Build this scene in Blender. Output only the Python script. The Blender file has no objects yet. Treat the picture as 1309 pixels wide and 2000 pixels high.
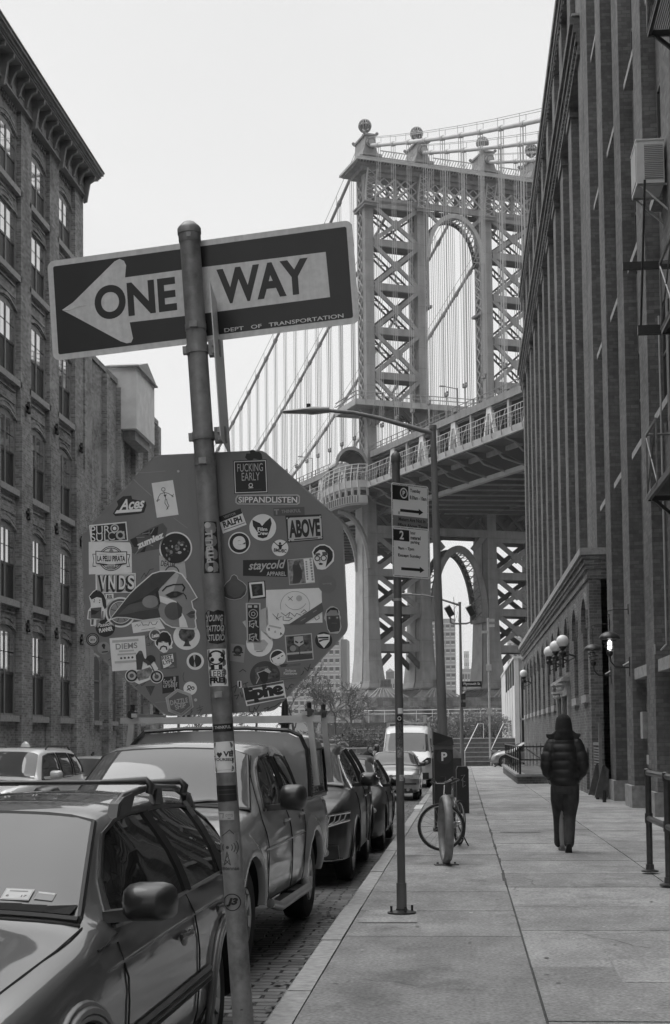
import bpy, bmesh, math, random
from math import sin, cos, pi, radians, sqrt, atan2, tan
from mathutils import Vector as V, Matrix
from mathutils.geometry import delaunay_2d_cdt
random.seed(7)
C = bpy.context.scene
COL = C.collection
# ---------------------------------------------------------------- camera
EYE = 1.60                     # above the pavement (z = 0)
F = 2778.0                     # focal length in px of the 1309 x 2000 frame
PITCH, ROLL, YAW = radians(3.24), radians(0.613), radians(5.10)
PCY = 1283.0                   # principal point (lens shift)
cam_d = bpy.data.cameras.new('camera'); cam = bpy.data.objects.new('camera', cam_d); COL.objects.link(cam)
R3 = Matrix.Rotation(YAW, 3, 'Z') @ Matrix.Rotation(pi/2 + PITCH, 3, 'X') @ Matrix.Rotation(-ROLL, 3, 'Z')
cam.matrix_world = Matrix.Translation((0, 0, EYE)) @ R3.to_4x4()
cam_d.sensor_fit = 'VERTICAL'; cam_d.sensor_height = 36.0; cam_d.sensor_width = 24.0
cam_d.lens = F / 2000 * 36.0
cam_d.shift_y = (PCY - 1000) / 2000.0
cam_d.clip_start = 0.1; cam_d.clip_end = 6000
C.camera = cam
C.render.resolution_x, C.render.resolution_y = 670, 1024
def ray(px, py):
    return (R3 @ V((px - 654.5, PCY - py, -F))).normalized()
def at(px, py, X=None, Y=None, Z=None):
    """where the line of sight through a measured point meets a plane of the street"""
    d = ray(px, py); o = V((0, 0, EYE))
    t = X / d.x if X is not None else Y / d.y if Y is not None else (Z - EYE) / d.z
    return o + d * t
# ---------------------------------------------------------------- world and light
C.view_settings.view_transform = 'Standard'; C.view_settings.look = 'None'
C.view_settings.exposure = 0.06; C.view_settings.gamma = 1.0
SUN_EL, SUN_AZ = radians(56), radians(-72)        # ahead and to the left, behind cloud
w = bpy.data.worlds.new('World'); C.world = w; w.use_nodes = True
nt = w.node_tree; bg = nt.nodes['Background']; bg.inputs[1].default_value = 0.10
sky = nt.nodes.new('ShaderNodeTexSky'); sky.sky_type = 'NISHITA'; sky.sun_disc = False
sky.sun_elevation = SUN_EL; sky.sun_rotation = SUN_AZ; sky.dust_density = 4; sky.air_density = 1.5
bw = nt.nodes.new('ShaderNodeRGBToBW'); nt.links.new(sky.outputs[0], bw.inputs[0])
mx = nt.nodes.new('ShaderNodeMix'); mx.data_type = 'FLOAT'
mx.inputs[0].default_value = 0.9; nt.links.new(bw.outputs[0], mx.inputs[2])
tc = nt.nodes.new('ShaderNodeTexCoord'); mp = nt.nodes.new('ShaderNodeMapping'); mp.inputs[3].default_value = (1, 1, 3.0)
nz = nt.nodes.new('ShaderNodeTexNoise'); nz.inputs['Scale'].default_value = 1.6; nz.inputs['Detail'].default_value = 4
nt.links.new(tc.outputs['Generated'], mp.inputs[0]); nt.links.new(mp.outputs[0], nz.inputs['Vector'])
mr = nt.nodes.new('ShaderNodeMapRange'); mr.inputs[1].default_value = .3; mr.inputs[2].default_value = .7
mr.inputs[3].default_value = 8.15; mr.inputs[4].default_value = 8.95       # cloud deck
nt.links.new(nz.outputs[0], mr.inputs[0])
# an overcast sky is brightest overhead: the cloud deck gains towards the zenith
sx = nt.nodes.new('ShaderNodeSeparateXYZ'); nt.links.new(tc.outputs['Generated'], sx.inputs[0])
zr = nt.nodes.new('ShaderNodeMapRange'); zr.interpolation_type = 'SMOOTHSTEP'; zr.inputs[1].default_value = .52; zr.inputs[2].default_value = .9
zr.inputs[3].default_value = 1.0; zr.inputs[4].default_value = 3.3; nt.links.new(sx.outputs[2], zr.inputs[0])
zm = nt.nodes.new('ShaderNodeMath'); zm.operation = 'MULTIPLY'; nt.links.new(mr.outputs[0], zm.inputs[0]); nt.links.new(zr.outputs[0], zm.inputs[1])
nt.links.new(zm.outputs[0], mx.inputs[3])
nt.links.new(mx.outputs[0], bg.inputs[0])
sd = bpy.data.lights.new('sun', 'SUN'); sd.energy = 1.2; sd.angle = radians(40); sd.color = (1, 1, 1)
sun = bpy.data.objects.new('sun', sd); COL.objects.link(sun)
sdir = V((sin(SUN_AZ) * cos(SUN_EL), cos(SUN_AZ) * cos(SUN_EL), sin(SUN_EL)))
sun.rotation_euler = (-sdir).to_track_quat('-Z', 'Y').to_euler()
C.cycles.max_bounces = 6; C.cycles.diffuse_bounces = 3; C.cycles.glossy_bounces = 3
C.cycles.transmission_bounces = 4; C.cycles.volume_bounces = 0; C.cycles.use_denoising = True
C.cycles.sample_clamp_indirect = 4
# ---------------------------------------------------------------- materials
def g3(v): return (v, v, v, 1)
class NT:
    def __init__(s, name):
        s.m = bpy.data.materials.new(name); s.m.use_nodes = True; s.t = s.m.node_tree
        s.b = s.t.nodes['Principled BSDF']
    def n(s, typ, **kw):
        nd = s.t.nodes.new('ShaderNode' + typ)
        for k, v in kw.items(): setattr(nd, k, v)
        return nd
    def l(s, a, b): s.t.links.new(a, b)
    def noise(s, scale, vec=None, detail=4, stretch=None, rough=.55):
        n = s.n('TexNoise'); n.inputs['Scale'].default_value = scale; n.inputs['Detail'].default_value = detail
        n.inputs['Roughness'].default_value = rough
        if vec is None: vec = s.obj()
        if stretch:
            m = s.n('Mapping'); m.inputs[3].default_value = stretch; s.l(vec, m.inputs[0]); vec = m.outputs[0]
        s.l(vec, n.inputs['Vector']); return n.outputs[0]
    def obj(s):
        if not hasattr(s, '_tc'): s._tc = s.n('TexCoord')
        return s._tc.outputs['Object']
    def rng(s, src, a, b, f0=.3, f1=.7):
        r = s.n('MapRange'); s.l(src, r.inputs[0]); r.inputs[1].default_value = f0; r.inputs[2].default_value = f1
        r.inputs[3].default_value = a; r.inputs[4].default_value = b; return r.outputs[0]
    def mul(s, a, b, op='MULTIPLY'):
        m = s.n('Math', operation=op)
        for i, x in enumerate((a, b)):
            if isinstance(x, (int, float)): m.inputs[i].default_value = x
            else: s.l(x, m.inputs[i])
        return m.outputs[0]
    def bump(s, h, dist=.01, st=.6):
        b = s.n('Bump'); b.inputs['Distance'].default_value = dist; b.inputs['Strength'].default_value = st
        s.l(h, b.inputs['Height']); s.l(b.outputs[0], s.b.inputs['Normal'])
_mc = {}
def mat(name, v=.5, r=.6, metal=0, var=.12, scale=6, bump=0, coat=0, emit=0, ior=None, stretch=None, spec=None, detail=4):
    if name in _mc: return _mc[name]
    q = NT(name); b = q.b
    b.inputs['Roughness'].default_value = r; b.inputs['Metallic'].default_value = metal
    if coat: b.inputs['Coat Weight'].default_value = coat; b.inputs['Coat Roughness'].default_value = .03
    if ior: b.inputs['IOR'].default_value = ior
    if spec is not None: b.inputs['Specular IOR Level'].default_value = spec
    if var:
        n = q.noise(scale, stretch=stretch, detail=detail)
        q.l(q.rng(n, v * (1 - var), v * (1 + var)), b.inputs['Base Color'])
        if bump: q.bump(n, bump)
    else: b.inputs['Base Color'].default_value = g3(v)
    if emit: b.inputs['Emission Color'].default_value = g3(1); b.inputs['Emission Strength'].default_value = emit
    _mc[name] = q.m; return q.m
def brickmat(name, v, mortar, bw=.2, bh=.067, ms=.012, var=.35, stain=.35, bump=.006, wash=0):
    if name in _mc: return _mc[name]
    q = NT(name); sp = q.n('SeparateXYZ'); q.l(q.obj(), sp.inputs[0])
    u = q.mul(sp.outputs[0], sp.outputs[1], 'ADD')
    cb = q.n('CombineXYZ'); q.l(u, cb.inputs[0]); q.l(sp.outputs[2], cb.inputs[1])
    br = q.n('TexBrick'); q.l(cb.outputs[0], br.inputs[0])
    br.inputs['Color1'].default_value = g3(v * (1 - var)); br.inputs['Color2'].default_value = g3(v * (1 + var))
    br.inputs['Mortar'].default_value = g3(mortar); br.inputs['Scale'].default_value = 1
    br.inputs['Brick Width'].default_value = bw; br.inputs['Row Height'].default_value = bh + ms
    br.inputs['Mortar Size'].default_value = ms / 2; br.inputs['Mortar Smooth'].default_value = .3
    n = q.noise(.7, detail=6); n2 = q.noise(9, detail=3)
    n3 = q.noise(1.0, stretch=(.9, .9, .12), detail=4)
    k = q.mul(q.mul(q.rng(n, 1 - stain, 1 + stain), q.rng(n2, .85, 1.15)), q.rng(n3, 1 - stain * .7, 1 + stain * .7))
    mm = q.n('Mix', data_type='RGBA', blend_type='MULTIPLY'); mm.inputs[0].default_value = 1
    q.l(br.outputs[0], mm.inputs[6]); q.l(k, mm.inputs[7]); out = mm.outputs[2]
    if wash:
        mm2 = q.n('Mix', data_type='RGBA'); mm2.inputs[7].default_value = g3(wash)
        q.l(q.rng(q.noise(.55, detail=8, rough=.7), 0, .75, .5, .62), mm2.inputs[0]); q.l(out, mm2.inputs[6]); out = mm2.outputs[2]
    q.l(out, q.b.inputs['Base Color']); q.b.inputs['Roughness'].default_value = .85
    q.b.inputs['Specular IOR Level'].default_value = .25
    q.bump(q.mul(br.outputs[1], -1), bump, .8)
    _mc[name] = q.m; return q.m
# ---------------------------------------------------------------- mesh builder
class MB:
    def __init__(s, m=None): s.v = []; s.f = []; s.k = []; s.mats = []; s.cur = m
    def mi(s, m):
        m = m or s.cur
        if m not in s.mats: s.mats.append(m)
        return s.mats.index(m)
    def add(s, vs, fs, m=None, M=None):
        o = len(s.v); i = s.mi(m)
        s.v += [tuple(M @ V(p)) if M is not None else tuple(p) for p in vs]
        s.f += [[o + a for a in f] for f in fs]; s.k += [i] * len(fs); return s
    def box(s, c, d, m=None, M=None, taper=1.0):
        x, y, z = c; a, b, h = d[0] / 2, d[1] / 2, d[2] / 2; t = taper
        vs = [(x-a, y-b, z-h), (x+a, y-b, z-h), (x+a, y+b, z-h), (x-a, y+b, z-h),
              (x-a*t, y-b*t, z+h), (x+a*t, y-b*t, z+h), (x+a*t, y+b*t, z+h), (x-a*t, y+b*t, z+h)]
        return s.add(vs, [(0,3,2,1),(4,5,6,7),(0,1,5,4),(1,2,6,5),(2,3,7,6),(3,0,4,7)], m, M)
    def bb(s, x0, x1, y0, y1, z0, z1, m=None, M=None):
        return s.box(((x0+x1)/2, (y0+y1)/2, (z0+z1)/2), (x1-x0, y1-y0, z1-z0), m, M)
    def beam(s, p0, p1, wd, h, m=None, up=(0, 0, 1), M=None):
        p0, p1 = V(p0), V(p1); d = (p1 - p0).normalized(); u = V(up)
        if abs(d.dot(u)) > .99: u = V((0, 1, 0)) if abs(d.y) < .9 else V((1, 0, 0))
        r = d.cross(u).normalized(); u = r.cross(d).normalized(); r *= wd / 2; u *= h / 2
        vs = [p0-r-u, p0+r-u, p0+r+u, p0-r+u, p1-r-u, p1+r-u, p1+r+u, p1-r+u]
        return s.add(vs, [(0,3,2,1),(4,5,6,7),(0,1,5,4),(1,2,6,5),(2,3,7,6),(3,0,4,7)], m, M)
    def tube(s, pts, r, m=None, n=8, M=None, cap=True):
        pts = [V(p) for p in pts]; N = len(pts)
        rr = r if isinstance(r, (list, tuple)) else [r] * N
        vs = []; fs = []; prev = None
        for i, p in enumerate(pts):
            d = (pts[min(i+1, N-1)] - pts[max(i-1, 0)]).normalized()
            if prev is None:
                a = V((0, 0, 1)) if abs(d.z) < .9 else V((1, 0, 0)); prev = d.cross(a).normalized()
            e = (prev - d * prev.dot(d)).normalized(); prev = e; g = d.cross(e)
            for j in range(n):
                t = 2 * pi * j / n; vs.append(p + (e * cos(t) + g * sin(t)) * rr[i])
        for i in range(N - 1):
            for j in range(n):
                a = i * n + j; b = i * n + (j + 1) % n; fs.append((a, b, b + n, a + n))
        if cap: fs.append(tuple(range(n))[::-1]); fs.append(tuple((N-1)*n + j for j in range(n)))
        return s.add(vs, fs, m, M)
    def lathe(s, prof, m=None, n=24, M=None, c=(0, 0, 0)):
        vs = []; fs = []; N = len(prof)
        for (r, z) in prof:
            for j in range(n):
                t = 2 * pi * j / n; vs.append((c[0] + r * cos(t), c[1] + r * sin(t), c[2] + z))
        for i in range(N - 1):
            for j in range(n):
                a = i*n + j; b = i*n + (j+1) % n; fs.append((a, b, b+n, a+n))
        fs.append(tuple(range(n))[::-1]); fs.append(tuple((N-1)*n + j for j in range(n)))
        return s.add(vs, fs, m, M)
    def ball(s, c, r, m=None, n=16, M=None, sc=(1, 1, 1)):
        k = n // 2; vs = []; fs = []
        vs.append((c[0], c[1], c[2] - r * sc[2]))
        for i in range(1, k):
            a = -pi/2 + pi * i / k
            for j in range(n):
                t = 2*pi*j/n; vs.append((c[0]+r*sc[0]*cos(a)*cos(t), c[1]+r*sc[1]*cos(a)*sin(t), c[2]+r*sc[2]*sin(a)))
        vs.append((c[0], c[1], c[2] + r * sc[2])); L = len(vs) - 1
        for j in range(n): fs.append((0, 1 + (j+1) % n, 1 + j)); fs.append((L, L - n + j, L - n + (j+1) % n))
        for i in range(k - 2):
            for j in range(n):
                a = 1 + i*n + j; b = 1 + i*n + (j+1) % n; fs.append((a, b, b+n, a+n))
        return s.add(vs, fs, m, M)
    def prism(s, poly, d0, d1, m=None, M=None):
        """poly in (x, z), extruded along y from d0 to d1"""
        n = len(poly); vs = [(x, d0, z) for x, z in poly] + [(x, d1, z) for x, z in poly]
        ar = sum(poly[i][0]*poly[(i+1)%n][1] - poly[(i+1)%n][0]*poly[i][1] for i in range(n))
        A = list(range(n)); B = [n + i for i in A]
        if ar < 0: fs = [A[::-1], B]
        else: fs = [A, B[::-1]]
        for i in range(n):
            j = (i+1) % n; q = (i, n+i, n+j, j)
            fs.append(q if ar > 0 else q[::-1])
        return s.add(vs, fs, m, M)
    def build(s, name, parent=None, smooth=None, sub=0, bevel=0):
        me = bpy.data.meshes.new(name); me.from_pydata(s.v, [], s.f); me.update()
        for m in s.mats or [s.cur]: me.materials.append(m)
        if s.k and len(s.mats) > 1: me.polygons.foreach_set('material_index', s.k)
        o = bpy.data.objects.new(name, me); COL.objects.link(o)
        if parent is not None: o.parent = parent
        if smooth is not None:
            me.polygons.foreach_set('use_smooth', [True] * len(me.polygons)); me.set_sharp_from_angle(angle=radians(smooth))
        if bevel:
            b = o.modifiers.new('bevel', 'BEVEL'); b.width = bevel; b.segments = 2; b.limit_method = 'ANGLE'
        if sub: q = o.modifiers.new('sub', 'SUBSURF'); q.levels = sub; q.render_levels = sub
        return o
def tag(o, label=None, cat=None, group=None, kind=None):
    if label: o['label'] = label
    if cat: o['category'] = cat
    if group: o['group'] = group
    if kind: o['kind'] = kind
    return o
def thing(name, label, cat, loc=(0, 0, 0), rz=0, group=None, kind=None):
    o = bpy.data.objects.new(name, None); COL.objects.link(o); o.location = loc; o.rotation_euler.z = rz
    o.empty_display_size = .3
    return tag(o, label, cat, group, kind)
def copy_tree(o, parent=None):
    c = o.copy(); COL.objects.link(c)
    if parent is not None: c.parent = parent
    for ch in list(o.children): copy_tree(ch, c)
    return c
_tx = {}
def textmesh(s, bold=0.0, shear=0.0):
    k = (s, bold, shear)
    if k in _tx: return _tx[k]
    cu = bpy.data.curves.new('t', 'FONT'); cu.body = s; cu.size = 1; cu.offset = bold; cu.shear = shear; cu.align_x = 'CENTER'
    cu.resolution_u = 8 if len(s) < 6 else 3; cu.space_line = .95
    o = bpy.data.objects.new('t', cu); COL.objects.link(o)
    bpy.context.view_layer.update()
    me = o.evaluated_get(bpy.context.evaluated_depsgraph_get()).to_mesh()
    vs = [tuple(v.co) for v in me.vertices]; fs = [tuple(p.vertices) for p in me.polygons]
    bpy.data.objects.remove(o); bpy.data.curves.remove(cu)
    xs = [v[0] for v in vs]; ys = [v[1] for v in vs]
    cx, cy = (min(xs)+max(xs))/2, (min(ys)+max(ys))/2
    _tx[k] = ([(v[0]-cx, v[1]-cy, 0) for v in vs], fs, max(xs)-min(xs), max(ys)-min(ys)); return _tx[k]
def put_text(mb, s, M, wd, ht=None, m=None, bold=.01, shear=0, off=0):
    """lay text in the x,y plane of M, fitted to wd (and ht)"""
    vs, fs, tw, th = textmesh(s, bold, shear); kx = wd / tw; ky = ht / th if ht else kx
    mb.add([(x*kx, y*ky, off) for x, y, _ in vs], fs, m, M)
def gz(y): return -.004 * max(0.0, y - 12)       # the street falls gently to the river
# ================================================================ ground
M_asph = mat('asphalt', .10, .8, var=.25, scale=3, bump=.01)
M_dirt = mat('dirt', .12, .95, var=.4, scale=3)
M_gran = mat('granite', .33, .75, var=.25, scale=14, bump=.004)
def slabmat(name, v, r=.8):
    q = NT(name)
    a = q.noise(1.3, detail=10, rough=.72); b = q.noise(38, detail=4); c = q.noise(.35, detail=3)
    st = q.noise(2.2, detail=6, stretch=(1, .35, 1), rough=.7)
    k = q.mul(q.mul(q.rng(a, v*.80, v*1.18), q.rng(b, .72, 1.24, .35, .65)), q.mul(q.rng(c, .88, 1.1), q.rng(st, .86, 1.08, .42, .6)))
    vo = q.n('TexVoronoi'); vo.inputs['Scale'].default_value = 1.6; q.l(q.obj(), vo.inputs['Vector'])
    spot = q.rng(vo.outputs['Distance'], .45, 1, .03, .045)          # gum spots
    k = q.mul(k, spot)
    v2 = q.n('TexVoronoi'); v2.feature = 'DISTANCE_TO_EDGE'; v2.inputs['Scale'].default_value = .55
    wv = q.n('Mix', data_type='VECTOR'); nv = q.n('TexNoise'); nv.inputs['Scale'].default_value = 2.2; nv.inputs['Detail'].default_value = 6; q.l(q.obj(), nv.inputs['Vector'])
    wv.inputs[0].default_value = .22; q.l(q.obj(), wv.inputs[4]); q.l(nv.outputs['Color'], wv.inputs[5]); q.l(wv.outputs[1], v2.inputs['Vector'])
    crk = q.rng(v2.outputs['Distance'], .55, 1, .0, .006); gate = q.rng(q.noise(.5, detail=2), 0, 1, .55, .6)          # hairline cracks here and there
    mk = q.n('Mix', data_type='FLOAT'); q.l(gate, mk.inputs[0]); mk.inputs[2].default_value = 1; q.l(crk, mk.inputs[3])
    blot = q.rng(q.noise(.9, detail=9, rough=.72), .72, 1.0, .36, .46)
    k = q.mul(q.mul(k, mk.outputs[0]), blot)
    q.l(k, q.b.inputs['Base Color']); q.b.inputs['Roughness'].default_value = r; q.b.inputs['Specular IOR Level'].default_value = .3
    q.bump(b, .004, .6); return q.m
SL = [slabmat('pavement_slab_a', .245), slabmat('pavement_slab_b', .27), slabmat('pavement_slab_c', .295)]
SR = [slabmat('pavement_worn_a', .27), slabmat('pavement_worn_b', .30), slabmat('pavement_worn_c', .33)]
M_gap = mat('joint_dirt', .075, .95, var=.3, scale=10)
def cobblemat():
    q = NT('cobble'); sp = q.n('SeparateXYZ'); q.l(q.obj(), sp.inputs[0])
    n0 = q.n('TexNoise'); n0.inputs['Scale'].default_value = 3; q.l(q.obj(), n0.inputs['Vector'])
    cb = q.n('CombineXYZ')
    q.l(q.mul(sp.outputs[0], q.mul(n0.outputs[0], .10), 'ADD'), cb.inputs[0]); q.l(q.mul(sp.outputs[1], q.mul(n0.outputs[0], .06), 'ADD'), cb.inputs[1])
    br = q.n('TexBrick'); q.l(cb.outputs[0], br.inputs[0])
    br.inputs['Color1'].default_value = g3(.10); br.inputs['Color2'].default_value = g3(.20); br.inputs['Mortar'].default_value = g3(.022)
    br.inputs['Scale'].default_value = 1; br.inputs['Brick Width'].default_value = .27; br.inputs['Row Height'].default_value = .13
    br.inputs['Mortar Size'].default_value = .014; br.inputs['Mortar Smooth'].default_value = .8
    mm = q.n('Mix', data_type='RGBA', blend_type='MULTIPLY'); mm.inputs[0].default_value = 1
    q.l(br.outputs[0], mm.inputs[6]); q.l(q.rng(q.noise(1.2, detail=7, rough=.7), .45, 1.25), mm.inputs[7])
    q.l(mm.outputs[2], q.b.inputs['Base Color']); q.b.inputs['Roughness'].default_value = .55
    q.bump(q.mul(q.mul(br.outputs[1], -1), q.mul(q.noise(9), .5), 'ADD'), .03, 1); return q.m
M_cob = cobblemat()
def sheet(name, x0, x1, ys, dz, m, kind='structure'):
    mb = MB(m); vs = []
    for y in ys: vs += [(x0, y, gz(y) + dz), (x1, y, gz(y) + dz)]
    mb.add(vs, [(2*i, 2*i+1, 2*i+3, 2*i+2) for i in range(len(ys)-1)])
    return tag(mb.build(name), kind=kind)
KX0, KX1, JX = -1.155, -.985, .444
LX, RX = -14.0, 3.9
YS = [-40, 12, 40, 70, 92]
GE = gz(92)
g = MB(M_dirt); 
def flatg(x0, x1, y0, y1, z): g.add([(x0,y0,z),(x1,y0,z),(x1,y1,z),(x0,y1,z)], [(0,1,2,3)])
flatg(-3000, 3000, -1500, 4500, GE - .75)
tag(g.build('ground'), kind='structure')
sheet('road', -9.75, KX0 - .005, YS, -.17, M_cob)
# plaza beyond the buildings
pz = MB(M_asph); pz.bb(-60, 60, 92.01, 260, GE - .6, GE - .02); 
tag(pz.build('plaza'), kind='structure')
sb = MB(M_gap)
for a, b in zip(YS[:-1], YS[1:]):
    sb.add([(KX1, a, gz(a)-.02), (40, a, gz(a)-.02), (40, b, gz(b)-.02), (KX1, b, gz(b)-.02)], [(0,1,2,3)])
rs = random.Random(3)
def slabs(x0, x1, y0, y1, pitch, mats, gap=.014, offs=0):
    y = y0
    while y < y1:
        L = pitch * rs.uniform(.85, 1.12); e = min(y + L, y1); dz = rs.uniform(-.002, .003)
        m = rs.choice(mats); a, b = y + gap/2, e - gap/2
        if b - a > .05:
            sb.add([(x0,a,gz(a)+dz),(x1,a,gz(a)+dz),(x1,b,gz(b)+dz),(x0,b,gz(b)+dz),
                (x0,a,gz(a)-.03),(x1,a,gz(a)-.03),(x1,b,gz(b)-.03),(x0,b,gz(b)-.03)],
                [(0,1,2,3),(4,5,1,0),(7,3,2,6),(4,0,3,7),(5,6,2,1)], m)
        y = e
slabs(KX1 + .012, JX - .008, -12, 91, 1.72, SL)
slabs(JX + .008, 2.15, -12, 40, 1.75, SR, .018)
slabs(2.165, 4.3, -12, 34, 1.2, SR, .014)
slabs(2.165, 4.3, 34, 91, 2.2, SR, .014)
slabs(JX + .008, 2.15, 40, 91, 2.6, SR)
slabs(4.31, 38, 84, 91.9, 3, SR)
# lumpy tar in the long crack between the two strips
for i in range(60):
    y = rs.uniform(15, 45); x = JX + rs.uniform(-.012, .012); L = rs.uniform(.15, .9); wd = rs.uniform(.008, .02)
    sb.add([(x-wd, y, gz(y)+.004), (x+wd*.4, y-.03, gz(y)+.004), (x+wd, y+L, gz(y)+.004), (x-wd*.5, y+L+.04, gz(y)+.004)], [(0,1,2,3)], M_gap)
for (x0_, x1_, y0_, y1_, m_) in ((-.93, -.42, 12.35, 13.3, SR[2]), (-.9, -.3, 19.6, 20.3, SR[1]), (.6, 1.3, 24.5, 25.4, SL[0]), (2.3, 3.4, 15.2, 16.1, SL[1]), (1.0, 2.05, 9.4, 10.9, SR[2]), (-.5, .3, 30.0, 31.2, SR[2])):      # repaired patches
    sb.add([(x0_,y0_,gz(y0_)+.005),(x1_,y0_+.02,gz(y0_)+.005),(x1_-.03,y1_,gz(y1_)+.005),(x0_+.02,y1_-.03,gz(y1_)+.005)], [(0,1,2,3)], m_)
M_gum = mat('gum_spot', .12, .7, var=.2); M_gum2 = mat('pale_spot', .5, .7, var=.1)
for i in range(150):                               # trodden gum, paint drips and scraps
    y = rs.uniform(6, 40); x = rs.uniform(-.95, 3.6); s_ = rs.uniform(.008, .024); a0 = rs.uniform(0, 6)
    sb.add([(x+s_*cos(a0+t*1.05)*rs.uniform(.7,1.2), y+s_*1.2*sin(a0+t*1.05), gz(y)+.0065) for t in range(6)], [(0,1,2,3,4,5)], M_gum if i % 4 else M_gum2)
tag(sb.build('pavement'), kind='structure')
kb = MB(M_gran); y = -12
while y < 91:
    L = rs.uniform(1.4, 2.4); dx = rs.uniform(-.006, .006); dz = rs.uniform(-.004, .006)
    a, b = y + .006, min(y + L, 91.5) - .006
    vs = []
    for yy in (a, b):
        vs += [(KX0+dx-.015, yy, gz(yy)-.4), (KX1, yy, gz(yy)-.4), (KX1, yy, gz(yy)+dz), (KX0+dx+.02, yy, gz(yy)+dz), (KX0+dx, yy, gz(yy)-.02+dz)]
    kb.add(vs, [(0,1,2,3,4)[::-1], (5,6,7,8,9), (0,5,9,4)[::-1], (4,9,8,3)[::-1], (3,8,7,2)[::-1], (2,7,6,1)[::-1]]); y += L
kb.add([(-1.17, 33.2, gz(33)+.010), (-.99, 33.2, gz(33)+.010), (-.99, 35.2, gz(35)+.010), (-1.17, 35.2, gz(35)+.010)], [(0,1,2,3)], mat('kerb_white', .62, .7, var=.15, scale=8))
tag(kb.build('kerb'), kind='structure')
fb = MB(SR[0])
for a, b in zip(YS[:-1], YS[1:]):
    fb.add([(-14.3,a,gz(a)),(-9.75,a,gz(a)),(-9.75,b,gz(b)),(-14.3,b,gz(b)),(-9.75,a,gz(a)-.3),(-9.75,b,gz(b)-.3)], [(0,1,2,3),(1,4,5,2)])
tag(fb.build('far_pavement'), kind='structure')
# litter and dead leaves in the gutter
lf = MB(mat('dead_leaf', .09, .8, var=.4, scale=30)); rl = random.Random(5)
for i in range(420):
    y = rl.uniform(5, 40); x = KX0 - abs(rl.gauss(.02, .28)) - .02; s_ = rl.uniform(.012, .045); a = rl.uniform(0, 6.3); z = gz(y) - .164
    p = [(x + s_*cos(a+t)*(1 if k % 2 else .6), y + s_*sin(a+t)*1.2, z + rl.uniform(0, .02)) for k, t in enumerate((0, 1.3, 2.6, 4.2))]
    lf.add(p, [(0,1,2,3)])
tag(lf.build('leaf_litter'), 'dead leaves and grit in the gutter by the kerb', 'leaf litter', kind='stuff')

# ================================================================ brick warehouse on the right
M_brR = brickmat('brick_right', .125, .10, .24, .075, .014, var=.22, stain=.22)
M_brA = brickmat('brick_annex', .12, .18, .22, .07, .014, var=.3, stain=.3)
M_brL = brickmat('brick_left', .22, .32, .2, .064, .012, var=.32, stain=.25)
M_brL2 = brickmat('brick_left_old', .21, .33, .2, .064, .014, var=.4, stain=.3, wash=.34)
M_stone = mat('brownstone', .26, .8, var=.25, scale=7, bump=.006)
M_stone2 = mat('pale_stone', .29, .8, var=.22, scale=7, bump=.006)
M_frame = mat('window_paint', .20, .5, var=.1)
M_framed = mat('window_paint_dark', .035, .4, var=.1)
M_glass = mat('window_glass', .012, .015, var=0, ior=2.6)
M_black = mat('black_iron', .018, .45, var=.25, scale=20, bump=.002)
M_void = mat('dark_interior', .006, .9, var=0)
rw = thing('brick_warehouse', 'tall dark brick warehouse with long piers running down the right side of the street', 'building')
mb = MB(M_brR)
TOP = 31.0
mb.bb(4.20, 5.2, -30, 85, -1, 23.2)                # wall panel behind the piers
mb.bb(4.20, 5.2, -30, 42.9, 23.2, TOP)
mb.bb(5.2, 20, -30, 85, -1, 28.5)
piers = [(46.8 + 4.05 * k, 48.1 + 4.05 * k) for k in range(0, 10)]
for i, (a, b) in enumerate(piers): mb.bb(RX, 4.2, a, b + (.2 if i == 9 else 0), -1, 22.4)
near = [(42.30, 43.9), (40.85, 42.24)] + [(37.1 - 3.9 * k, 38.4 - 3.9 * k) for k in range(0, 16)]
for a, b in near: mb.bb(RX, 4.2, a, b, -1, TOP)
# granite blocks under the near piers
for a, b in near[1:12]: mb.bb(RX - .07, 4.19, a - .05, b + .05, -.5, .42, M_stone)
# arched heads of the near bays at ground floor
mb.build('wall', rw)
cn = MB(M_brR)
for k, (z0, z1, p) in enumerate(((22.4, 22.55, .10), (22.55, 22.8, .06), (22.8, 22.95, .14), (22.95, 23.1, .12), (23.1, 23.35, .2), (23.35, 23.6, .3))):
    cn.bb(RX - p, 4.19, 42.95, 85.4 + p, z0, z1)
cn.bb(RX - .24, 4.0, 42.9, 85.6, 23.603, 23.68, M_stone)
y = 43.2
while y < 85: cn.bb(RX - .17, RX - .05, y, y + .16, 22.56, 22.79); y += .36
for i, (a, b) in enumerate(piers): cn.bb(RX - .06, 4.2, a - .12, b + .12, 22.1, 22.397)
cn.build('cornice', rw)
atc = MB(M_brR)
atc.bb(4.15, 5.2, 42.95, 85, 23.7, 28.2)
for (a, b) in piers + [(43.6, 44.9)]:
    atc.bb(RX + .05, 4.15, a, b, 23.69, 27.4)
for (z0, z1, p) in ((27.4, 27.7, .0), (27.7, 28.0, .10), (28.0, 28.3, .18), (28.3, 28.6, .1)): atc.bb(RX + .04 - p, 5.2, 42.96, 85.2, z0, z1)
y = 43.2
while y < 85: atc.bb(RX - .02, RX + .06, y, y + .18, 27.42, 27.69); y += .42
atc.build('attic', rw)
st = MB(M_stone)
flo = [3.05, 7.9, 12.25, 16.6, 20.95, 25.3]
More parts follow.
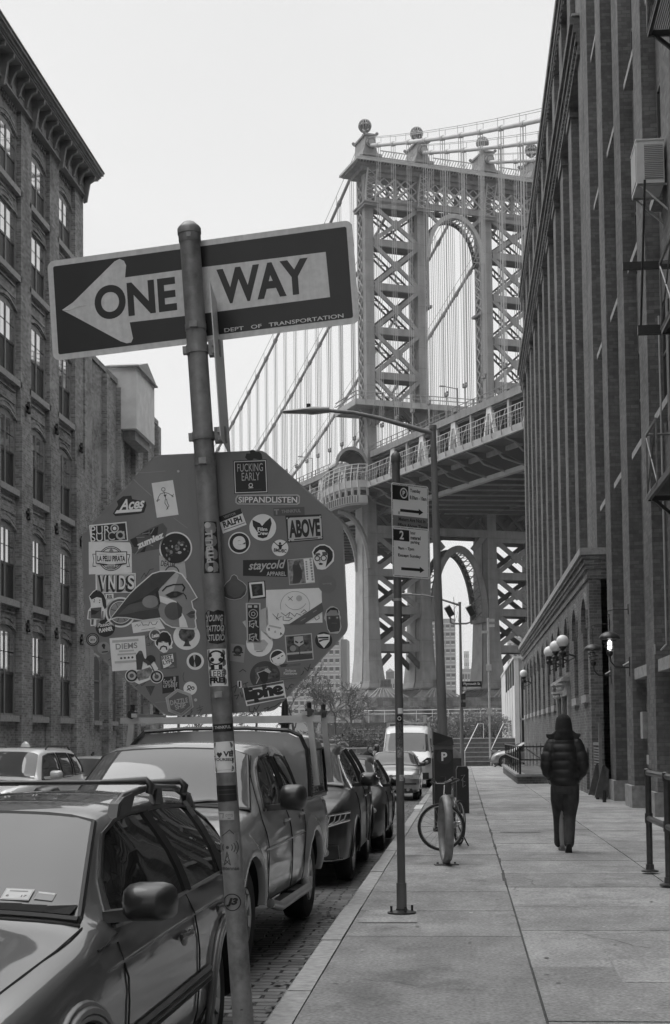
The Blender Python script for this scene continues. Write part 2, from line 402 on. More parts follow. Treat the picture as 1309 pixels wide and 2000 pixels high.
def rbay(a, b, zs, m_win):
    """windows of one bay between y=a and y=b"""
    for z in zs:
        wb = MB(M_void); wb.bb(4.195 - .004, 4.22, a + .45, b - .45, z + .15, z + 2.45)
        wb.bb(4.17, 4.19, a + .45, b - .45, z + .2, z + 2.4, M_glass)
        for yy in (a + .45, (a + b) / 2, b - .5): wb.bb(4.14, 4.18, yy, yy + .05, z + .15, z + 2.45, M_framed)
        for zz in (z + .15, z + 1.3, z + 2.4): wb.bb(4.15, 4.185, a + .45, b - .45, zz, zz + .05, M_framed)
        wn = wb.build('window', rw)
        sl = MB(M_stone); sl.bb(3.97 if b < 41 else 4.12, 4.2, a + .3, b - .3, z, z + .15); sl.build('sill', wn)
for k in range(1, 9): a = 38.4 - 3.9 * k; rbay(a, a + 2.6, flo[1:5] if k != 5 else flo[1:], M_framed)
rbay(38.45, 40.8, flo[1:5], M_framed)
for k in range(0, 9): rbay(piers[k][1], piers[k+1][0], flo[2:5], M_framed)
# ground-floor doorways and loading bays of the near part
for k, (a, b) in enumerate(((34.5, 37.05), (30.6, 33.15))):
    q = MB(M_void); q.bb(4.186, 4.196, a + .3, b - .35, .05, 5.3)
    n = 10; poly = [(a + .3, 5.3)] + [(a + .3 + (b - a - .65) * i / n, 5.3 + .5 * sin(pi * i / n)) for i in range(1, n)] + [(b - .35, 5.3)]
    q.add([(4.19, p, z) for p, z in poly], [tuple(range(len(poly)))])
    for j in range(1, 4): q.bb(4.165, 4.184, a + .3, b - .35, .05 + j * 1.3, .1 + j * 1.3, M_framed)
    q.bb(4.165, 4.184, (a + b)/2 - .03, (a + b)/2 + .03, .05, 5.3, M_framed)
    q.build('loading_door', rw)
for q_, nm in (((3.94, 4.18, 30.7, 33.1, 2.85, 3.1), 'lintel'), ((3.99, 4.18, 32.2, 32.6, 1.5, 2.1), 'pale_panel'), ((3.94, 4.18, 26.9, 29.1, 2.85, 3.1), 'lintel'), ((3.94, 4.05, 30.75, 31.25, .95, 1.15), 'vent_box')):
    st = MB(M_stone2 if nm != 'lintel' else M_stone); st.bb(*q_); st.build(nm, rw)

# --------------------------------------------------------------- annex
an = thing('brick_annex', 'low brick annex with arched windows and a stone coping in front of the tall warehouse', 'building')
AX = 3.62; A0, A1 = 40.7, 85.3
mb = MB(M_brA)
def arch_wall(mb, y0, y1, z0, z1, wins, x, depth, m=None, mr=None):
    """wall facing -X at x with arched openings wins=(yc, w, zb, zs, rise)"""
    wins = sorted(wins); 
    def quad(a, b, c, d, mm=None): mb.add([(x,a,c),(x,b,c),(x,b,d),(x,a,d)], [(0,3,2,1)], mm)
    y = y0
    for yc, w_, zb, zs, rise in wins:
        a, b = yc - w_/2, yc + w_/2
        quad(y, a, z0, z1); quad(a, b, z0, zb); y = b
        n = 8; pts = [(a + w_*i/n, zs + rise*sin(pi*i/n)**.8) for i in range(n+1)]
        for i in range(n):
            (p, q), (r, t) = pts[i], pts[i+1]
            mb.add([(x,p,q),(x,r,t),(x,r,z1),(x,p,z1)], [(0,3,2,1)])
            mb.add([(x,p,q),(x,r,t),(x+depth,r,t),(x+depth,p,q)], [(0,1,2,3)])
        mb.add([(x,a,zb),(x+depth,a,zb),(x+depth,a,zs),(x,a,zs)], [(0,1,2,3)])
        mb.add([(x,b,zb),(x+depth,b,zb),(x+depth,b,zs),(x,b,zs)], [(3,2,1,0)])
        mb.add([(x,a,zb),(x,b,zb),(x+depth,b,zb),(x+depth,a,zb)], [(0,1,2,3)])
    quad(y, y1, z0, z1)
wy = [42.1 + 3.62 * k for k in range(12)]
wins = [(yy, 1.55 if k not in (2, 3) else 1.5, 2.75 if k not in (2, 3) else 3.75, 5.15, .42) for k, yy in enumerate(wy)]
arch_wall(mb, A0, A1, 1.55, 6.0, wins, AX, .33)
small = [(yy, .95, .1 + gz(yy), .95, .28) for k, yy in enumerate(wy) if k not in (2, 3)]
arch_wall(mb, A0, A1, -1, 1.55, small, AX, .3)
mb.bb(AX, 4.19, A0 + .001, A1, 6.0, 6.02); mb.bb(AX + .34, 4.19, A0, A1, -1, 6.0)
mb.add([(AX, A0, -1), (4.19, A0, -1), (4.19, A0, 6.0), (AX, A0, 6.0)], [(0,1,2,3)])
for z0, z1, p in ((6.02, 6.15, .05), (6.15, 6.3, .02), (6.3, 6.42, .09), (6.42, 6.58, .13), (6.58, 6.7, .19)): mb.bb(AX - p, 4.19, A0 - p * .3, A1 + p, z0, z1)
# projecting brick hoods over the windows
for yc, w_, zb, zs, rise in wins:
    n = 8
    for i in range(n):
        t0, t1 = i / n, (i + 1) / n; f = lambda t, e: (yc - w_/2 - e + (w_ + 2*e) * t, zs + (rise + e) * sin(pi*t)**.8)
        a, b, c, d = f(t0, .03), f(t1, .03), f(t1, .2), f(t0, .2)
        vs = [(AX - .05, *p) for p in (a, b, c, d)] + [(AX + .01, *p) for p in (a, b, c, d)]
        mb.add(vs, [(3,2,1,0), (0,1,5,4), (2,3,7,6), (0,4,7,3), (1,2,6,5)])
    for s_ in (-1, 1): mb.bb(AX - .05, AX + .01, yc + s_*(w_/2 + .115) - .085, yc + s_*(w_/2 + .115) + .085, zs - .5, zs)
mb.build('wall', an)
cp = MB(M_stone2); cp.bb(AX - .24, 4.19, A0 - .08, A1 + .24, 6.703, 6.9); cp.build('coping', an)
for k, (yc, w_, zb, zs, rise) in enumerate(wins):
    x = AX + .28
    wb = MB(M_void); wb.bb(x + .03, x + .05, yc - w_/2, yc + w_/2, zb, zs + rise)
    wb.bb(x + .01, x + .028, yc - w_/2, yc + w_/2, zb, zs + rise - .02, M_glass)
    for yy in (-w_/2 + .03, 0, w_/2 - .03): wb.bb(x - .03, x + .008, yc + yy - .035, yc + yy + .035, zb, zs + rise - .05, M_framed)
    for zz in (zb + .04, (zb + zs)/2 + .2, zs - .02): wb.bb(x - .02, x + .006, yc - w_/2, yc + w_/2, zz - .04, zz + .04, M_framed)
    wn = wb.build('window', an)
    if k in (1, 10): q = MB(M_stone2); q.bb(x - .035, x - .03, yc - w_/2, yc + w_/2, zs, zs + rise - .12); q.build('blind', wn)
    if k not in (2, 3): q = MB(M_stone2); q.bb(AX - .1, AX + .25, yc - w_/2 - .1, yc + w_/2 + .1, zb - .22, zb + .003); q.build('sill', wn)
for k, (yc, w_, zb, zs, rise) in enumerate(small):
    wb = MB(M_void); wb.bb(AX + .26, AX + .29, yc - w_/2, yc + w_/2, zb, zs + rise)
    for j in range(4): wb.bb(AX + .2, AX + .22, yc - w_/2 + .1 + j*.24, yc - w_/2 + .12 + j*.24, zb, zs + rise, M_black)
    wb.build('cellar_window', an)
# door with stone surround
dr = MB(M_stone2); dy0, dy1 = wy[2] - 1.0, wy[3] + 1.0
dr.bb(AX - .12, AX - .002, dy0, dy1, 2.95, 3.35); 
for z0, z1, p in ((3.35, 3.42, .2), (3.42, 3.5, .3), (3.5, 3.56, .24)): dr.bb(AX - p, AX - .002, dy0 - p*.4, dy1 + p*.4, z0, z1)
for yy in (dy0, (dy0+dy1)/2 - .15, dy1 - .3): dr.bb(AX - .1, AX - .002, yy, yy + .3, -.5, 2.949)
d0 = dr.build('doorway', an)
q = MB(M_void); q.bb(AX - .02, AX - .004, dy0 + .3, dy1 - .3, -.5, 2.949)
for yy in (dy0 + .32, (dy0+dy1)/2 + .2): q.bb(AX - .05, AX - .022, yy, yy + .1, 0, 2.9, M_framed); q.bb(AX - .05, AX - .022, yy + 1.5, yy + 1.6, 0, 2.9, M_framed)
q.build('door', d0)
# cameras over the door
for nm, x, y, z, lab in (('dome_camera', AX - .32, dy0 + .35, 3.18, 'small white dome camera under the annex door cornice'), ('bullet_camera', AX - .3, dy0 + 2.3, 2.95, 'small round white camera beside the annex door lintel')):
    q = MB(mat('white_plastic', .6, .35, var=.05)); q.ball((x, y, z), .13, sc=(1, 1, .75)); q.tube([(x, y, z + .07), (AX - .1, y, z + .12)], .04)
    q.bb(x - .17, AX - .1, y - .16, y + .16, z + .1, z + .16)
    tag(q.build(nm, smooth=40), lab, 'camera')

# ================================================================ left building, six storeys
lw = thing('brick_factory', 'six-storey brick factory with bracketed cornice and tall sash windows on the left', 'building')
PW, PI_ = 1.15, 3.25; NB = 24
WX, GX = -14.20, -14.25
mb = MB(M_brL); sill_z = [2.4, 6.05, 9.63, 13.2, 16.65, 19.5]; wh = [2.65, 2.25, 2.25, 2.25, 1.95, 1.72]
Y1 = 51.95
mb.bb(-30, -14.95, -25, Y1, -1, 22.6); mb.bb(-14.95, -14.9, -25, Y1, -1, 22.6, M_void)
mb.bb(-14.9, -14.2, Y1 - .5, Y1 - .001, -1, 22.6)
for i in range(NB):
    b = Y1 - PI_ * i; a = b - PW
    mb.bb(-14.9, LX, a, b, -1, 11.6); mb.bb(-14.9, LX - .06, a + .03, b - (.0 if i else -.0), 11.6, 22.5)
    mb.bb(LX - .06, LX, a + .02, b - .02, 11.6, 11.75)
    # bay between this pier and the next nearer one
    bb0, bb1 = b - PI_, a; wc = (bb0 + bb1) / 2; ww = 2.0
    for k, z in enumerate(sill_z):
        z1 = sill_z[k+1] if k < 5 else 22.5; zb = z
        if k == 0: mb.bb(-14.9, WX, bb0, bb1, -1, z)
        for s0, s1 in ((bb0, wc - ww/2), (wc + ww/2, bb1)): mb.bb(-14.9, WX, s0, s1, z, z1)
        zs = z + wh[k]; rise = .19; n = 6
        pts = [(wc - ww/2 + ww*j/n, zs + rise*sin(pi*j/n)) for j in range(n+1)]
        for j in range(n):
            (p, q), (r, t) = pts[j], pts[j+1]
            mb.add([(WX,p,q),(WX,r,t),(WX,r,z1),(WX,p,z1)], [(0,1,2,3)])
            mb.add([(WX,p,q),(WX,r,t),(WX-.5,r,t),(WX-.5,p,q)], [(3,2,1,0)])
            # two brick rings over the arch
            for e0, e1, px in ((.04, .12, .035), (.17, .24, .02)):
                f = lambda u, e: (wc + (u - .5) * (ww + 2*e), zs + (rise + e) * sin(pi * min(max(u, .0), 1.)) + (e*.4))
                u0, u1 = j/n, (j+1)/n; A, B, Cc, D = f(u0, e0), f(u1, e0), f(u1, e1), f(u0, e1)
                vs = [(WX + px, *P_) for P_ in (A, B, Cc, D)] + [(WX, *P_) for P_ in (A, B, Cc, D)]
                mb.add(vs, [(0,1,2,3), (0,4,5,1), (2,6,7,3), (3,7,4,0), (1,5,6,2)])
        # recessed spandrel panel frame
        if k: mb.bb(WX, WX + .04, bb0 + .2, bb1 - .2, z - .42, z - .36); mb.bb(WX, WX + .04, bb0 + .2, bb1 - .2, z - .82, z - .76)
    # brick chequer under the cornice
    for j in range(9):
        for r_ in range(3): 
            yy = bb0 + .15 + j * .2 + (r_ % 2) * .1; mb.bb(WX, WX + .06, yy, yy + .09, 21.93 + r_ * .13, 22.02 + r_ * .13)
mb.build('wall', lw)
SASH = {}
M_sky = mat('coated_glass', .62, .02, metal=.85, var=.12, scale=1.2); M_scr = mat('insect_screen', .022, .5, var=.3, scale=5)
def left_window(k, wc):
    z = sill_z[k]; ww = 2.0; h = wh[k] + .02
    if k not in SASH:
        hh = h * .5
        b = MB(M_void); b.bb(GX - .12, GX - .1, -ww/2, ww/2, 0, h + .28)
        b.prism([(-ww/2, h), (ww/2, h)] + [(ww/2 - ww*j/6, h + .18*sin(pi*j/6)) for j in range(1, 6)], 0, .05, M_frame, Matrix.Translation((GX + .02, 0, 0)) @ Matrix.Rotation(pi/2, 4, 'Z'))
        for c in (-ww/2 + .04, 0, ww/2 - .04): b.bb(GX - .06, GX + .035, c - .045, c + .045, 0, h, M_frame)
        b.bb(GX - .06, GX + .02, -ww/2, ww/2, 0, .07, M_frame); b.bb(GX - .07, GX + .022, -ww/2, ww/2, hh - .04, hh + .04, M_framed); b.bb(GX - .06, GX + .02, -ww/2, ww/2, h - .05, h + .0, M_frame)
        for c in (-ww/4, ww/4):
            b.bb(GX - .05, GX + .018, c - .012, c + .012, hh, h, M_framed); b.bb(GX - .05, GX + .004, c - .012, c + .012, 0, hh, M_framed)
        for zz in (.25, .75): b.bb(GX - .05, GX + .017, -ww/2, ww/2, hh + (h - hh)*.5 - .012, hh + (h-hh)*.5 + .012, M_framed)
        p = MB(M_sky)
        for c in (-ww/4, ww/4):
            for jj, (za, zb_) in enumerate(((hh + .04, h - .04), (.07, hh - .04))):
                t = rs.uniform(-.003, .003); x = GX + .012 - jj * .014
                p.add([(x + t, c - ww/4 + .04, za), (x - t, c + ww/4 - .04, za), (x - t, c + ww/4 - .04, zb_), (x + t, c - ww/4 + .04, zb_)], [(0,1,2,3)], M_sky if jj == 0 else M_scr)
        sl = MB(M_stone2); sl.bb(WX - .3, WX + .14, -ww/2 - .22, ww/2 + .22, -.2, .0)
        f = b.build('window', lw); f.location = (0, wc, z); pn = p.build('pane', f); s2 = sl.build('sill', f)
        SASH[k] = f
    else:
        f = copy_tree(SASH[k]); f.parent = lw; f.location = (0, wc, z)
for i in range(NB):
    b = Y1 - PI_ * i - PW; wc = b - (PI_ - PW) / 2
    if i < 9:
        for k in range(6): left_window(k, wc)
# iron star anchors on the piers
for i in range(0, 6):
    for z in (5.3, 8.95, 12.45):
        q = MB(M_black); yc = Y1 - PI_ * i - PW/2
        for t in range(5):
            a = 2*pi*t/5 + .3; q.beam((LX + .03, yc, z), (LX + .03, yc + .2*cos(a), z + .2*sin(a)), .09, .07)
        q.box((LX + .04, yc, z), (.1, .13, .13)); q.build('wall_anchor', lw)
M_cor = mat('cornice_paint', .19, .6, var=.2, scale=3)
cb = MB(M_cor)
y0c = -25
cb.bb(-14.3, -13.95, y0c, Y1 + .03, 22.45, 22.53); cb.bb(-14.3, -13.92, y0c, Y1 + .05, 22.15, 22.22)
cb.bb(-14.3, -13.97, y0c, Y1 + .01, 22.222, 22.9)
for z0, z1, p in ((22.9, 22.96, .46), (22.96, 23.02, .50), (23.02, 23.12, .56), (23.12, 23.22, .64), (23.22, 23.26, .68)): cb.bb(-14.3, LX + p, y0c, Y1 + p * .6, z0, z1)
y = Y1 - .12; i = 0
while y > y0c:
    big = i % 4 == 0
    P_ = [(-13.99, 22.9), (-13.56, 22.9), (-13.58, 22.78), (-13.74, 22.72), (-13.83, 22.55), (-13.9, 22.3), (-13.99, 22.24)]
    if big: P_ = [(-13.99, 22.9), (-13.54, 22.9), (-13.56, 22.76), (-13.74, 22.64), (-13.8, 22.3), (-13.86, 21.95), (-13.99, 21.9)]
    cb.prism([(x, z) for x, z in P_], y - .13, y); 
    if not big and i % 2 == 0: cb.bb(-13.97, -13.94, y - .7, y - .25, 22.26, 22.44)
    y -= .8125; i += 1
cb.build('cornice', lw)

# ================================================================ left, older lower building
lo = thing('old_brick_building', 'older lower brick building with bricked-up arches beyond the tall factory', 'building')
mb = MB(M_brL2); PY = [53.25, 56.12, 58.48, 61.14, 63.62, 65.9]; T2 = 16.5
mb.bb(-26, -14.26, Y1 + .01, 65.88, -1, T2)
mb.bb(-14.26, -14.0, Y1 + .01, 52.6, -1, T2 - .1)
for i, p in enumerate(PY):
    mb.bb(-14.3, -14.0, p - .62, p, -1, 9.4); mb.bb(-14.3, -14.06, p - .6, p - .02, 9.4, T2 - .15); mb.bb(-14.1, -14.0, p - .61, p - .01, 9.4, 9.55)
mb.bb(-26, -14.2, Y1 + .02, 65.95, T2, T2 + .22)
for i in range(len(PY)):
    a = PY[i-1] if i else 52.6; b = PY[i] - .62; c = (a + b) / 2
    for zb, zs in ((8.2, 9.9), (5.0, 6.9)):
        for j in range(6):
            u0, u1 = pi*j/6, pi*(j+1)/6; r0, r1 = .62, .74
            vs = [(-14.2, c - r*cos(u)*1.05, zs + .5*r*sin(u)) for r, u in ((r0,u0),(r0,u1),(r1,u1),(r1,u0))]
            vs += [(-14.262, y_, z_) for _, y_, z_ in vs]
            mb.add(vs, [(0,1,2,3),(3,2,1,0),(0,4,5,1),(2,6,7,3)])
mb.build('wall', lo)
for i in range(len(PY)):
    a = PY[i-1] if i else 52.6; b = PY[i] - .62; c = (a + b) / 2
    q = MB(mat('boarded_window', .07, .7, var=.2)); n = 8
    q.prism([(-.5, 2.35), (.5, 2.35), (.5, 4.55)] + [(.5*cos(pi*j/n), 4.55 + .3*sin(pi*j/n)) for j in range(1, n)] + [(-.5, 4.55)], 0, .03, None, Matrix.Translation((-14.22, c, 0)) @ Matrix.Rotation(pi/2, 4, 'Z'))
    for z in (3.1, 3.9): q.bb(-14.225, -14.2, c - .5, c + .5, z - .03, z + .03, M_framed)
    f = q.build('blind_window', lo); s_ = MB(M_stone2); s_.bb(-14.25, -14.12, c - .62, c + .62, 2.18, 2.35); s_.build('sill', f)
for i, p in enumerate(PY[:5]):
    q = MB(M_black); 
    for t in range(5): a = 2*pi*t/5; q.beam((-13.98, p - .3, .95), (-13.98, p - .3 + .2*cos(a), .95 + .2*sin(a)), .09, .06)
    q.build('wall_anchor', lo)
M_stucco = mat('stucco', .60, .85, var=.12, scale=2, bump=.005)
q = MB(M_stucco); q.bb(-14.9, -13.4, 57.9, 61.4, 14.6, 17.25)
q.add([(-14.95, 57.8, 17.25), (-13.3, 57.8, 17.25), (-13.3, 61.5, 17.25), (-14.95, 61.5, 17.25), (-14.95, 59.6, 17.8), (-13.3, 59.6, 17.8)], [(0,1,5,4), (2,3,4,5), (1,2,5), (3,0,4)], M_stone2)
q.bb(-14.98, -13.27, 57.75, 61.55, 17.2, 17.26, M_stone2)
o = q.build('stucco_oriel', lo); q = MB(M_stone); q.bb(-14.05, -13.55, 58.3, 61.0, 14.2, 14.597); q.build('corbel', o)
# ================================================================ suspension bridge
def steelmat(name, v, var=.16, streak=.2):
    q = NT(name); a = q.noise(.45, detail=7, rough=.65); st = q.noise(1.1, detail=5, stretch=(1, 1, .12))
    sp = q.n('SeparateXYZ'); q.l(q.obj(), sp.inputs[0])
    # plate seams
    fr = q.mul(q.mul(sp.outputs[2], 1/3.35), 0, 'ADD'); f2 = q.mul(fr, 1, 'FLOORED_MODULO') if False else q.n('Math', operation='FRACT').outputs[0]
    q.l(fr, f2.node.inputs[0]); seam = q.rng(f2, .62, 1, .0, .03)
    k = q.mul(q.mul(q.rng(a, v*(1-var), v*(1+var)), q.rng(st, 1-streak, 1+streak)), seam)
    q.l(k, q.b.inputs['Base Color']); q.b.inputs['Roughness'].default_value = .6; q.b.inputs['Specular IOR Level'].default_value = .3; return q.m
M_st = steelmat('bridge_steel', .20); M_st2 = mat('bridge_steel_light', .30, .55, var=.18, scale=.6)
M_fence = mat('fence_rail', .52, .5, var=.05); M_stw = mat('bridge_steel_white', .60, .6, var=.15, scale=.5); M_std = mat('bridge_steel_shaded', .045, .7, var=.3, scale=.3)  # dark copy of the steel puts shade into undersides, rear and inner members
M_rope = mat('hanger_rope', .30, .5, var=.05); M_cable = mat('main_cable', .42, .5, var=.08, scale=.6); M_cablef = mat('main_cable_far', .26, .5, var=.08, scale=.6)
M_mas = brickmat('bridge_masonry', .20, .10, 1.6, .75, .03, var=.18, stain=.45)
BA = radians(25)
rv, fv = V((cos(YAW), sin(YAW), 0)), V((-sin(YAW), cos(YAW), 0))
BO = rv * 19.6 + fv * 228
br = thing('suspension_bridge', 'grey steel suspension bridge with a latticed tower beyond the end of the street', 'bridge', BO, BA)
LU = [-14.9, -5.9, 5.9, 14.9]
def lat(mb, p0, p1, wv, n, t, m, th=.12):
    """X lacing between two parallel edges p0->p1 and p0+wv->p1+wv"""
    p0, p1, wv = V(p0), V(p1), V(wv); d = (p1 - p0) / n
    up = wv.cross(d).normalized()
    for i in range(n):
        a, b = p0 + d*i, p0 + d*(i+1)
        mb.beam(a, b + wv, t, th, m, up); mb.beam(a + wv, b, t, th*.8, m, up)
for i, u in enumerate(LU):
    b = MB(M_st)
    # upper leg: riveted box, laced side, thin rear plate
    def seg(z0, z1, w0, w1, n0, n1, f0, f1, m=None):
        vs = [(u-w0/2, n0, z0), (u+w0/2, n0, z0), (u+w0/2, f0, z0), (u-w0/2, f0, z0), (u-w1/2, n1, z1), (u+w1/2, n1, z1), (u+w1/2, f1, z1), (u-w1/2, f1, z1)]
        b.add(vs, [(0,3,2,1),(4,5,6,7),(0,1,5,4),(1,2,6,5),(2,3,7,6),(3,0,4,7)], m)
    seg(40, 91, 1.5, 1.4, -1.7, -1.65, -.3, -.3)
    seg(40, 91, 1.1, 1.0, -.299, -.299, -.1, -.1)
    seg(40, 91, 1.5, 1.4, 1.6, 1.5, 2.1, 2.0)
    b.bb(u - 1.05, u - .95, -.32, -.2, 40, 90)
    for s_ in (-1, 1): lat(b, (u + s_*.7, -.3, 41), (u + s_*.68, -.3, 90), (0, 1.9, 0), 26, .2, M_st2)
    # lower leg: flared
    prof = [(9.0, 3.6, -3.6, 5.9), (10.3, 2.6, -2.8, 5.2), (14, 2.1, -2.0, 4.7), (22, 1.7, -1.5, 4.3), (40, 1.5, -1.3, 3.9)]
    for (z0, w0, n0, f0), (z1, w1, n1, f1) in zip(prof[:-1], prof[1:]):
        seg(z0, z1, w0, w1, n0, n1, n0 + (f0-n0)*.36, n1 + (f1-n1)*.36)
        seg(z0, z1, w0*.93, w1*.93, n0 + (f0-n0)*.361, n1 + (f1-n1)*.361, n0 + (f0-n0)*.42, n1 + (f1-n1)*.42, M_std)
        seg(z0, z1, w0, w1, n0 + (f0-n0)*.421, n1 + (f1-n1)*.421, f0, f1, M_st2)  # paler copy puts the skylit far side of the leg into the colour
    # head: capital, curved lattice console, block
    b.bb(u - 1.1, u + 1.1, -2.6, 2.2, 85.6, 86.0); b.bb(u - 1.25, u + 1.25, -2.8, 2.3, 86.0, 86.25)
    for s_ in (-1, 0, 1):
        pts = []
        for k in range(7): t = k/6; pts.append((u + s_*(.8), -2.25 - .15 - 1.1*t*t, 86.4 + 4.8*t))
        if s_: 
            for p, q in zip(pts[:-1], pts[1:]): b.beam(p, q, .2, .3, M_st2)
    for k in range(6):
        t, t2 = k/6, (k+1)/6
        b.beam((u-.8, -1.9-1.3*t*t, 86.4+4.8*t), (u+.8, -1.9-1.3*t2*t2, 86.4+4.8*t2), .14, .1, M_st2, (0,1,0)); b.beam((u+.8, -1.9-1.3*t*t, 86.4+4.8*t), (u-.8, -1.9-1.3*t2*t2, 86.4+4.8*t2), .14, .1, M_st2, (0,1,0))
    b.bb(u - 1.6, u + 1.6, -3.4, 2.8, 93.3, 93.7); b.prism([(u-1.4, 93.7), (u+1.4, 93.7), (u+.95, 95), (u+.8, 96.8), (u-.8, 96.8), (u-.95, 95)], -2.6, 2.0)
    b.bb(u - 1.05, u + 1.05, -2.8, 2.2, 96.8, 97.1); b.bb(u - .5, u + .5, -1, .6, 97.1, 97.6)
    for a_ in (-2.7, 2.1):
        for s_ in (-1, 1): b.ball((u + s_*1.1, a_, 97.2), .28, n=8)
    b.tube([(u, -2.5, 95.6), (u, -3.1, 95.45)], .75, n=14); b.tube([(u, -3.1, 95.45), (u, -3.3, 95.4)], .5, M_st2, 12)
    leg = b.build('tower_leg', br)
    f = MB(M_st)
    f.lathe([(.35, 97.6), (.55, 97.8), (.3, 98.1), (.25, 98.3)], n=10, c=(u, -.3, 0))
    for k in range(14):
        t = 2*pi*k/14; f.tube([(u + .98*cos(a_)*cos(t), -.3 + .98*cos(a_)*sin(t), 99.3 + 1.02*sin(a_)) for a_ in [radians(x) for x in range(-85, 90, 17)]], .1, n=4)
    f.ball((u, -.3, 99.3), .55, n=10); f.lathe([(1.0, 99.22), (1.04, 99.3), (1.0, 99.38)], n=16, c=(u, -.3, 0))
    f.build('finial', leg)
    p = MB(M_st)
    pr = [(9.05, 1.75), (8.5, 2.2), (8.0, 3.0), (7.5, 3.9)]
    for (z1, w1), (z0, w0) in zip(pr[:-1], pr[1:]):
        p.add([(u-w0, -w0-1.9, z0), (u+w0, -w0-1.9, z0), (u+w0, w0+4, z0), (u-w0, w0+4, z0), (u-w1, -w1-1.9, z1), (u+w1, -w1-1.9, z1), (u+w1, w1+4, z1), (u-w1, w1+4, z1)], [(0,3,2,1),(4,5,6,7),(0,1,5,4),(1,2,6,5),(2,3,7,6),(3,0,4,7)])
    for k in range(9):
        x = u - 2 + k * .5; p.beam((x*.5 + u*.5, -5.7, 9.0), (x + (x-u)*.6, -7.5, 7.6), .12, .2, M_st2)
        y_ = -3.2 + k; p.beam((u - 1.8, y_, 9.0), (u - 3.8, y_*1.12, 7.6), .14, .2, M_st)
    p.bb(u - 2.0, u + 2.0, -4.0, 6.2, 9.051, 9.3)
    for k in range(8): x = u + .0 + k*.24; p.bb(x, x + .12, -3.95, -3.62, 9.3, 10.5)
    p.build('leg_base', leg)
# bracing between outer pairs
def xb(b, u0, u1, z0, z1, a, t=.55, m=None, lace=False):
    for (p, q) in (((u0, a, z0), (u1, a, z1)), ((u1, a + .02, z0), (u0, a + .02, z1))):
        if lace:
            d = (V(q) - V(p)).normalized(); nn = V((-d.z, 0, d.x)) * t * .5
            b.beam(V(p) + nn, V(q) + nn, .3, .12, m, (0,1,0)); b.beam(V(p) - nn, V(q) - nn, .3, .12, m, (0,1,0))
            L = (V(q) - V(p)).length; n = int(L / .9)
            for k in range(n): b.beam(V(p) + nn*(1 if k % 2 else -1) + d*L*k/n, V(p) + nn*(-1 if k % 2 else 1) + d*L*(k+1)/n, .14, .08, m, (0,1,0))
        else: b.beam(p, q, .35, t, m, (1,0,0) if False else (0,0,1))
HZ = [86.2, 80.0, 72.9, 65.8, 58.6]
for (u0, u1) in ((LU[0] + .8, LU[1] - .8), (LU[2] + .8, LU[3] - .8)):
    b = MB(M_st)
    for z in HZ:
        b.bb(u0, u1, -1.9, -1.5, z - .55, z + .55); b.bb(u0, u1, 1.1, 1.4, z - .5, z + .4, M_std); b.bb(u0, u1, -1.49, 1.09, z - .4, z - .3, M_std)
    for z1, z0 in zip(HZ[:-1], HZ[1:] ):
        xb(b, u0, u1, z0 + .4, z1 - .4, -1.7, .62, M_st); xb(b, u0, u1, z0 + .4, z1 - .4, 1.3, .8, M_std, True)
        c = ((u0+u1)/2, -1.95, (z0+z1)/2); b.prism([(c[0]-.9, c[2]), (c[0], c[2]-.9), (c[0]+.9, c[2]), (c[0], c[2]+.9)], -1.99, -1.9)
    xb(b, u0, u1, 51.0, 58.1, -1.7, .62, M_st); xb(b, u0, u1, 51.0, 58.1, 1.3, .8, M_std, True)
    b.build('cross_bracing', br); b = MB(M_st)
    for z in (33.5, 27.4, 21.5, 15.6):
        b.bb(u0 - .1, u1 + .1, -1.2, -.7, z - .6, z + .6); b.bb(u0, u1, 3.2, 3.6, z - .6, z + .6, M_std)
    for z1, z0 in ((33.5, 27.4), (27.4, 21.5), (21.5, 15.6)):
        for a_, m in ((-.95, M_st), (3.4, M_std)):
            zc = (z0+z1)/2; uc = (u0+u1)/2; w_ = .75
            xb(b, u0, u1, z0 + .3, z1 - .3, a_, w_, m)
            # rounded gussets
            for s_ in (-1, 1):
                for q_ in (-1, 1): 
                    e = u0 if s_ < 0 else u1; b.add([(e, a_-.05, zc + q_*2.6), (e, a_-.05, zc + q_*1.7), (e - s_*1.3, a_-.05, zc + q_*1.75)], [(0,1,2)], m)
            b.prism([(uc-1.1, zc), (uc, zc-.9), (uc+1.1, zc), (uc, zc+.9)], a_ - .25, a_ + .2, m) if m is M_st else None
    for a_ in (-.95, 3.4):
        b.beam((u0 - .2, a_, 12.2), ((u0+u1)/2 - 1.6, a_, 14.6), .4, .8, M_std); b.beam((u1 + .2, a_, 12.2), ((u0+u1)/2 + 1.6, a_, 14.6), .4, .8, M_std)
    b.build('cross_bracing', br)
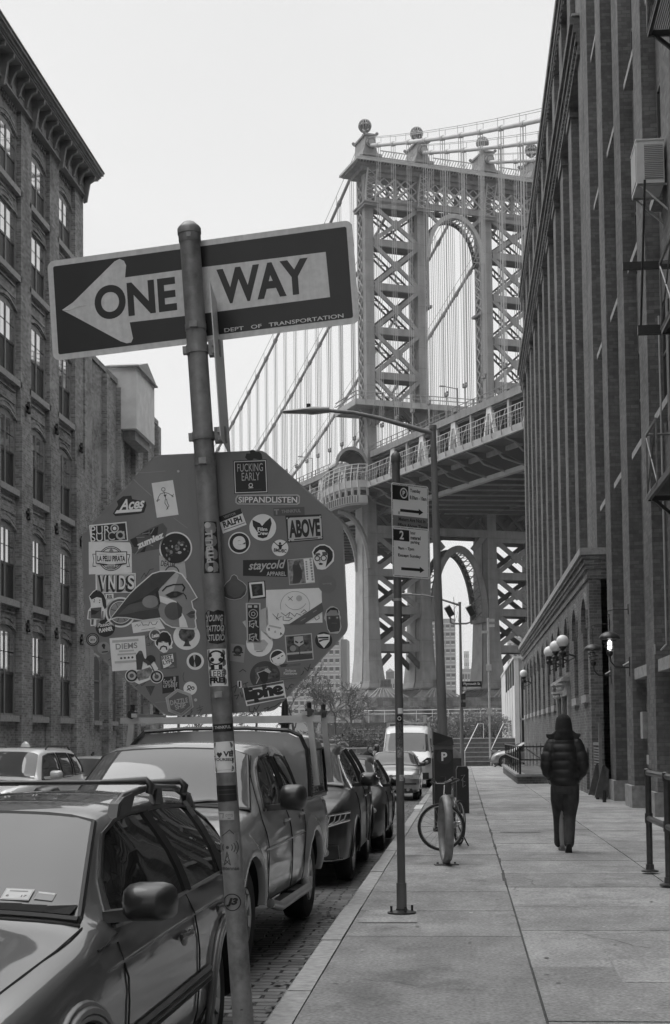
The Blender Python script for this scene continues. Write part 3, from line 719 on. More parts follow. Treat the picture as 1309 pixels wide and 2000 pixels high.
# lattice frieze and cornice across the top
b = MB(M_st)
for u0, u1 in zip(LU[:-1], LU[1:]):
    b.bb(u0 + .8, u1 - .8, -1.9, -1.4, 86.3, 87.3); b.bb(u0 + .8, u1 - .8, -1.9, -1.5, 90.6, 91.2)
    n = 2 if u1 - u0 < 10 else 3; w_ = (u1 - u0 - 1.6) / n
    for k in range(n):
        x = u0 + .8 + k*w_
        for a_, m in ((-1.7, M_st2), (1.5, M_std)):
            b.beam((x, a_, 87.3), (x + w_, a_, 90.6), .22, .3, m); b.beam((x + w_, a_+.01, 87.3), (x, a_+.01, 90.6), .22, .3, m)
            b.beam((x, a_+.02, 88.95), (x + w_/2, a_+.02, 90.6), .12, .2, m); b.beam((x + w_/2, a_+.02, 87.3), (x, a_+.02, 88.95), .12, .2, m)
            b.beam((x + w_, a_+.02, 88.95), (x + w_/2, a_+.02, 87.3), .12, .2, m); b.beam((x + w_/2, a_+.02, 90.6), (x + w_, a_+.02, 88.95), .12, .2, m)
            if k: b.bb(x - .3, x + .3, a_ - .1, a_ + .1, 87.3, 90.6, M_st)
    b.bb(u0 + .8, u1 - .8, 1.2, 1.6, 86.3, 91.2, M_std) if False else b.bb(u0 + .8, u1 - .8, 1.2, 1.6, 86.5, 87.3, M_std)
b.build('lattice_frieze', br)
b = MB(M_st)
for z0, z1, p in ((91.2, 91.9, .6), (91.9, 92.15, 1.7), (92.15, 92.5, 2.1), (92.5, 92.7, 1.8), (92.7, 93.0, 1.5), (93.0, 93.3, 1.2)):
    b.bb(LU[0] - .8 - p, LU[3] + .8 + p, -2.0 - p, 2.0 + p, z0, z1, M_st2 if z0 in (92.15, 92.7) else None)
x = LU[0] - 2.6
while x < LU[3] + 2.6: b.bb(x, x + .25, -4.0, -3.72, 91.92, 92.14, M_std); x += .5
for u0, u1 in zip(LU[:-1], LU[1:]):          # low parapet truss
    x = u0 + 1.7
    b.bb(u0 + 1.6, u1 - 1.6, -3.0, -2.9, 94.35, 94.5, M_st2)
    while x < u1 - 2.1: b.beam((x, -2.95, 93.3), (x + .45, -2.95, 94.35), .08, .1, M_st2); x += .45
b.build('tower_cornice', br)
# portal arches
def arch_pts(hw, z0, z1, n=14, k=1.0):
    return [(-hw*cos(pi*j/(2*n)*1.0), z0 + (z1-z0)*(sin(pi*j/(2*n)))**k) for j in range(n+1)]
def pointed(b, hw, zs, zt, th, a0, a1, m):
    L = arch_pts(hw, zs, zt); O = arch_pts(hw + th, zs, zt + th*1.25)
    for sg in (1, -1):
        for j in range(len(L)-1):
            q = [L[j], L[j+1], O[j+1], O[j]]
            b.prism([(sg*x, z) for x, z in q], a0, a1, m)
b = MB(M_st); hw = 5.0
pointed(b, 4.55, 78.5, 85.4, .6, -2.0, -1.3, M_st2); pointed(b, 4.55, 78.5, 85.4, .5, 1.0, 1.4, M_std)
L = arch_pts(4.55, 78.5, 85.4, 12)
for j in range(12):
    (x0, z0), (x1, z1) = L[j], L[j+1]
    for s_ in (-1, 1): b.beam((s_*x0, -1.3, z0+.2), (s_*x1, 1.0, z1+.2), .15, .1, M_st2); b.beam((s_*x1, -1.3, z1+.2), (s_*x0, 1.0, z0+.2), .15, .1, M_st2)
for s_ in (-1, 1):
    b.bb(min(s_*4.75, s_*5.0), max(s_*4.75, s_*5.0), -1.9, -1.3, 70.6, 78.5); lat(b, (s_*4.85, -1.3, 71), (s_*4.85, -1.3, 78.5), (0, 2.3, 0), 5, .16, M_st2)
    b.bb(min(s_*4.4, s_*5.1), max(s_*4.4, s_*5.1), -2.2, 1.8, 70.2, 70.6)
    b.beam((s_*5.0, -1.7, 86.2), (s_*2.9, -1.7, 84.3), .3, .5); b.beam((s_*5.0, -1.7, 82.2), (s_*3.9, -1.7, 82.3), .3, .3); b.beam((s_*5, -1.7, 85.7), (s_*5, -1.7, 78), .3, .5)
b.build('upper_portal_arch', br)
b = MB(M_st)
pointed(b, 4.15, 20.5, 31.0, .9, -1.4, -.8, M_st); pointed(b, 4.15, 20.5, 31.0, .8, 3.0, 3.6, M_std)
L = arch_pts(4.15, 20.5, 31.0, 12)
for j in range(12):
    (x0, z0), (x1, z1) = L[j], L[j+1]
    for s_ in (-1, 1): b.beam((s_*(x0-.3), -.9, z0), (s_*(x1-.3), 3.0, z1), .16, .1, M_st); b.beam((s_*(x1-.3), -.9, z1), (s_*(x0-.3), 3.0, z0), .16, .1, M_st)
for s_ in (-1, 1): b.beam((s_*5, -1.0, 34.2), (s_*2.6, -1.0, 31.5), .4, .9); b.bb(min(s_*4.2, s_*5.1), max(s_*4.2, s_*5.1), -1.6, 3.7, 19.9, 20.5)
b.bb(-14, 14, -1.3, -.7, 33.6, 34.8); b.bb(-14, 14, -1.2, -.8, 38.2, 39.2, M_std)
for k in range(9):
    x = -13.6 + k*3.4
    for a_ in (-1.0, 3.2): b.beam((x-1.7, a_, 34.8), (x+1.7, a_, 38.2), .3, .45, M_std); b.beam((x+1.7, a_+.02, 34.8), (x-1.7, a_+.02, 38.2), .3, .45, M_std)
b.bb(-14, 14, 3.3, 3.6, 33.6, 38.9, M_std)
b.build('lower_portal_arch', br)
# masonry pier under the tower
b = MB(M_mas)
b.bb(-21, 21, -11.5, 10, -3, 4.6); b.bb(-20.2, 20.2, -9.5, 9, 4.6, 5.8); b.bb(-20.6, 20.6, -9.9, 9.4, 5.8, 6.2); b.bb(-19.4, 19.4, -9.6, 8, 6.2, 7.5)
for u in LU:
    for z0, z1, w_ in ((6.0, 7.49, 4.8), (7.49, 7.52, 4.3)): b.bb(u - w_, u + w_, -w_*1 - 3.5, 0, z0, z1)
    b.bb(u - 5.4, u + 5.4, -12.4, 0, -3, 5.2); b.bb(u - 5.1, u + 5.1, -11.6, 0, 5.2, 6.0)
b.build('masonry_pier', br)
# deck
GR = -.032
def dz(s): return GR * s                # s > 0 towards us
S0, S1 = -440, 215
def run(b, u0, u1, z0, z1, m, s0=S0, s1=S1):
    b.add([(u, -s, z + dz(s)) for s in (s0, s1) for u, z in ((u0,z0),(u1,z0),(u1,z1),(u0,z1))], [(0,1,2,3),(4,7,6,5),(0,4,5,1),(1,5,6,2),(2,6,7,3),(3,7,4,0)], m)
b = MB(M_std)
run(b, -14.9, 14.9, 45.0, 45.5, M_std); run(b, -17.7, 17.7, 39.6, 40.0, M_std)
run(b, -15.3, -14.5, 45.45, 46.4, M_st); run(b, 14.5, 15.3, 45.45, 46.4, M_st)
run(b, -18.2, -17.8, 39.7, 40.6, M_st2); run(b, 17.8, 18.2, 39.7, 40.6, M_st2)
run(b, -12.4, -11.6, 36.9, 37.5, M_st2); run(b, 11.6, 12.4, 36.9, 37.5, M_st); run(b, -5.2, -4.8, 37.3, 39.2, M_std); run(b, 4.8, 5.2, 37.3, 39.2, M_std)
run(b, -15.1, -14.7, 39.0, 39.9, M_st)
s = -150
while s < 150:
    b.bb(-12, 12, -s-.15, -s+.15, 37.2 + dz(s), 39.5 + dz(s), M_std)
    for s_ in (-1, 1):
        vs = [(s_*18, -s-.12, 39.6+dz(s)), (s_*12, -s-.12, 39.6+dz(s)), (s_*12, -s-.12, 37.3+dz(s)), (s_*15, -s-.12, 38.6+dz(s)), (s_*17, -s-.12, 39.4+dz(s))]
        b.add(vs + [(x, y+.24, z) for x, y, z in vs], [(0,1,2,3,4), (5,9,8,7,6)] + [(i, 5+i, 5+(i+1)%5, (i+1)%5) for i in range(5)], M_std)
    b.tube([(-17.9, -s, 39.6+dz(s)), (-16.6, -s, 39.2+dz(s)), (-15.4, -s, 38.1+dz(s)), (-13.5, -s, 37.6+dz(s)), (-12.2, -s, 37.3+dz(s))], .14, M_st, 5)
    # bottom lateral lacing
    b.beam((-12, -s, 37.2+dz(s)), (12, -s-5.5, 37.2+dz(s)), .3, .2, M_st); 
    s += 5.5
# trestle-like tower side beams inside the deck
dk = b.build('deck', br)
s = -118.5 - 3
while s < 120:
    b = MB(M_stw)
    if abs(s) > 3:
        for uu in (-14.9, 14.9, -5.5, 5.5):
            m = M_stw if uu == -14.9 else M_std; zz = dz(s)
            for ds in (-1.9, 1.9): b.beam((uu, -(s+ds), 40 + zz), (uu, -(s+ds*.18), 45.45 + zz), .35, .45, m, (1,0,0))
            b.beam((uu, -s, 41.5+zz), (uu, -s, 45.4+zz), .2, .18, m, (1,0,0)); b.bb(uu-.2, uu+.2, -s-.7, -s+.7, 44.6+zz, 45.45+zz, m)
            b.bb(uu-.2, uu+.2, -(s+5.5)-.25, -(s+5.5)+.25, 40+dz(s+5.5), 45.45+dz(s+5.5), M_st2 if uu == -14.9 else m)
        for uu in (-14.9, 14.9, -5.5, 5.5): b.beam((uu, -(s-.2), 45.3+zz), (uu, -(s+5.6), 45.3+dz(s+5.5)), .2, .12, M_st)
        b.beam((-14.9, -s, 45.25+zz), (14.9, -s, 45.25+zz), .2, .3, M_std)
        b.build('truss_panel', br)
    s += 11
b = MB(M_st2)
for s0, s1, uu, z0, z1, m in ((-400, 200, -15.2, 46.4, 47.35, M_st), (-400, 200, 15.2, 46.4, 47.35, M_st)):
    for z in (.35, .95): run(b, uu-.05, uu+.05, z0+z-.04, z0+z+.04, m, s0, s1)
    s = -150
    while s < 120: b.bb(uu-.06, uu+.06, -s-.06, -s+.06, z0+dz(s), z0+1+dz(s), m); s += 2.2
run(b, -14.4, 14.4, 45.9, 46.3, M_std)
b.build('roadway_railing', br)
b = MB(M_st2); M_fence = mat('fence_rail', .52, .5, var=.05)
for z in (.55, 1.1, 1.65, 2.35): run(b, -18.22, -18.16, 40.6+z, 40.66+z, M_fence if z > 1.2 else M_st, -400, -4.5); run(b, -18.22, -18.16, 40.6+z, 40.66+z, M_fence if z > 1.2 else M_st, 4.5, 200)
s = -150
while s < 120:
    if abs(s) > 4.5:
        b.tube([(-18.3, -s, 39.9+dz(s)), (-18.45, -s, 40.8+dz(s)), (-18.2, -s, 41.9+dz(s)), (-17.7, -s, 43.1+dz(s))], .07, M_st, 4)
        for q in (.7, 1.4, 2.1): b.beam((-18.19, -s-q, 40.6+dz(s+q)), (-18.19, -s-q, 42.95+dz(s+q)), .04, .04, M_fence)
    s += 2.75
b.build('walkway_fence', br)
# balconies of the tower
def ring(b, pts, z0, z1, m, closed=False):
    for p, q in zip(pts[:-1], pts[1:]): b.beam((p[0], p[1], (z0+z1)/2), (q[0], q[1], (z0+z1)/2), .25, z1 - z0, m)
b = MB(M_st)
P_ = [(-19.2 if s_ < 0 else 19.2, a_) for s_, a_ in ()]
b.bb(-18.6, 18.6, -4.6, 4.6, 53.2, 53.45); ring(b, [(-18.6, 4.6), (-18.6, -4.6), (18.6, -4.6), (18.6, 4.6), (-18.6, 4.6)], 53.0, 53.9, M_st2)
for z in (54.5, 55.1): ring(b, [(-18.6, 4.6), (-18.6, -4.6), (18.6, -4.6), (18.6, 4.6)], z, z + .08, M_st2)
x = -18.6
while x <= 18.6: b.tube([(x, -4.75, 53.2), (x, -4.85, 54), (x, -4.6, 55.2)], .07, M_st2, 4); x += 1.55
for u in LU:
    for s_ in (-1, 1):
        b.prism([(u + s_*.9, 53), (u + s_*2.3, 53), (u + s_*1.6, 52.3), (u + s_*1.1, 51.2), (u + s_*.9, 50.2)], -2.2, -2.0)
    for k in (-1, 1): b.tube([(u - .5*k, -2.2, 50.4), (u - .5*k, -3.0, 51.2), (u - .5*k, -4.4, 53)], .15, n=5)
b.build('tower_balcony', br)
b = MB(M_st)
pts = [(-18.0 - 3.4*sin(pi*k/12)**.7, 7.5*cos(pi*k/12)*-1) for k in range(13)]
poly = [(x, y) for x, y in pts]
for z0, z1 in ((39.2, 39.6), (36.9, 37.2)):
    n = len(poly); b.add([(x, y, z0) for x, y in poly] + [(x, y, z1) for x, y in poly], [tuple(range(n)), tuple(range(n, 2*n))[::-1]] + [(i, n+i, n+(i+1)%n, (i+1)%n) for i in range(n)])
ring(b, pts, 39.6, 40.7, M_st2); ring(b, pts, 37.2, 38.4, M_st2)
for z, m in ((41.3, M_st), (41.9, M_fence), (42.5, M_fence), (43.1, M_fence)): ring(b, [(x, y) for x, y in pts], z, z + .08, m)
for x, y in pts: b.tube([(x - .2, y, 39.6), (x - .3, y, 41), (x, y, 43.2)], .08, M_fence, 4); b.beam((x, y, 38.4), (x, y, 39.6), .35, .3, M_st2)
for k in range(60):
    t = k / 59 * 12; i = min(int(t), 11); f_ = t - i; x = pts[i][0]*(1-f_) + pts[i+1][0]*f_; y = pts[i][1]*(1-f_) + pts[i+1][1]*f_
    b.beam((x, y, 40.7), (x, y, 43.0), .05, .05, M_st2); b.beam((x - .14, y, 37.3), (x - .14, y, 38.3), .2, .12, M_std if k % 2 else M_st2)
# supporting brackets under the balcony
for y in (-1.5, 3.5):
    n = 8; Q = [(-20.6 + 4.9*sin(pi/2*j/n), 28.0 + 8.6*cos(pi/2*j/n)) for j in range(n+1)]
    for p, q in zip(Q[:-1], Q[1:]): b.beam((p[0], y, p[1]), (q[0], y, q[1]), .5, .35, M_st2, (0,1,0)); b.beam((p[0]+.45, y, p[1]+.3), (q[0]+.45, y, q[1]+.1), .3, .2, M_st, (0,1,0))
b.build('walkway_balcony', br)
b = MB(M_st); n = 12; cu, ca, r_ = -18.6, .2, 2.5
for i in range(n):                                   # half-dome canopy
    t0, t1 = pi*i/n, pi*(i+1)/n
    for j in range(6):
        p0, p1 = j/6, (j+1)/6; f = lambda t, p: (cu + r_*cos(t)*(1 - .12*p), ca - 2.6 + 4.4*p, 43.9 + r_*1.05*sin(t)*sqrt(max(0, 1 - (p*.75)**2)))
        b.add([f(t0,p0), f(t1,p0), f(t1,p1), f(t0,p1)], [(0,1,2,3)], M_fence)
        g_ = lambda t, p: (cu + (r_-.3)*cos(t)*(1 - .12*p), ca - 2.6 + 4.4*p, 43.8 + (r_-.35)*1.05*sin(t)*sqrt(max(0, 1 - (p*.75)**2)))
        b.add([g_(t0,p0), g_(t1,p0), g_(t1,p1), g_(t0,p1)], [(3,2,1,0)], M_std)
    a_, c_ = (cu + r_*cos(t0), ca - 2.65, 43.9 + r_*1.05*sin(t0)), (cu + r_*cos(t1), ca - 2.65, 43.9 + r_*1.05*sin(t1)); b.beam(a_, c_, .3, .5, M_st)
for s_ in (-1, 1): b.beam((cu + s_*r_, ca - 2.6, 43.9), (cu + s_*r_*.9, ca + 1.9, 43.9), .45, .35, M_st2); b.beam((cu + s_*r_*.95, ca + .5, 40.6), (cu + s_*r_*.95, ca + .5, 43.8), .5, .5, M_std)
b.build('canopy', br, smooth=50)
# main cables and hangers
def cn(s): return 96.2 - .385*s + .00062*s*s
def cf(a): return 96.2 - .4375*a + .4375*a*a/448
for i, u in enumerate(LU):
    b = MB(M_cable)
    b.tube([(u, -s, cn(s)) for s in [0, 2] + list(range(8, 190, 12))], .30, M_cable, 10)
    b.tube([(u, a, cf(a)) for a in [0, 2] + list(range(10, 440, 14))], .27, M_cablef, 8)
    for k, (f_, sg, m) in enumerate(((cn, -1, M_cable), (cf, 1, M_cablef))):
        for dx in (-.45, .45):
            b.tube([(u + dx, sg*t, f_(t) + 1.25) for t in range(3, 190, 11)], .045, M_rope, 4)
        t = 6
        while t < 125:
            b.tube([(u, sg*(t-.4), f_(t-.4)), (u, sg*(t+.4), f_(t+.4))], .40, m, 8); b.beam((u-.45, sg*t, f_(t)), (u-.45, sg*t, f_(t)+1.3), .06, .06, m); b.beam((u+.45, sg*t, f_(t)), (u+.45, sg*t, f_(t)+1.3), .06, .06, m)
            t += 6.0
    cb_ = b.build('main_cable', br, smooth=60)
nh = 0
for i, u in enumerate(LU):
    for k, (f_, sg, cnt, st_) in enumerate(((cn, -1, (10, 8, 4, 3)[i], 6.0), (cf, 1, (19, 19, 18, 17)[i], 6.0))):
        for j in range(cnt):
            t = 6 + j*st_; zc = f_(t); zd = 46.2 + GR*(-sg*t)
            if zc < zd + 1: continue
            b = MB(M_rope); kn = zd + 3.4
            for dy in (-.38, .38):
                for du in (-.16, .16): b.tube([(u+du, sg*t+dy, zc), (u+du, sg*t+dy, kn)], .042, M_rope, 4, cap=False)
            b.tube([(u, sg*t, kn), (u, sg*t, zd - .5)], .1, M_rope, 5)
            b.ball((u, sg*t, kn + .1), .34, M_st, 6, sc=(1, 1.3, .8)); b.ball((u, sg*t-.4, kn+.45), .2, M_st, 6); b.ball((u, sg*t+.4, kn+.45), .2, M_st, 6)
            b.build('hanger', br); nh += 1
# lamp posts on the bridge walkway
for s in (-34, 28.5):
    b = MB(M_st); z = 46 + dz(s)
    b.tube([(-12.5, -s, z), (-12.5, -s, z + 5.2)], .09, n=6); b.tube([(-12.5, -s, z + 5.1), (-14.4, -s, z + 5.3)], .06, n=5); b.box((-14.8, -s, z + 5.3), (.8, .3, .14))
    b.build('bridge_lamp', br)
# ================================================================ vehicles
def paint(name, v, r=.3, coat=1.0, metal=.0):
    q = NT(name); b = q.b
    n = q.noise(1.5, detail=6); q.l(q.rng(n, v*.93, v*1.07), b.inputs['Base Color'])
    b.inputs['Roughness'].default_value = r; b.inputs['Metallic'].default_value = metal
    b.inputs['Coat Weight'].default_value = coat; b.inputs['Coat Roughness'].default_value = .04; b.inputs['Coat IOR'].default_value = 1.9
    return q.m
M_tyre = mat('tyre', .022, .75, var=.2, scale=30); M_rim = mat('alloy', .42, .35, metal=.7, var=.12, scale=12)
M_plas = mat('black_plastic', .022, .42, var=.12, scale=20, coat=.35); M_chr = mat('chrome', .7, .12, metal=1, var=0)
M_lamp = mat('lamp_glass', .35, .08, var=.2, scale=25, coat=.6); M_lampd = mat('lamp_dark', .05, .1, var=.2)
M_wglass = mat('car_glass', .012, .02, var=0, ior=1.75); M_under = mat('car_underside', .012, .9, var=0)
def shield_mat(name, v):                          # windscreens mirror the pale sky; dashboards show dimly behind
    q = NT(name); n = q.noise(1.2, detail=3, stretch=(.7, .4, 1)); q.l(q.rng(n, v*1.1, v*1.5), q.b.inputs['Base Color'])
    q.b.inputs['Roughness'].default_value = .03; q.b.inputs['IOR'].default_value = 1.5; return q.m
M_shield = shield_mat('windscreen_glass', .07)
def cr(p0, p1, p2, p3, t):
    return .5*((2*p1) + (-p0+p2)*t + (2*p0-5*p1+4*p2-p3)*t*t + (-p0+3*p1-3*p2+p3)*t*t*t)
def lin(tab, y, k):
    if y <= tab[0][0]: return tab[0][k]
    for a, b in zip(tab[:-1], tab[1:]):
        if y <= b[0]: t = (y - a[0]) / (b[0] - a[0]); return a[k]*(1-t) + b[k]*t
    return tab[-1][k]
def spl(tab, y, k):
    n = len(tab)
    if y <= tab[0][0]: return tab[0][k]
    for i in range(n-1):
        if y <= tab[i+1][0]:
            h = tab[i+1][0]-tab[i][0]; t = (y-tab[i][0])/h
            p1, p2 = tab[i][k], tab[i+1][k]
            m1 = (p2 - tab[i-1][k])/(tab[i+1][0]-tab[i-1][0])*h if i else (p2-p1)
            m2 = (tab[i+2][k]-p1)/(tab[i+2][0]-tab[i][0])*h if i < n-2 else (p2-p1)
            # monotone limiter
            if (p2-p1) == 0: m1 = m2 = 0
            else:
                if m1*(p2-p1) < 0: m1 = 0
                if m2*(p2-p1) < 0: m2 = 0
                m1 = max(-3*abs(p2-p1), min(3*abs(p2-p1), m1)); m2 = max(-3*abs(p2-p1), min(3*abs(p2-p1), m2))
            t2, t3 = t*t, t*t*t
            return (2*t3-3*t2+1)*p1 + (t3-2*t2+t)*m1 + (-2*t3+3*t2)*p2 + (t3-t2)*m2
    return tab[-1][k]
class Car:
    """lofted body. table rows: y, z bottom, half width, z belt, z top, half width at top"""
    def __init__(s, name, label, cat, X, Y, rz, tab, pm, group=None, zroad=None, tumble=.035):
        s.tab = tab; s.pm = pm; s.tb = tumble
        s.o = thing(name, label, cat, (X, Y, (gz(Y) - .17 if zroad is None else zroad)), rz, group); s.L = tab[-1][0]
    def sec(s, y):
        zb, w_, ze, zt, wt = [spl(s.tab, y, k) for k in (1, 2, 3, 4, 5)]
        h = ze - zb; up = zt - ze
        P = [(w_*.55, zb), (w_*.90, zb+.005), (w_*.965, zb+.05), (w_*.99, zb+.22*h), (w_*1.0, zb+.5*h), (w_*.995, zb+.72*h), (w_*.965, zb+.93*h), (w_*.935, ze)]
        we = w_*.935 - .012
        if up > .12:
            sd = [(we + (wt-we)*t - 0 + .03*sin(pi*t), ze + (up-.07)*t) for t in (.04, .3, .55, .8, 1.0)]
            P += sd + [(wt*.955, zt-.03), (wt*.86, zt-.006), (wt*.6, zt+.012), (wt*.3, zt+.02), (0, zt+.024)]
        else:
            P += [(we + (wt-we)*t, ze + up*(t**.6)) for t in (.12, .3, .5, .75, 1.0)]
            P += [(wt*.9, zt+.008), (wt*.78, zt+.015), (wt*.55, zt+.026), (wt*.28, zt+.034), (0, zt+.037)]
        return P
    def W(s, y, z):
        P = s.sec(y)[1:14]
        for (x0, z0), (x1, z1) in zip(P[:-1], P[1:]):
            if z <= z1: return x0 + (x1-x0)*max(0, (z-z0))/max(1e-6, z1-z0)
        return P[-1][0]
    def T(s, y, x):
        P = s.sec(y)[7:][::-1]; x = abs(x)
        for (x0, z0), (x1, z1) in zip(P[:-1], P[1:]):
            if x <= x1: return z0 + (z1-z0)*(x-x0)/max(1e-6, x1-x0)
        return P[-1][1]
    def body(s, wheels, r, dy=.07, name='body', arch=.04, mt=None):
        ys = [s.tab[0][0]]; 
        while ys[-1] < s.L - dy*.6: ys.append(ys[-1] + dy)
        ys[-1] = s.L; mb = MB(s.pm); n = 0; secs = []
        for y in ys:
            P = s.sec(y); ring = [(x, y, z) for x, z in P] + [(-x, y, z) for x, z in P[::-1][1:]]
            n = len(ring); secs += ring
        fs = []
        for i in range(len(ys)-1):
            for j in range(n):
                a, b = i*n + j, i*n + (j+1) % n; fs.append((a, a+n, b+n, b))
        fs.append(tuple(range(n))); fs.append(tuple((len(ys)-1)*n + j for j in range(n))[::-1])
        mb.add(secs, fs); bo = mb.build(name, s.o)
        bm = bmesh.new(); bm.from_mesh(bo.data); bmesh.ops.recalc_face_normals(bm, faces=bm.faces)
        for _ in range(2): bmesh.ops.smooth_vert(bm, verts=[v for v in bm.verts if s.tab[0][0]+.02 < v.co.y < s.L-.02], factor=.5, use_axis_x=True, use_axis_y=False, use_axis_z=True)
        bm.to_mesh(bo.data); bm.free()
        cut = MB(M_under)
        for wy in wheels:
            for sg in (-1, 1):
                x1 = s.W(wy, r) + .2; cut.tube([(sg*(x1-.62), wy, r+.01), (sg*x1, wy, r+.01)], r + arch, M_under, 36)
        bo.data.materials.append(M_under)
        co = cut.build('cut', s.o); bm = bmesh.new(); bm.from_mesh(co.data); bmesh.ops.recalc_face_normals(bm, faces=bm.faces); bm.to_mesh(co.data); bm.free(); m = bo.modifiers.new('b', 'BOOLEAN'); m.operation = 'DIFFERENCE'; m.object = co; m.solver = 'EXACT'
        bpy.context.view_layer.update()
        me = bpy.data.meshes.new_from_object(bo.evaluated_get(bpy.context.evaluated_depsgraph_get()))
        bo.modifiers.clear(); old = bo.data; bo.data = me; bpy.data.meshes.remove(old); bpy.data.objects.remove(co)
        me.polygons.foreach_set('use_smooth', [True]*len(me.polygons)); me.set_sharp_from_angle(angle=radians(32))
        s.b = bo; return bo
    def side(s, name, poly, m, parent=None, off=.010, sg=1, step=.07, label=None):
        """a panel on the flank, outlined in (y, z)"""
        pts = [V(p) for p in poly]; n = len(pts); O = []
        for i in range(n):
            a, b = pts[i], pts[(i+1) % n]; k = max(1, int((b-a).length/step))
            for j in range(k): O.append(a + (b-a)*j/k)
        ys = [p.x for p in O]; zs = [p.y for p in O]; I = []
        def inside(x, y):
            c = False; j = len(O)-1
            for i in range(len(O)):
                if (O[i].y > y) != (O[j].y > y) and x < (O[j].x-O[i].x)*(y-O[i].y)/(O[j].y-O[i].y)+O[i].x: c = not c
                j = i
            return c
        y = min(ys) + step*.5
        while y < max(ys):
            z = min(zs) + step*.4
            while z < max(zs):
                if inside(y, z) and min((V((y, z))-p).length for p in O) > step*.4: I.append(V((y, z)))
                z += step*.7
            y += step
        r = delaunay_2d_cdt(O + I, [], [list(range(len(O)))], 1, 1e-5)
        mb = MB(m); mb.add([(sg*(s.W(p.x, p.y) + off), p.x, p.y) for p in r[0]], [tuple(f)[::sg] for f in r[2]])
        o = mb.build(name, parent or s.o, smooth=40); 
        if label: o['label'] = label
        return o
    def strip(s, mb, pts, m, wd=.012, off=.003, sg=1, n=4):
        """thin line along (y, z) points on the flank"""
        out = []
        for a, b in zip(pts[:-1], pts[1:]):
            k = max(1, int(math.hypot(b[0]-a[0], b[1]-a[1])/.08))
            out += [(a[0]+(b[0]-a[0])*j/k, a[1]+(b[1]-a[1])*j/k) for j in range(k)]
        out.append(pts[-1]); mb.tube([(sg*(s.W(y, z)+off+.002), y, z) for y, z in out], wd/2, m, n); return mb
    def top(s, name, y0, y1, x0, x1, m, parent=None, off=.012, nx=14, ny=10, inset=None):
        """panel on the upper surface between two stations; x limits as functions of t"""
        mb = MB(m); vs = []
        for i in range(ny+1):
            t = i/ny; y = y0 + (y1-y0)*t; a, b = x0(t), x1(t)
            for j in range(nx+1):
                x = a + (b-a)*j/nx; vs.append((x, y - off*.5, s.T(y, x) + off))
        mb.add(vs, [(i*(nx+1)+j, i*(nx+1)+j+1, (i+1)*(nx+1)+j+1, (i+1)*(nx+1)+j) for i in range(ny) for j in range(nx)])
        return mb.build(name, parent or s.o, smooth=40)
    def wheel(s, y, sg, r, w_=.21, inset=.03, spokes=5, rimr=.62, m=None, fat=1.0, steer=0):
        x = sg*(s.W(y, r*.9) - inset)
        wo = bpy.data.objects.new('wheel', None); COL.objects.link(wo); wo.parent = s.o; wo.location = (x, y, r); wo.rotation_euler.z = steer
        mb = MB(M_tyre); R_ = Matrix.Rotation(pi/2*sg, 4, 'Y')
        q = rimr*r; prof = [(q, -w_), (r*.86, -w_), (r*.97, -w_+.02), (r, -w_+.05), (r, -.05), (r*.975, -.02), (r*.87, 0), (q+.01, -.008), (q, -.02)]
        mb.lathe([(a, z) for a, z in prof], M_tyre, 40, R_)
        t = mb.build('tyre', wo, smooth=40)
        b = MB(m or M_rim); b.lathe([(q-.018, -.02), (q, -.008), (q-.002, -.03), (q-.03, -.06), (q-.035, -w_+.02)], None, 40, R_)
        b.lathe([(.001, -.085), (q-.01, -.10), (q-.01, -.11), (.001, -.11)], M_under, 24, R_)
        b.lathe([(.001, -.012), (.05, -.015), (.065, -.03), (.07, -.1)], None, 16, R_)
        for k in range(spokes):
            a = 2*pi*k/spokes + .2
            for d in (-.09, .09):
                c0 = R_ @ V((.05*cos(a), .05*sin(a), -.035)); c1 = R_ @ V(((q-.02)*cos(a+d), (q-.02)*sin(a+d), -.02))
                b.beam(c0, c1, .05*r/.33, .03, None, R_.to_3x3() @ V((0, 0, 1)))
        b.build('rim', wo, smooth=35); return wo
    def arch_lip(s, mb, wy, r, m, wd=.02, sg=1, a0=-.15, a1=pi+.15, off=.004, n=6):
        pts = [(wy + r*cos(a0+(a1-a0)*i/18), .0 + r*sin(a0+(a1-a0)*i/18)) for i in range(19)]
        return pts
def pillars(): pass
def mirror(car, y, z, sg, size=(.24, .12, .17), m=None, arm=.1, name='mirror', shell=None):
    x = car.W(y, z) + .0; mb = MB(m or M_plas); a, b, c = size; n = 14
    cx = sg*(x + arm + a/2); vs = []; rows = 7
    for i in range(rows):                               # rounded shell bulging towards the front of the car (-y)
        t = i/(rows-1); k = sqrt(max(0, 1-(t*.98)**2.6)); yy = y - b*t + b*.25
        for j in range(n):
            u = 2*pi*j/n; ex = abs(cos(u))**.55*(1 if cos(u) > 0 else -1); ez = abs(sin(u))**.6*(1 if sin(u) > 0 else -1)
            vs.append((cx + ex*a/2*(.35+.65*k), yy, z + c/2 + ez*c/2*(.25+.75*k)))
    fs = [(i*n+j, i*n+(j+1) % n, (i+1)*n+(j+1) % n, (i+1)*n+j) for i in range(rows-1) for j in range(n)] + [tuple(range(n)), tuple((rows-1)*n+j for j in range(n))[::-1]]
    mb.add(vs, fs); mb.beam((sg*(x-.03), y, z+.02), (cx, y, z+.04), .09, .05)
    bm = mb.build(name, car.o, smooth=60); bmx = bmesh.new(); bmx.from_mesh(bm.data); bmesh.ops.recalc_face_normals(bmx, faces=bmx.faces); bmx.to_mesh(bm.data); bmx.free(); bm.data.set_sharp_from_angle(angle=radians(60)); return bm
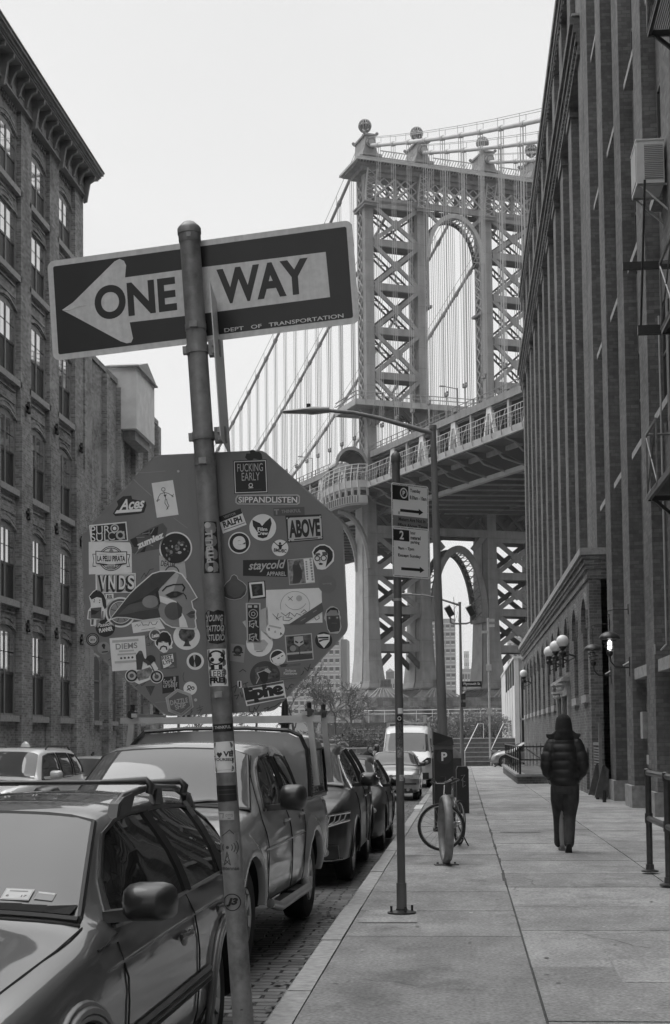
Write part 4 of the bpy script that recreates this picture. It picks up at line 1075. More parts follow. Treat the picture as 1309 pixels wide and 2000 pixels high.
def handle(car, y, z, sg, m, L=.19):
    mb = MB(M_plas); x = car.W(y, z)
    mb.ball((sg*(x-.01), y, z-.01), .05, M_plas, 12, sc=(.35, 1.7, .85)); mb.tube([(sg*(x+.005), y-L/2, z+.015), (sg*(x+.03), y-L/4, z+.02), (sg*(x+.03), y+L/4, z+.02), (sg*(x+.005), y+L/2, z+.015)], .014, m, 6)
    return mb.build('door_handle', car.o, smooth=50)

# ---- 1. grey estate car in the foreground
P1 = paint('grey_paint', .07, .4, 1, .1)
tab = [(0,.28,.66,.55,.58,.60),(.10,.24,.79,.66,.70,.68),(.35,.23,.86,.76,.82,.70),(.9,.22,.885,.87,.925,.72),(1.30,.22,.888,.925,.985,.72),(1.45,.22,.888,.935,1.03,.72),
       (2.22,.22,.888,.955,1.415,.585),(2.5,.22,.888,.96,1.455,.59),(3.1,.22,.888,.97,1.47,.60),(3.8,.22,.885,.985,1.455,.585),(4.25,.23,.87,1.0,1.415,.56),(4.52,.25,.84,1.0,1.12,.62),(4.70,.3,.80,.92,.99,.66),(4.79,.36,.74,.8,.86,.62)]
W1 = (.92, 3.59)
c1 = Car('estate_car', 'grey estate car with black roof rails parked nearest the camera', 'car', -2.33, 4.35, radians(-1.8), tab, P1)
c1.body(W1, .335, arch=.05)
wp = [(1.62,.985),(1.86,1.16),(2.16,1.335),(2.35,1.385),(2.62,1.405),(3.2,1.41),(3.7,1.39),(4.0,1.355),(4.2,1.29),(4.42,1.10),(4.44,1.035),(4.3,1.02),(3.2,1.0),(2.3,.985)]
c1.side('side_window', wp, M_wglass, off=.010)
c1.side('side_window', wp, M_wglass, off=.010, sg=-1)
mb = MB(M_plas)
for yy0, yy1 in ((2.92, 2.86), (3.78, 3.86)): c1.strip(mb, [(yy0, .995), (yy1, 1.40)], M_plas, .05, .008)
c1.strip(mb, wp + [wp[0]], M_plas, .022, .010)
mb.build('window_frame', c1.o)
sm = MB(M_plas)                                        # shut lines, sill cladding, rub strip
for ln in ([(1.55,.93),(1.57,.78),(1.50,.5),(1.52,.32)], [(2.88,.99),(2.90,.7),(2.86,.4),(2.8,.3)], [(3.95,1.0),(3.93,.85),(3.72,.78)], [(1.52,.30),(3.1,.30)], [(1.3,.93),(1.62,.955)]): c1.strip(sm, ln, M_under, .009, .0005)
for ln in ([(1.32,.845),(2.2,.865),(3.2,.885),(4.4,.90)],): c1.strip(sm, ln, P1, .012, .001)
sm.build('shut_lines', c1.o)
cl = MB(mat('grey_cladding', .09, .45, var=.1))
for k in range(3): c1.strip(cl, [(1.36,.50+.028*k),(3.12,.52+.028*k)], None, .034, .006 + .004*(k == 1))
cl.build('rub_strip', c1.o)
M_clad = mat('wheel_flare', .10, .4, var=.1, coat=.3)
for wy in W1:
    f = MB(M_clad)
    for rr, o_, wd in ((.40, .010, .035), (.425, .016, .04), (.45, .008, .03)):
        pts = []
        for i in range(25):
            a = -.2 + (pi+.4)*i/24; y, z = wy + rr*cos(a), .335 + rr*sin(a)
            pts.append((c1.W(y, max(z, .28)) + o_, y, z))
        f.tube(pts, wd/2, None, 6)
    f.build('wheel_arch', c1.o, smooth=60)
    c1.wheel(wy, 1, .335, spokes=7, inset=.045); c1.wheel(wy, -1, .335, spokes=7, inset=.045)
wsx = lambda t: .70 - .155*t
c1.top('windscreen', 1.44, 2.19, lambda t: -wsx(t), wsx, M_shield, off=.012)
M_seal = mat('black_seal', .015, .5, var=0)
def ws_frame(car, y0, y1, fx, m=None, wd=.03):
    b = MB(m or M_seal); n = 10
    for sg in (-1, 1): b.tube([(sg*fx(i/n), y0+(y1-y0)*i/n, car.T(y0+(y1-y0)*i/n, fx(i/n))+.007) for i in range(n+1)], wd/2, None, 5)
    for t in (0, 1): 
        y = y0+(y1-y0)*t; b.tube([(fx(t)*(-1+2*i/n), y, car.T(y, fx(t)*(-1+2*i/n))+.007) for i in range(n+1)], wd/2, None, 5)
    return b.build('windscreen_seal', car.o)
ws_frame(c1, 1.44, 2.19, wsx)
# dark band along the foot of the glass, tax stickers and wiper
b = MB(M_under); n = 12
for i in range(n):
    x0, x1 = -.66+1.32*i/n, -.66+1.32*(i+1)/n; f = lambda x, y: (x, y, c1.T(y, x)+.015)
    h = .05 + .07*(1 if i == n-1 else 0); b.add([f(x0,1.455), f(x1,1.455), f(x1,1.455+h), f(x0,1.50)], [(0,1,2,3)])
b.build('windscreen_mask', c1.o)
def on_top(car, x, y, off=.014):
    p = V((x, y, car.T(y, x)+off*1.35)); ty = V((0, .02, car.T(y+.02, x)-car.T(y, x))).normalized(); tx = V((.02, 0, car.T(y, x+.02)-car.T(y, x))).normalized()
    n = tx.cross(ty).normalized(); ty = n.cross(tx)
    m = Matrix((tx, ty, n)).transposed().to_4x4(); m.translation = p; return m
M_pap = mat('sticker_paper', .62, .6, var=.06, scale=30); M_ink = mat('sticker_ink', .02, .6, var=0)
def flat(mb, M, w_, h, m, off=0): mb.add([(-w_/2,-h/2,off),(w_/2,-h/2,off),(w_/2,h/2,off),(-w_/2,h/2,off)], [(0,1,2,3)], m, M)
b = MB(M_pap); Mx = on_top(c1, .395, 1.575); flat(b, Mx, .125, .085, mat('sticker_rim', .45, .5, var=0)); flat(b, Mx, .112, .070, M_pap, .001)
put_text(b, '6      17', Mx @ Matrix.Translation((0, -.014, 0)), .09, .016, M_ink, off=.002); flat(b, Mx @ Matrix.Translation((0, .022, 0)), .08, .008, mat('sticker_grey', .3, .6, var=0), .002)
b.build('registration_sticker', c1.o)
b = MB(mat('sticker_grey', .3, .6)); Mx = on_top(c1, .515, 1.58); flat(b, Mx, .08, .06, None); flat(b, Mx @ Matrix.Translation((0, .02, 0)), .07, .012, M_pap, .001); b.build('inspection_sticker', c1.o)
def wiper(car, pts):
    b = MB(M_plas); q = [(x, y, car.T(y, x)+.03) for x, y in pts]; b.tube(q, [.012]*(len(q)-1)+[.006], None, 5); b.tube([(x, y+.012, z-.016) for x, y, z in q], .007, None, 4); return b.build('wiper', car.o)
wiper(c1, [(-.1,1.42),(.1,1.47),(.3,1.47)]); wiper(c1, [(-.62,1.42),(-.3,1.49),(.02,1.50)])
# bonnet crease lines and shut line
b = MB(M_under); b.tube([(x, y, c1.T(y, x)+.001) for x, y in ((.73,1.40),(.715,1.1),(.69,.8),(.66,.5),(.60,.2))], .005, None, 4)
b.tube([(x, y, c1.T(y, x)+.001) for x, y in [(-.72+.144*i, 1.405) for i in range(11)]], .006, None, 4); b.build('bonnet_shut_line', c1.o)
b = MB(mat('decal_grey', .2, .4, var=.1)); n = 10
vs = []
for i in range(n+1):
    t = i/n; y = 1.3-.9*t; x = .35+.12*t; wd = .018+.05*t*(1-t)+.02*t; vs += [(x-wd, y, c1.T(y, x-wd)+.003), (x+wd, y, c1.T(y, x+wd)+.003)]
b.add(vs, [(2*i, 2*i+1, 2*i+3, 2*i+2) for i in range(n)]); b.build('bonnet_scoop_line', c1.o)
mirror(c1, 1.66, 1.0, 1, (.235, .14, .165), arm=.045); mirror(c1, 1.66, 1.0, -1, (.235, .14, .165), arm=.045)
handle(c1, 2.62, .80, 1, P1); handle(c1, 3.50, .835, 1, P1)
# roof rails and cross bars
for sg in (-1, 1):
    b = MB(M_plas); x = sg*.575
    pts = [(x*1.0, 2.42+.0, c1.T(2.42, x)+.0), (x, 2.46, c1.T(2.46, x)+.045), (x, 2.58, c1.T(2.6, x)+.075), (x, 3.1, c1.T(3.1, x)+.082), (x, 3.7, c1.T(3.7, x)+.08), (x, 4.02, c1.T(4.02, x)+.06), (x, 4.12, c1.T(4.12, x)+.0)]
    b.tube(pts, [.026, .026, .02, .019, .019, .022, .024], None, 8)
    b.prism([(2.38, c1.T(2.4, x)-.01), (2.42, c1.T(2.42, x)+.06), (2.52, c1.T(2.5, x)+.082), (2.68, c1.T(2.6, x)+.088), (2.72, c1.T(2.7, x)+.06), (2.64, c1.T(2.64, x)-.01)], -.024, .024, None, Matrix.Translation((x, 0, 0)) @ Matrix.Rotation(-pi/2, 4, 'Z') @ Matrix.Scale(-1, 4, (1, 0, 0)))
    for y in (3.25, 3.95): b.prism([(y-.09, c1.T(y, x)-.01), (y-.05, c1.T(y, x)+.07), (y+.05, c1.T(y, x)+.07), (y+.08, c1.T(y, x)-.01)], -.02, .02, None, Matrix.Translation((x, 0, 0)) @ Matrix.Rotation(-pi/2, 4, 'Z') @ Matrix.Scale(-1, 4, (1, 0, 0)))
    b.build('roof_rail', c1.o, smooth=45)
for y in (2.95, 3.72):
    b = MB(M_plas); z = c1.T(y, .575)+.115; b.tube([(x, y, z-.0*abs(x)) for x in (-.5, .5)], .012, None, 8)
    for sg in (-1, 1): b.tube([(sg*.36, y, z), (sg*.60, y, z+.008), (sg*.625, y, z-.02), (sg*.615, y, z-.06)], [.014, .021, .023, .022], None, 8)
    b.build('roof_bar', c1.o, smooth=50)
# interior shapes seen through nothing: front lamps and grille for the cropped nose
for sg in (-1, 1):
    b = MB(M_lamp); b.ball((sg*.6, .16, .60), .12, sc=(1.2, .9, .7)); b.build('headlight', c1.o, smooth=60)

# ---- 2. silver pickup with a canopy
P2 = paint('silver_paint', .26, .4, 1, .1)
tab = [(0,.42,.70,.78,.80,.66),(.12,.36,.86,.90,.96,.74),(.5,.36,.91,1.02,1.08,.78),(1.2,.36,.92,1.08,1.15,.80),(1.42,.36,.92,1.10,1.20,.80),
       (2.15,.36,.92,1.12,1.66,.66),(2.5,.36,.92,1.125,1.72,.68),(3.1,.36,.92,1.13,1.73,.69),(3.52,.36,.92,1.13,1.70,.69),(3.72,.36,.92,1.13,1.66,.70),(3.76,.40,.93,1.14,1.16,.86),(4.9,.42,.93,1.14,1.16,.86),(5.24,.46,.90,1.14,1.16,.84)]
W2 = (.9, 4.04)
c2 = Car('pickup_truck', 'silver double-cab pickup with a ladder rack and canopy parked behind the grey estate', 'pickup truck', -2.59, 10.07, radians(-2.6), tab, P2)
c2.body(W2, .385, arch=.09)
fw = [(1.78,1.17),(1.95,1.36),(2.15,1.52),(2.32,1.60),(2.60,1.62),(2.68,1.60),(2.72,1.18)]
rw_ = [(2.82,1.18),(2.80,1.60),(2.95,1.625),(3.28,1.60),(3.44,1.50),(3.52,1.3),(3.52,1.18)]
for sg in (1, -1):
    c2.side('side_window', fw, M_wglass, off=.011, sg=sg); c2.side('side_window', rw_, M_wglass, off=.011, sg=sg)
sm = MB(M_under)
c2.strip(sm, fw + [fw[0]], M_plas, .03, .008); c2.strip(sm, rw_ + [rw_[0]], M_plas, .03, .008)
for ln in ([(1.60,1.10),(1.66,1.2),(1.95,1.47),(2.2,1.62)], [(1.60,1.10),(1.62,.9),(1.58,.6),(1.62,.44)], [(2.77,1.64),(2.78,.7),(2.76,.44)], [(3.58,1.6),(3.62,1.2),(3.6,.95),(3.48,.7),(3.42,.44)], [(1.62,.44),(3.42,.44)]): c2.strip(sm, ln, M_under, .010, .0008)
for ln in ([(1.5,.86),(3.5,.88)],): c2.strip(sm, ln, P2, .02, .003)
sm.build('shut_lines', c2.o)
wsx2 = lambda t: .80 - .16*t
c2.top('windscreen', 1.40, 2.14, lambda t: -wsx2(t), wsx2, M_shield, off=.012); ws_frame(c2, 1.40, 2.14, wsx2)
wiper(c2, [(-.5,1.38),(-.2,1.43),(.25,1.46)]); wiper(c2, [(.2,1.38),(.45,1.44),(.68,1.48)])
for wy in W2:
    for sg in (1, -1):
        f = MB(P2); pr = []
        for i in range(25):
            a = .10 + (pi-.20)*i/24; ca, sa = cos(a), sin(a)
            for rr, o_ in ((.470, -.03), (.474, .025), (.50, .038), (.54, .034), (.60, .012), (.65, -.01)):
                rr2 = rr; y, z = wy + rr2*ca*(1.0), .385 + rr2*sa
                pr.append((sg*(c2.W(wy + .5*ca, max(.45, min(z, 1.02))) + o_), y, z))
        k = 6; f.add(pr, [((i*k+j), (i*k+j+1), ((i+1)*k+j+1), ((i+1)*k+j)) if sg > 0 else ((i*k+j), ((i+1)*k+j), ((i+1)*k+j+1), (i*k+j+1)) for i in range(24) for j in range(k-1)])
        f.build('wheel_arch', c2.o, smooth=60)
    for sg in (1, -1): c2.wheel(wy, sg, .395, .25, inset=-.045, spokes=6, rimr=.56)
mirror(c2, 1.90, 1.16, 1, (.23, .16, .22), arm=.12); mirror(c2, 1.90, 1.16, -1, (.23, .16, .22), arm=.12)
handle(c2, 2.55, 1.03, 1, P2); handle(c2, 3.40, 1.04, 1, P2)
b = MB(mat('step_metal', .4, .3, metal=.6, var=.1)); b.tube([(.93, 1.6, .42), (.985, 1.75, .38), (.985, 3.25, .38), (.93, 3.4, .42)], .04, None, 10); b.bb(.88, .985, 1.8, 2.5, .39, .41, M_plas); b.bb(.88, .985, 2.7, 3.25, .39, .41, M_plas)
b.build('side_step', c2.o, smooth=50)
b = MB(P2)                                             # canopy
sc = [(0,.0),(.905,.0),(.90,.25),(.88,.48),(.83,.60),(.72,.655),(.4,.68),(0,.69)]
ring = sc[1:] + [(-x, z) for x, z in sc[1:-1][::-1]]
n = len(ring); vs = [(x, y, 1.16+z*k) for y, k in ((3.80, 1.0), (4.4, 1.0), (5.1, .98)) for x, z in ring]
b.add(vs, [(i*n+j, i*n+n+j, i*n+n+(j+1) % n, i*n+(j+1) % n) for i in range(2) for j in range(n-1)] + [tuple(range(n)), tuple(2*n+j for j in range(n))[::-1], (0, n-1, 2*n-1, n), (n, 2*n-1, 3*n-1, 2*n)])
cap = b.build('canopy', c2.o, smooth=35)
b = MB(M_plas); fr = [(.93,3.78,1.2),(.925,3.78,1.45),(.90,3.78,1.66),(.84,3.78,1.79),(.72,3.78,1.845),(.3,3.78,1.87),(-.3,3.78,1.87),(-.72,3.78,1.845),(-.9,3.78,1.66),(-.93,3.78,1.2)]
b.tube(fr, .022, None, 6); b.build('canopy_seal', cap)
for sg in (1, -1):
    b = MB(M_wglass); b.add([(sg*.915,3.98,1.22),(sg*.915,4.98,1.22),(sg*.885,4.98,1.64),(sg*.885,3.98,1.64)], [(0,1,2,3)[::sg]]); b.tube([(sg*.918,3.96,1.2),(sg*.918,5.0,1.2),(sg*.888,5.0,1.66),(sg*.888,3.96,1.66),(sg*.918,3.96,1.2)], .014, M_plas, 4); b.build('canopy_window', cap)
b = MB(mat('rack_aluminium', .48, .35, metal=.4, var=.1))
for y in (3.98, 4.95):
    b.bb(-1.02, 1.02, y-.03, y+.03, 1.93, 1.99); 
    for sg in (1, -1): b.beam((sg*.97, y, 1.30), (sg*.90, y, 2.02), .06, .05, None, (0,1,0)); b.tube([(sg*.9, y-.05, 2.02), (sg*.9, y+.05, 2.02)], .045, M_plas, 8); b.tube([(sg*.9, y, 2.0), (sg*.9, y, 2.12)], .025, M_plas, 6)
for sg in (1, -1): b.bb(sg*.86-.03, sg*.86+.03, 3.9, 5.05, 1.99, 2.03)
b.beam((0, 3.98, 1.85), (0, 3.98, 1.96), .05, .05)
b.build('ladder_rack', c2.o)
for sg in (1, -1):
    b = MB(M_lamp); b.ball((sg*.74, .12, .86), .13, sc=(1.1, .7, .8)); b.build('headlight', c2.o, smooth=60)

# ---- 3. black SUV
P3 = paint('black_paint', .008, .4, .35)
tab = [(0,.30,.62,.70,.74,.58),(.08,.26,.80,.84,.88,.70),(.3,.25,.90,.96,1.0,.76),(.9,.25,.955,1.04,1.09,.78),(1.25,.25,.96,1.07,1.15,.78),
       (2.05,.25,.96,1.10,1.60,.62),(2.4,.25,.96,1.11,1.68,.64),(3.2,.25,.96,1.13,1.70,.64),(4.1,.26,.95,1.15,1.66,.62),(4.5,.28,.93,1.16,1.52,.62),(4.72,.32,.90,1.14,1.22,.66),(4.85,.40,.82,1.0,1.06,.66)]
W3 = (.98, 3.77)
c3 = Car('black_suv', 'black SUV with bright slatted headlamps parked behind the silver pickup', 'SUV', -2.30, 17.0, 0, tab, P3)
c3.body(W3, .37, arch=.05, dy=.09)
wp3 = [(1.55,1.14),(1.85,1.36),(2.12,1.55),(2.4,1.615),(3.2,1.63),(4.0,1.58),(4.35,1.42),(4.45,1.22),(3.3,1.18)]
c3.side('side_window', wp3, M_wglass, step=.1); mb = MB(M_chr); c3.strip(mb, wp3 + [wp3[0]], M_chr, .022, .006); mb.build('window_trim', c3.o)
mb = MB(M_under)
for ln in ([(2.75,1.16),(2.72,1.62)], [(3.65,1.18),(3.7,1.6)]): c3.strip(mb, ln, M_plas, .07, .006)
for ln in ([(1.5,1.08),(1.5,.4)], [(2.75,1.15),(2.72,.4)], [(3.7,1.16),(3.6,.9),(3.4,.6)]): c3.strip(mb, ln, M_under, .012, .001)
mb.build('shut_lines', c3.o)
wsx3 = lambda t: .77 - .15*t
c3.top('windscreen', 1.26, 2.04, lambda t: -wsx3(t), wsx3, M_shield); ws_frame(c3, 1.26, 2.04, wsx3)
for wy in W3:
    for sg in (1, -1): c3.wheel(wy, sg, .37, .23, spokes=10, rimr=.68, inset=.02)
def front_patch(car, name, pts, m, y, off=.012, parent=None, up=None):
    """panel on the nose, outlined in (x, z), wrapped back round the corner"""
    mb = MB(m); vs = []
    for x, z in pts:
        yy = y; 
        for k in range(60):
            if car.W(yy, min(z, car.sec(yy)[7][1])) >= abs(x) and car.T(yy, min(abs(x), .5)) >= z - .02: break
            yy += .015
        vs.append((x, yy - off, z))
    mb.add(vs, [tuple(range(len(vs)))]); return mb.build(name, parent or car.o)
for sg in (1, -1):
    hl = MB(M_lampd)
    for k in range(8):
        a, b_ = k/8, (k+1)/8
        P = []
        for t in (a, b_):
            x = .42 + .50*t; yb = .01 + .03*t + .36*max(0, t-.35)**1.3
            P.append((sg*(x), yb, .83+.06*t, .66+.13*t))
        hl.add([(P[0][0],P[0][1],P[0][3]),(P[1][0],P[1][1],P[1][3]),(P[1][0],P[1][1]+.03,P[1][2]),(P[0][0],P[0][1]+.03,P[0][2])], [(0,1,2,3)[::sg]])
    f = lambda t, v: (sg*(.42+.50*t), -.012+.03*t+.36*max(0, t-.35)**1.3 + .03*v, (.66+.13*t)*(1-v)+(.83+.06*t)*v)
    for v in (.04, .95): hl.tube([f(i/8, v) for i in range(9)], .016, M_chr, 5)
    for t in (.55, .68, .8, .92): hl.tube([f(t-.16, .1), f(t-.04, .3), f(t, .9)], .009, M_lamp, 5)
    for t in (.08, .22, .36): 
        p = f(t, .62); hl.ball(p, .045, M_lamp, 8)
    hl.build('headlight', c3.o)
    fl = MB(M_plas); fl.box((sg*.66, .02, .42), (.30, .10, .16), taper=.9); fl.tube([(sg*.64, -.045, .42), (sg*.64, -.02, .42)], .05, M_lamp, 14); fl.tube([(sg*.50, -.02, .325), (sg*.72, .0, .325), (sg*.84, .08, .34)], .012, M_chr, 6); fl.build('fog_light', c3.o)
b = MB(M_plas); b.box((0, .03, .72), (.8, .06, .22)); 
for k in range(4): b.tube([(-.4, -.008, .64+.05*k), (.4, -.008, .64+.05*k)], .01, M_chr, 5)
b.build('grille', c3.o)
mirror(c3, 1.75, 1.14, 1, (.26, .15, .19), P3, arm=.07); mirror(c3, 1.75, 1.14, -1, (.26, .15, .19), P3, arm=.07)
b = MB(M_chr); x = c3.W(1.75, 1.14); b.tube([(x+.12, 1.66, 1.27), (x+.30, 1.68, 1.275), (x+.335, 1.72, 1.26)], .012, M_chr, 5); b.build('indicator', c3.o)
for sg in (1, -1): b = MB(M_chr); b.tube([(sg*.60, y, c3.T(y, .6)+.05) for y in (2.3, 2.7, 3.5, 4.1)], .014, None, 6); b.build('roof_rail', c3.o)
for y in (2.5, 3.45): handle(c3, y, .98, 1, M_chr)
for sg in (1,):
    for wy in W3:
        b = MB(P3); pts = []
        for i in range(21):
            a = -.1 + (pi+.2)*i/20; y, z = wy + .43*cos(a), .37 + .43*sin(a); pts.append((c3.W(y, max(z, .3)) + .006, y, z))
        b.tube(pts, .018, None, 6); b.build('wheel_arch', c3.o, smooth=60)

# ---- 4. dark saloon/wagon behind it
tab = [(0,.28,.62,.58,.62,.58),(.1,.22,.80,.70,.74,.66),(.4,.2,.88,.80,.85,.72),(1.0,.2,.90,.90,.94,.74),(1.35,.2,.90,.93,1.0,.74),
       (2.1,.2,.90,.96,1.42,.58),(2.5,.2,.90,.97,1.49,.60),(3.2,.2,.90,.98,1.49,.60),(3.9,.2,.89,1.0,1.42,.57),(4.3,.22,.87,1.0,1.2,.6),(4.55,.28,.84,.98,1.02,.66),(4.68,.36,.76,.86,.9,.6)]
c4 = Car('black_crossover', 'black crossover with chrome window trim parked just behind the black SUV', 'car', -2.14, 22.1, 0, tab, P3)
c4.body((.88, 3.5), .335, arch=.05, dy=.12)
wp4 = [(1.55,.99),(1.9,1.2),(2.15,1.34),(2.5,1.41),(3.2,1.415),(3.8,1.36),(4.15,1.18),(4.2,1.04),(3.0,1.01)]
c4.side('side_window', wp4, M_wglass, step=.12); mb = MB(M_chr); c4.strip(mb, wp4 + [wp4[0]], M_chr, .022, .006); mb.build('window_trim', c4.o)
mb = MB(M_under)
for ln in ([(2.85,1.02),(2.82,1.4)],): c4.strip(mb, ln, M_plas, .07, .006)
for ln in ([(1.5,.92),(1.5,.35)], [(2.85,1.0),(2.82,.35)]): c4.strip(mb, ln, M_under, .012, .001)
mb.build('shut_lines', c4.o)
wsx4 = lambda t: .73 - .15*t
c4.top('windscreen', 1.36, 2.09, lambda t: -wsx4(t), wsx4, M_shield); ws_frame(c4, 1.36, 2.09, wsx4)
for wy in (.88, 3.5):
    for sg in (1, -1): c4.wheel(wy, sg, .335, .21, spokes=9, rimr=.68, inset=.02)
for sg in (1, -1): b = MB(M_lamp); b.ball((sg*.64, .17, .66), .12, sc=(1.2, 1, .6)); b.build('headlight', c4.o, smooth=60); mirror(c4, 1.75, .98, sg, (.25, .15, .17), P3)
for y in (2.6, 3.4): handle(c4, y, .85, 1, M_chr)
b = MB(M_chr); b.tube([(c4.W(y, .30)+.005, y, .30) for y in (1.4, 2.2, 3.0)], .012, None, 5); b.build('sill_trim', c4.o)

# ---- 5. silver hatchback with a round badge
P5 = paint('pale_silver_paint', .34, .35, 1, .3)
tab = [(0,.26,.62,.60,.64,.58),(.06,.22,.80,.74,.78,.70),(.3,.2,.84,.82,.86,.72),(.95,.2,.85,.90,.94,.74),(1.15,.2,.85,.92,.99,.74),
       (1.8,.2,.85,.94,1.38,.58),(2.1,.2,.85,.95,1.42,.6),(2.9,.2,.85,.96,1.43,.6),(3.6,.2,.84,.98,1.38,.58),(3.95,.24,.82,.98,1.1,.64),(4.1,.32,.76,.9,.96,.62)]
c5 = Car('silver_hatchback', 'small silver hatchback parked in front of the white van, seen nose-on', 'car', -2.14, 42.2, 0, tab, P5)
c5.body((.82, 3.3), .30, arch=.05, dy=.12)
wp5 = [(1.35,.98),(1.6,1.18),(1.85,1.31),(2.1,1.35),(3.4,1.34),(3.75,1.2),(3.8,1.02)]
c5.side('side_window', wp5, M_wglass, step=.14)
wsx5 = lambda t: .72 - .14*t
c5.top('windscreen', 1.16, 1.79, lambda t: -wsx5(t), wsx5, M_shield); ws_frame(c5, 1.16, 1.79, wsx5)
for wy in (.82, 3.3):
    for sg in (1, -1): c5.wheel(wy, sg, .30, .19, spokes=6, inset=.02)
for sg in (1, -1):
    b = MB(M_lamp); b.box((sg*.56, .03, .70), (.36, .1, .13), taper=.9); b.box((sg*.79, .10, .70), (.1, .14, .12), taper=.9); b.build('headlight', c5.o); mirror(c5, 1.45, .98, sg, (.2, .14, .14), M_plas, arm=.03)
b = MB(M_plas); b.box((0, .02, .69), (.72, .08, .13)); 
for k in range(3): b.box((0, -.026, .65+.04*k), (.7, .012, .012), M_chr)
Mb = Matrix.Translation((0, -.045, .70)) @ Matrix.Rotation(pi/2, 4, 'X')
b.tube([(.07*cos(2*pi*i/16), -.045, .70+.07*sin(2*pi*i/16)) for i in range(17)], .010, M_chr, 5); put_text(b, 'V', Mb @ Matrix.Translation((0, .028, 0)), .055, .045, M_chr, .02); put_text(b, 'W', Mb @ Matrix.Translation((0, -.025, 0)), .09, .05, M_chr, .02)
b.build('grille', c5.o)
b = MB(M_plas); b.box((0, -.01, .50), (1.5, .1, .05)); b.box((0, .02, .30), (1.3, .1, .12), taper=.95); b.tube([(.5, -.04, .33), (.5, .0, .33)], .05, M_lamp, 10); b.build('bumper_strip', c5.o)

# ---- 6. white van
P6 = paint('white_van_paint', .62, .4, .6)
tab = [(0,.34,.72,.86,.90,.66),(.08,.28,.92,.98,1.02,.80),(.35,.28,1.0,1.10,1.16,.86),(.62,.28,1.02,1.20,1.30,.88),(1.35,.28,1.02,1.26,2.04,.82),(1.75,.28,1.02,1.28,2.30,.84),(2.4,.28,1.02,1.30,2.36,.86),(5.2,.30,1.02,1.32,2.36,.86),(5.5,.35,1.0,1.32,2.30,.84)]
c6 = Car('white_van', 'white high-roof van parked beyond the silver hatchback', 'van', -2.16, 54.0, 0, tab, P6)
c6.body((.98, 4.2), .35, arch=.05, dy=.15)
wsx6 = lambda t: .86 - .07*t
c6.top('windscreen', .66, 1.36, lambda t: -wsx6(t), wsx6, M_shield); ws_frame(c6, .66, 1.36, wsx6)
c6.side('side_window', [(1.1,1.3),(1.35,1.75),(1.5,1.86),(2.1,1.86),(2.1,1.3)], M_wglass, step=.15)
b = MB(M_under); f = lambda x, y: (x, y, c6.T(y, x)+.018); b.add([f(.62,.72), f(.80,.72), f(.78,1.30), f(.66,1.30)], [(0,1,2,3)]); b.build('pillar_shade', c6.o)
for wy in (.98, 4.2):
    for sg in (1, -1): c6.wheel(wy, sg, .35, .22, spokes=8, inset=.02)
for sg in (1, -1):
    b = MB(M_lampd); b.prism([(sg*.52,.78),(sg*.93,.92),(sg*.95,1.12),(sg*.80,1.14),(sg*.58,.98)], .0, .3); b.ball((sg*.78, .0, .98), .07, M_lamp, 10); b.ball((sg*.66, -.01, .93), .05, M_lamp, 8); b.build('headlight', c6.o)
    mirror(c6, 1.2, 1.32, sg, (.22, .16, .34), M_plas, arm=.12)
b = MB(M_plas); b.box((0, .0, .84), (.95, .1, .24)); b.box((0, .02, .45), (1.7, .16, .24)); b.box((0, .03, 1.17), (.9, .05, .03)); b.build('grille', c6.o)
wiper(c6, [(-.7,.68),(-.45,.66),(-.1,.64)])
b = MB(mat('rack_aluminium', .48)); 
for y in (2.0, 3.4): b.bb(-.8, .8, y-.03, y+.03, 2.46, 2.5); [b.bb(s_*.8-.03, s_*.8+.03, y-.03, y+.03, 2.3, 2.5) for s_ in (-1, 1)]
b.beam((-.2, 2.2, 2.60), (.1, 3.2, 2.52), .1, .05); b.bb(.62, .74, 1.9, 2.0, 2.5, 2.78); b.build('roof_rack', c6.o)

# ---- cars along the far kerb
P7 = paint('white_paint', .72, .35, .8); M_seeglass = mat('tinted_glass', .05, .03, var=.3, scale=3, ior=1.6)
tab = [(0,.32,.62,.80,.86,.60),(.08,.28,.80,.94,.98,.72),(.5,.28,.90,1.02,1.06,.76),(1.0,.28,.91,1.05,1.10,.78),(1.2,.28,.91,1.06,1.14,.78),
       (1.85,.28,.91,1.08,1.60,.66),(2.2,.28,.91,1.09,1.67,.68),(3.9,.28,.90,1.11,1.66,.67),(4.2,.30,.89,1.12,1.58,.68),(4.38,.34,.86,1.1,1.2,.74),(4.45,.4,.82,1.0,1.05,.72)]
c7 = Car('white_suv', 'white SUV with roof rails and a sunroof parked on the far side by the factory', 'SUV', -8.35, 23.55, 0, tab, P7)
c7.body((.85, 3.5), .36, arch=.06, dy=.12)
for pl in ([(1.42,1.12),(1.75,1.38),(1.95,1.53),(2.2,1.57),(2.62,1.58),(2.62,1.13)], [(2.74,1.13),(2.74,1.58),(3.42,1.57),(3.5,1.3),(3.46,1.14)], [(3.58,1.15),(3.62,1.35),(3.56,1.56),(4.02,1.53),(4.22,1.3),(4.22,1.17)]):
    c7.side('side_window', pl, M_seeglass, step=.14)
    mb = MB(M_plas); c7.strip(mb, pl + [pl[0]], M_plas, .03, .005); mb.build('window_frame', c7.o)
c7.side('window_reflection', [(2.9,1.18),(2.95,1.5),(3.35,1.53),(3.4,1.2)], mat('bright_seat', .5, .4, var=.4, scale=6), off=.008, step=.2) if False else None
wsx7 = lambda t: .76 - .12*t
c7.top('windscreen', 1.21, 1.83, lambda t: -wsx7(t), wsx7, M_shield)
c7.top('sunroof', 2.3, 3.0, lambda t: -.42, lambda t: .42, M_wglass)
for wy in (.85, 3.5): [c7.wheel(wy, sg, .36, .22, spokes=5, inset=.02) for sg in (1, -1)]
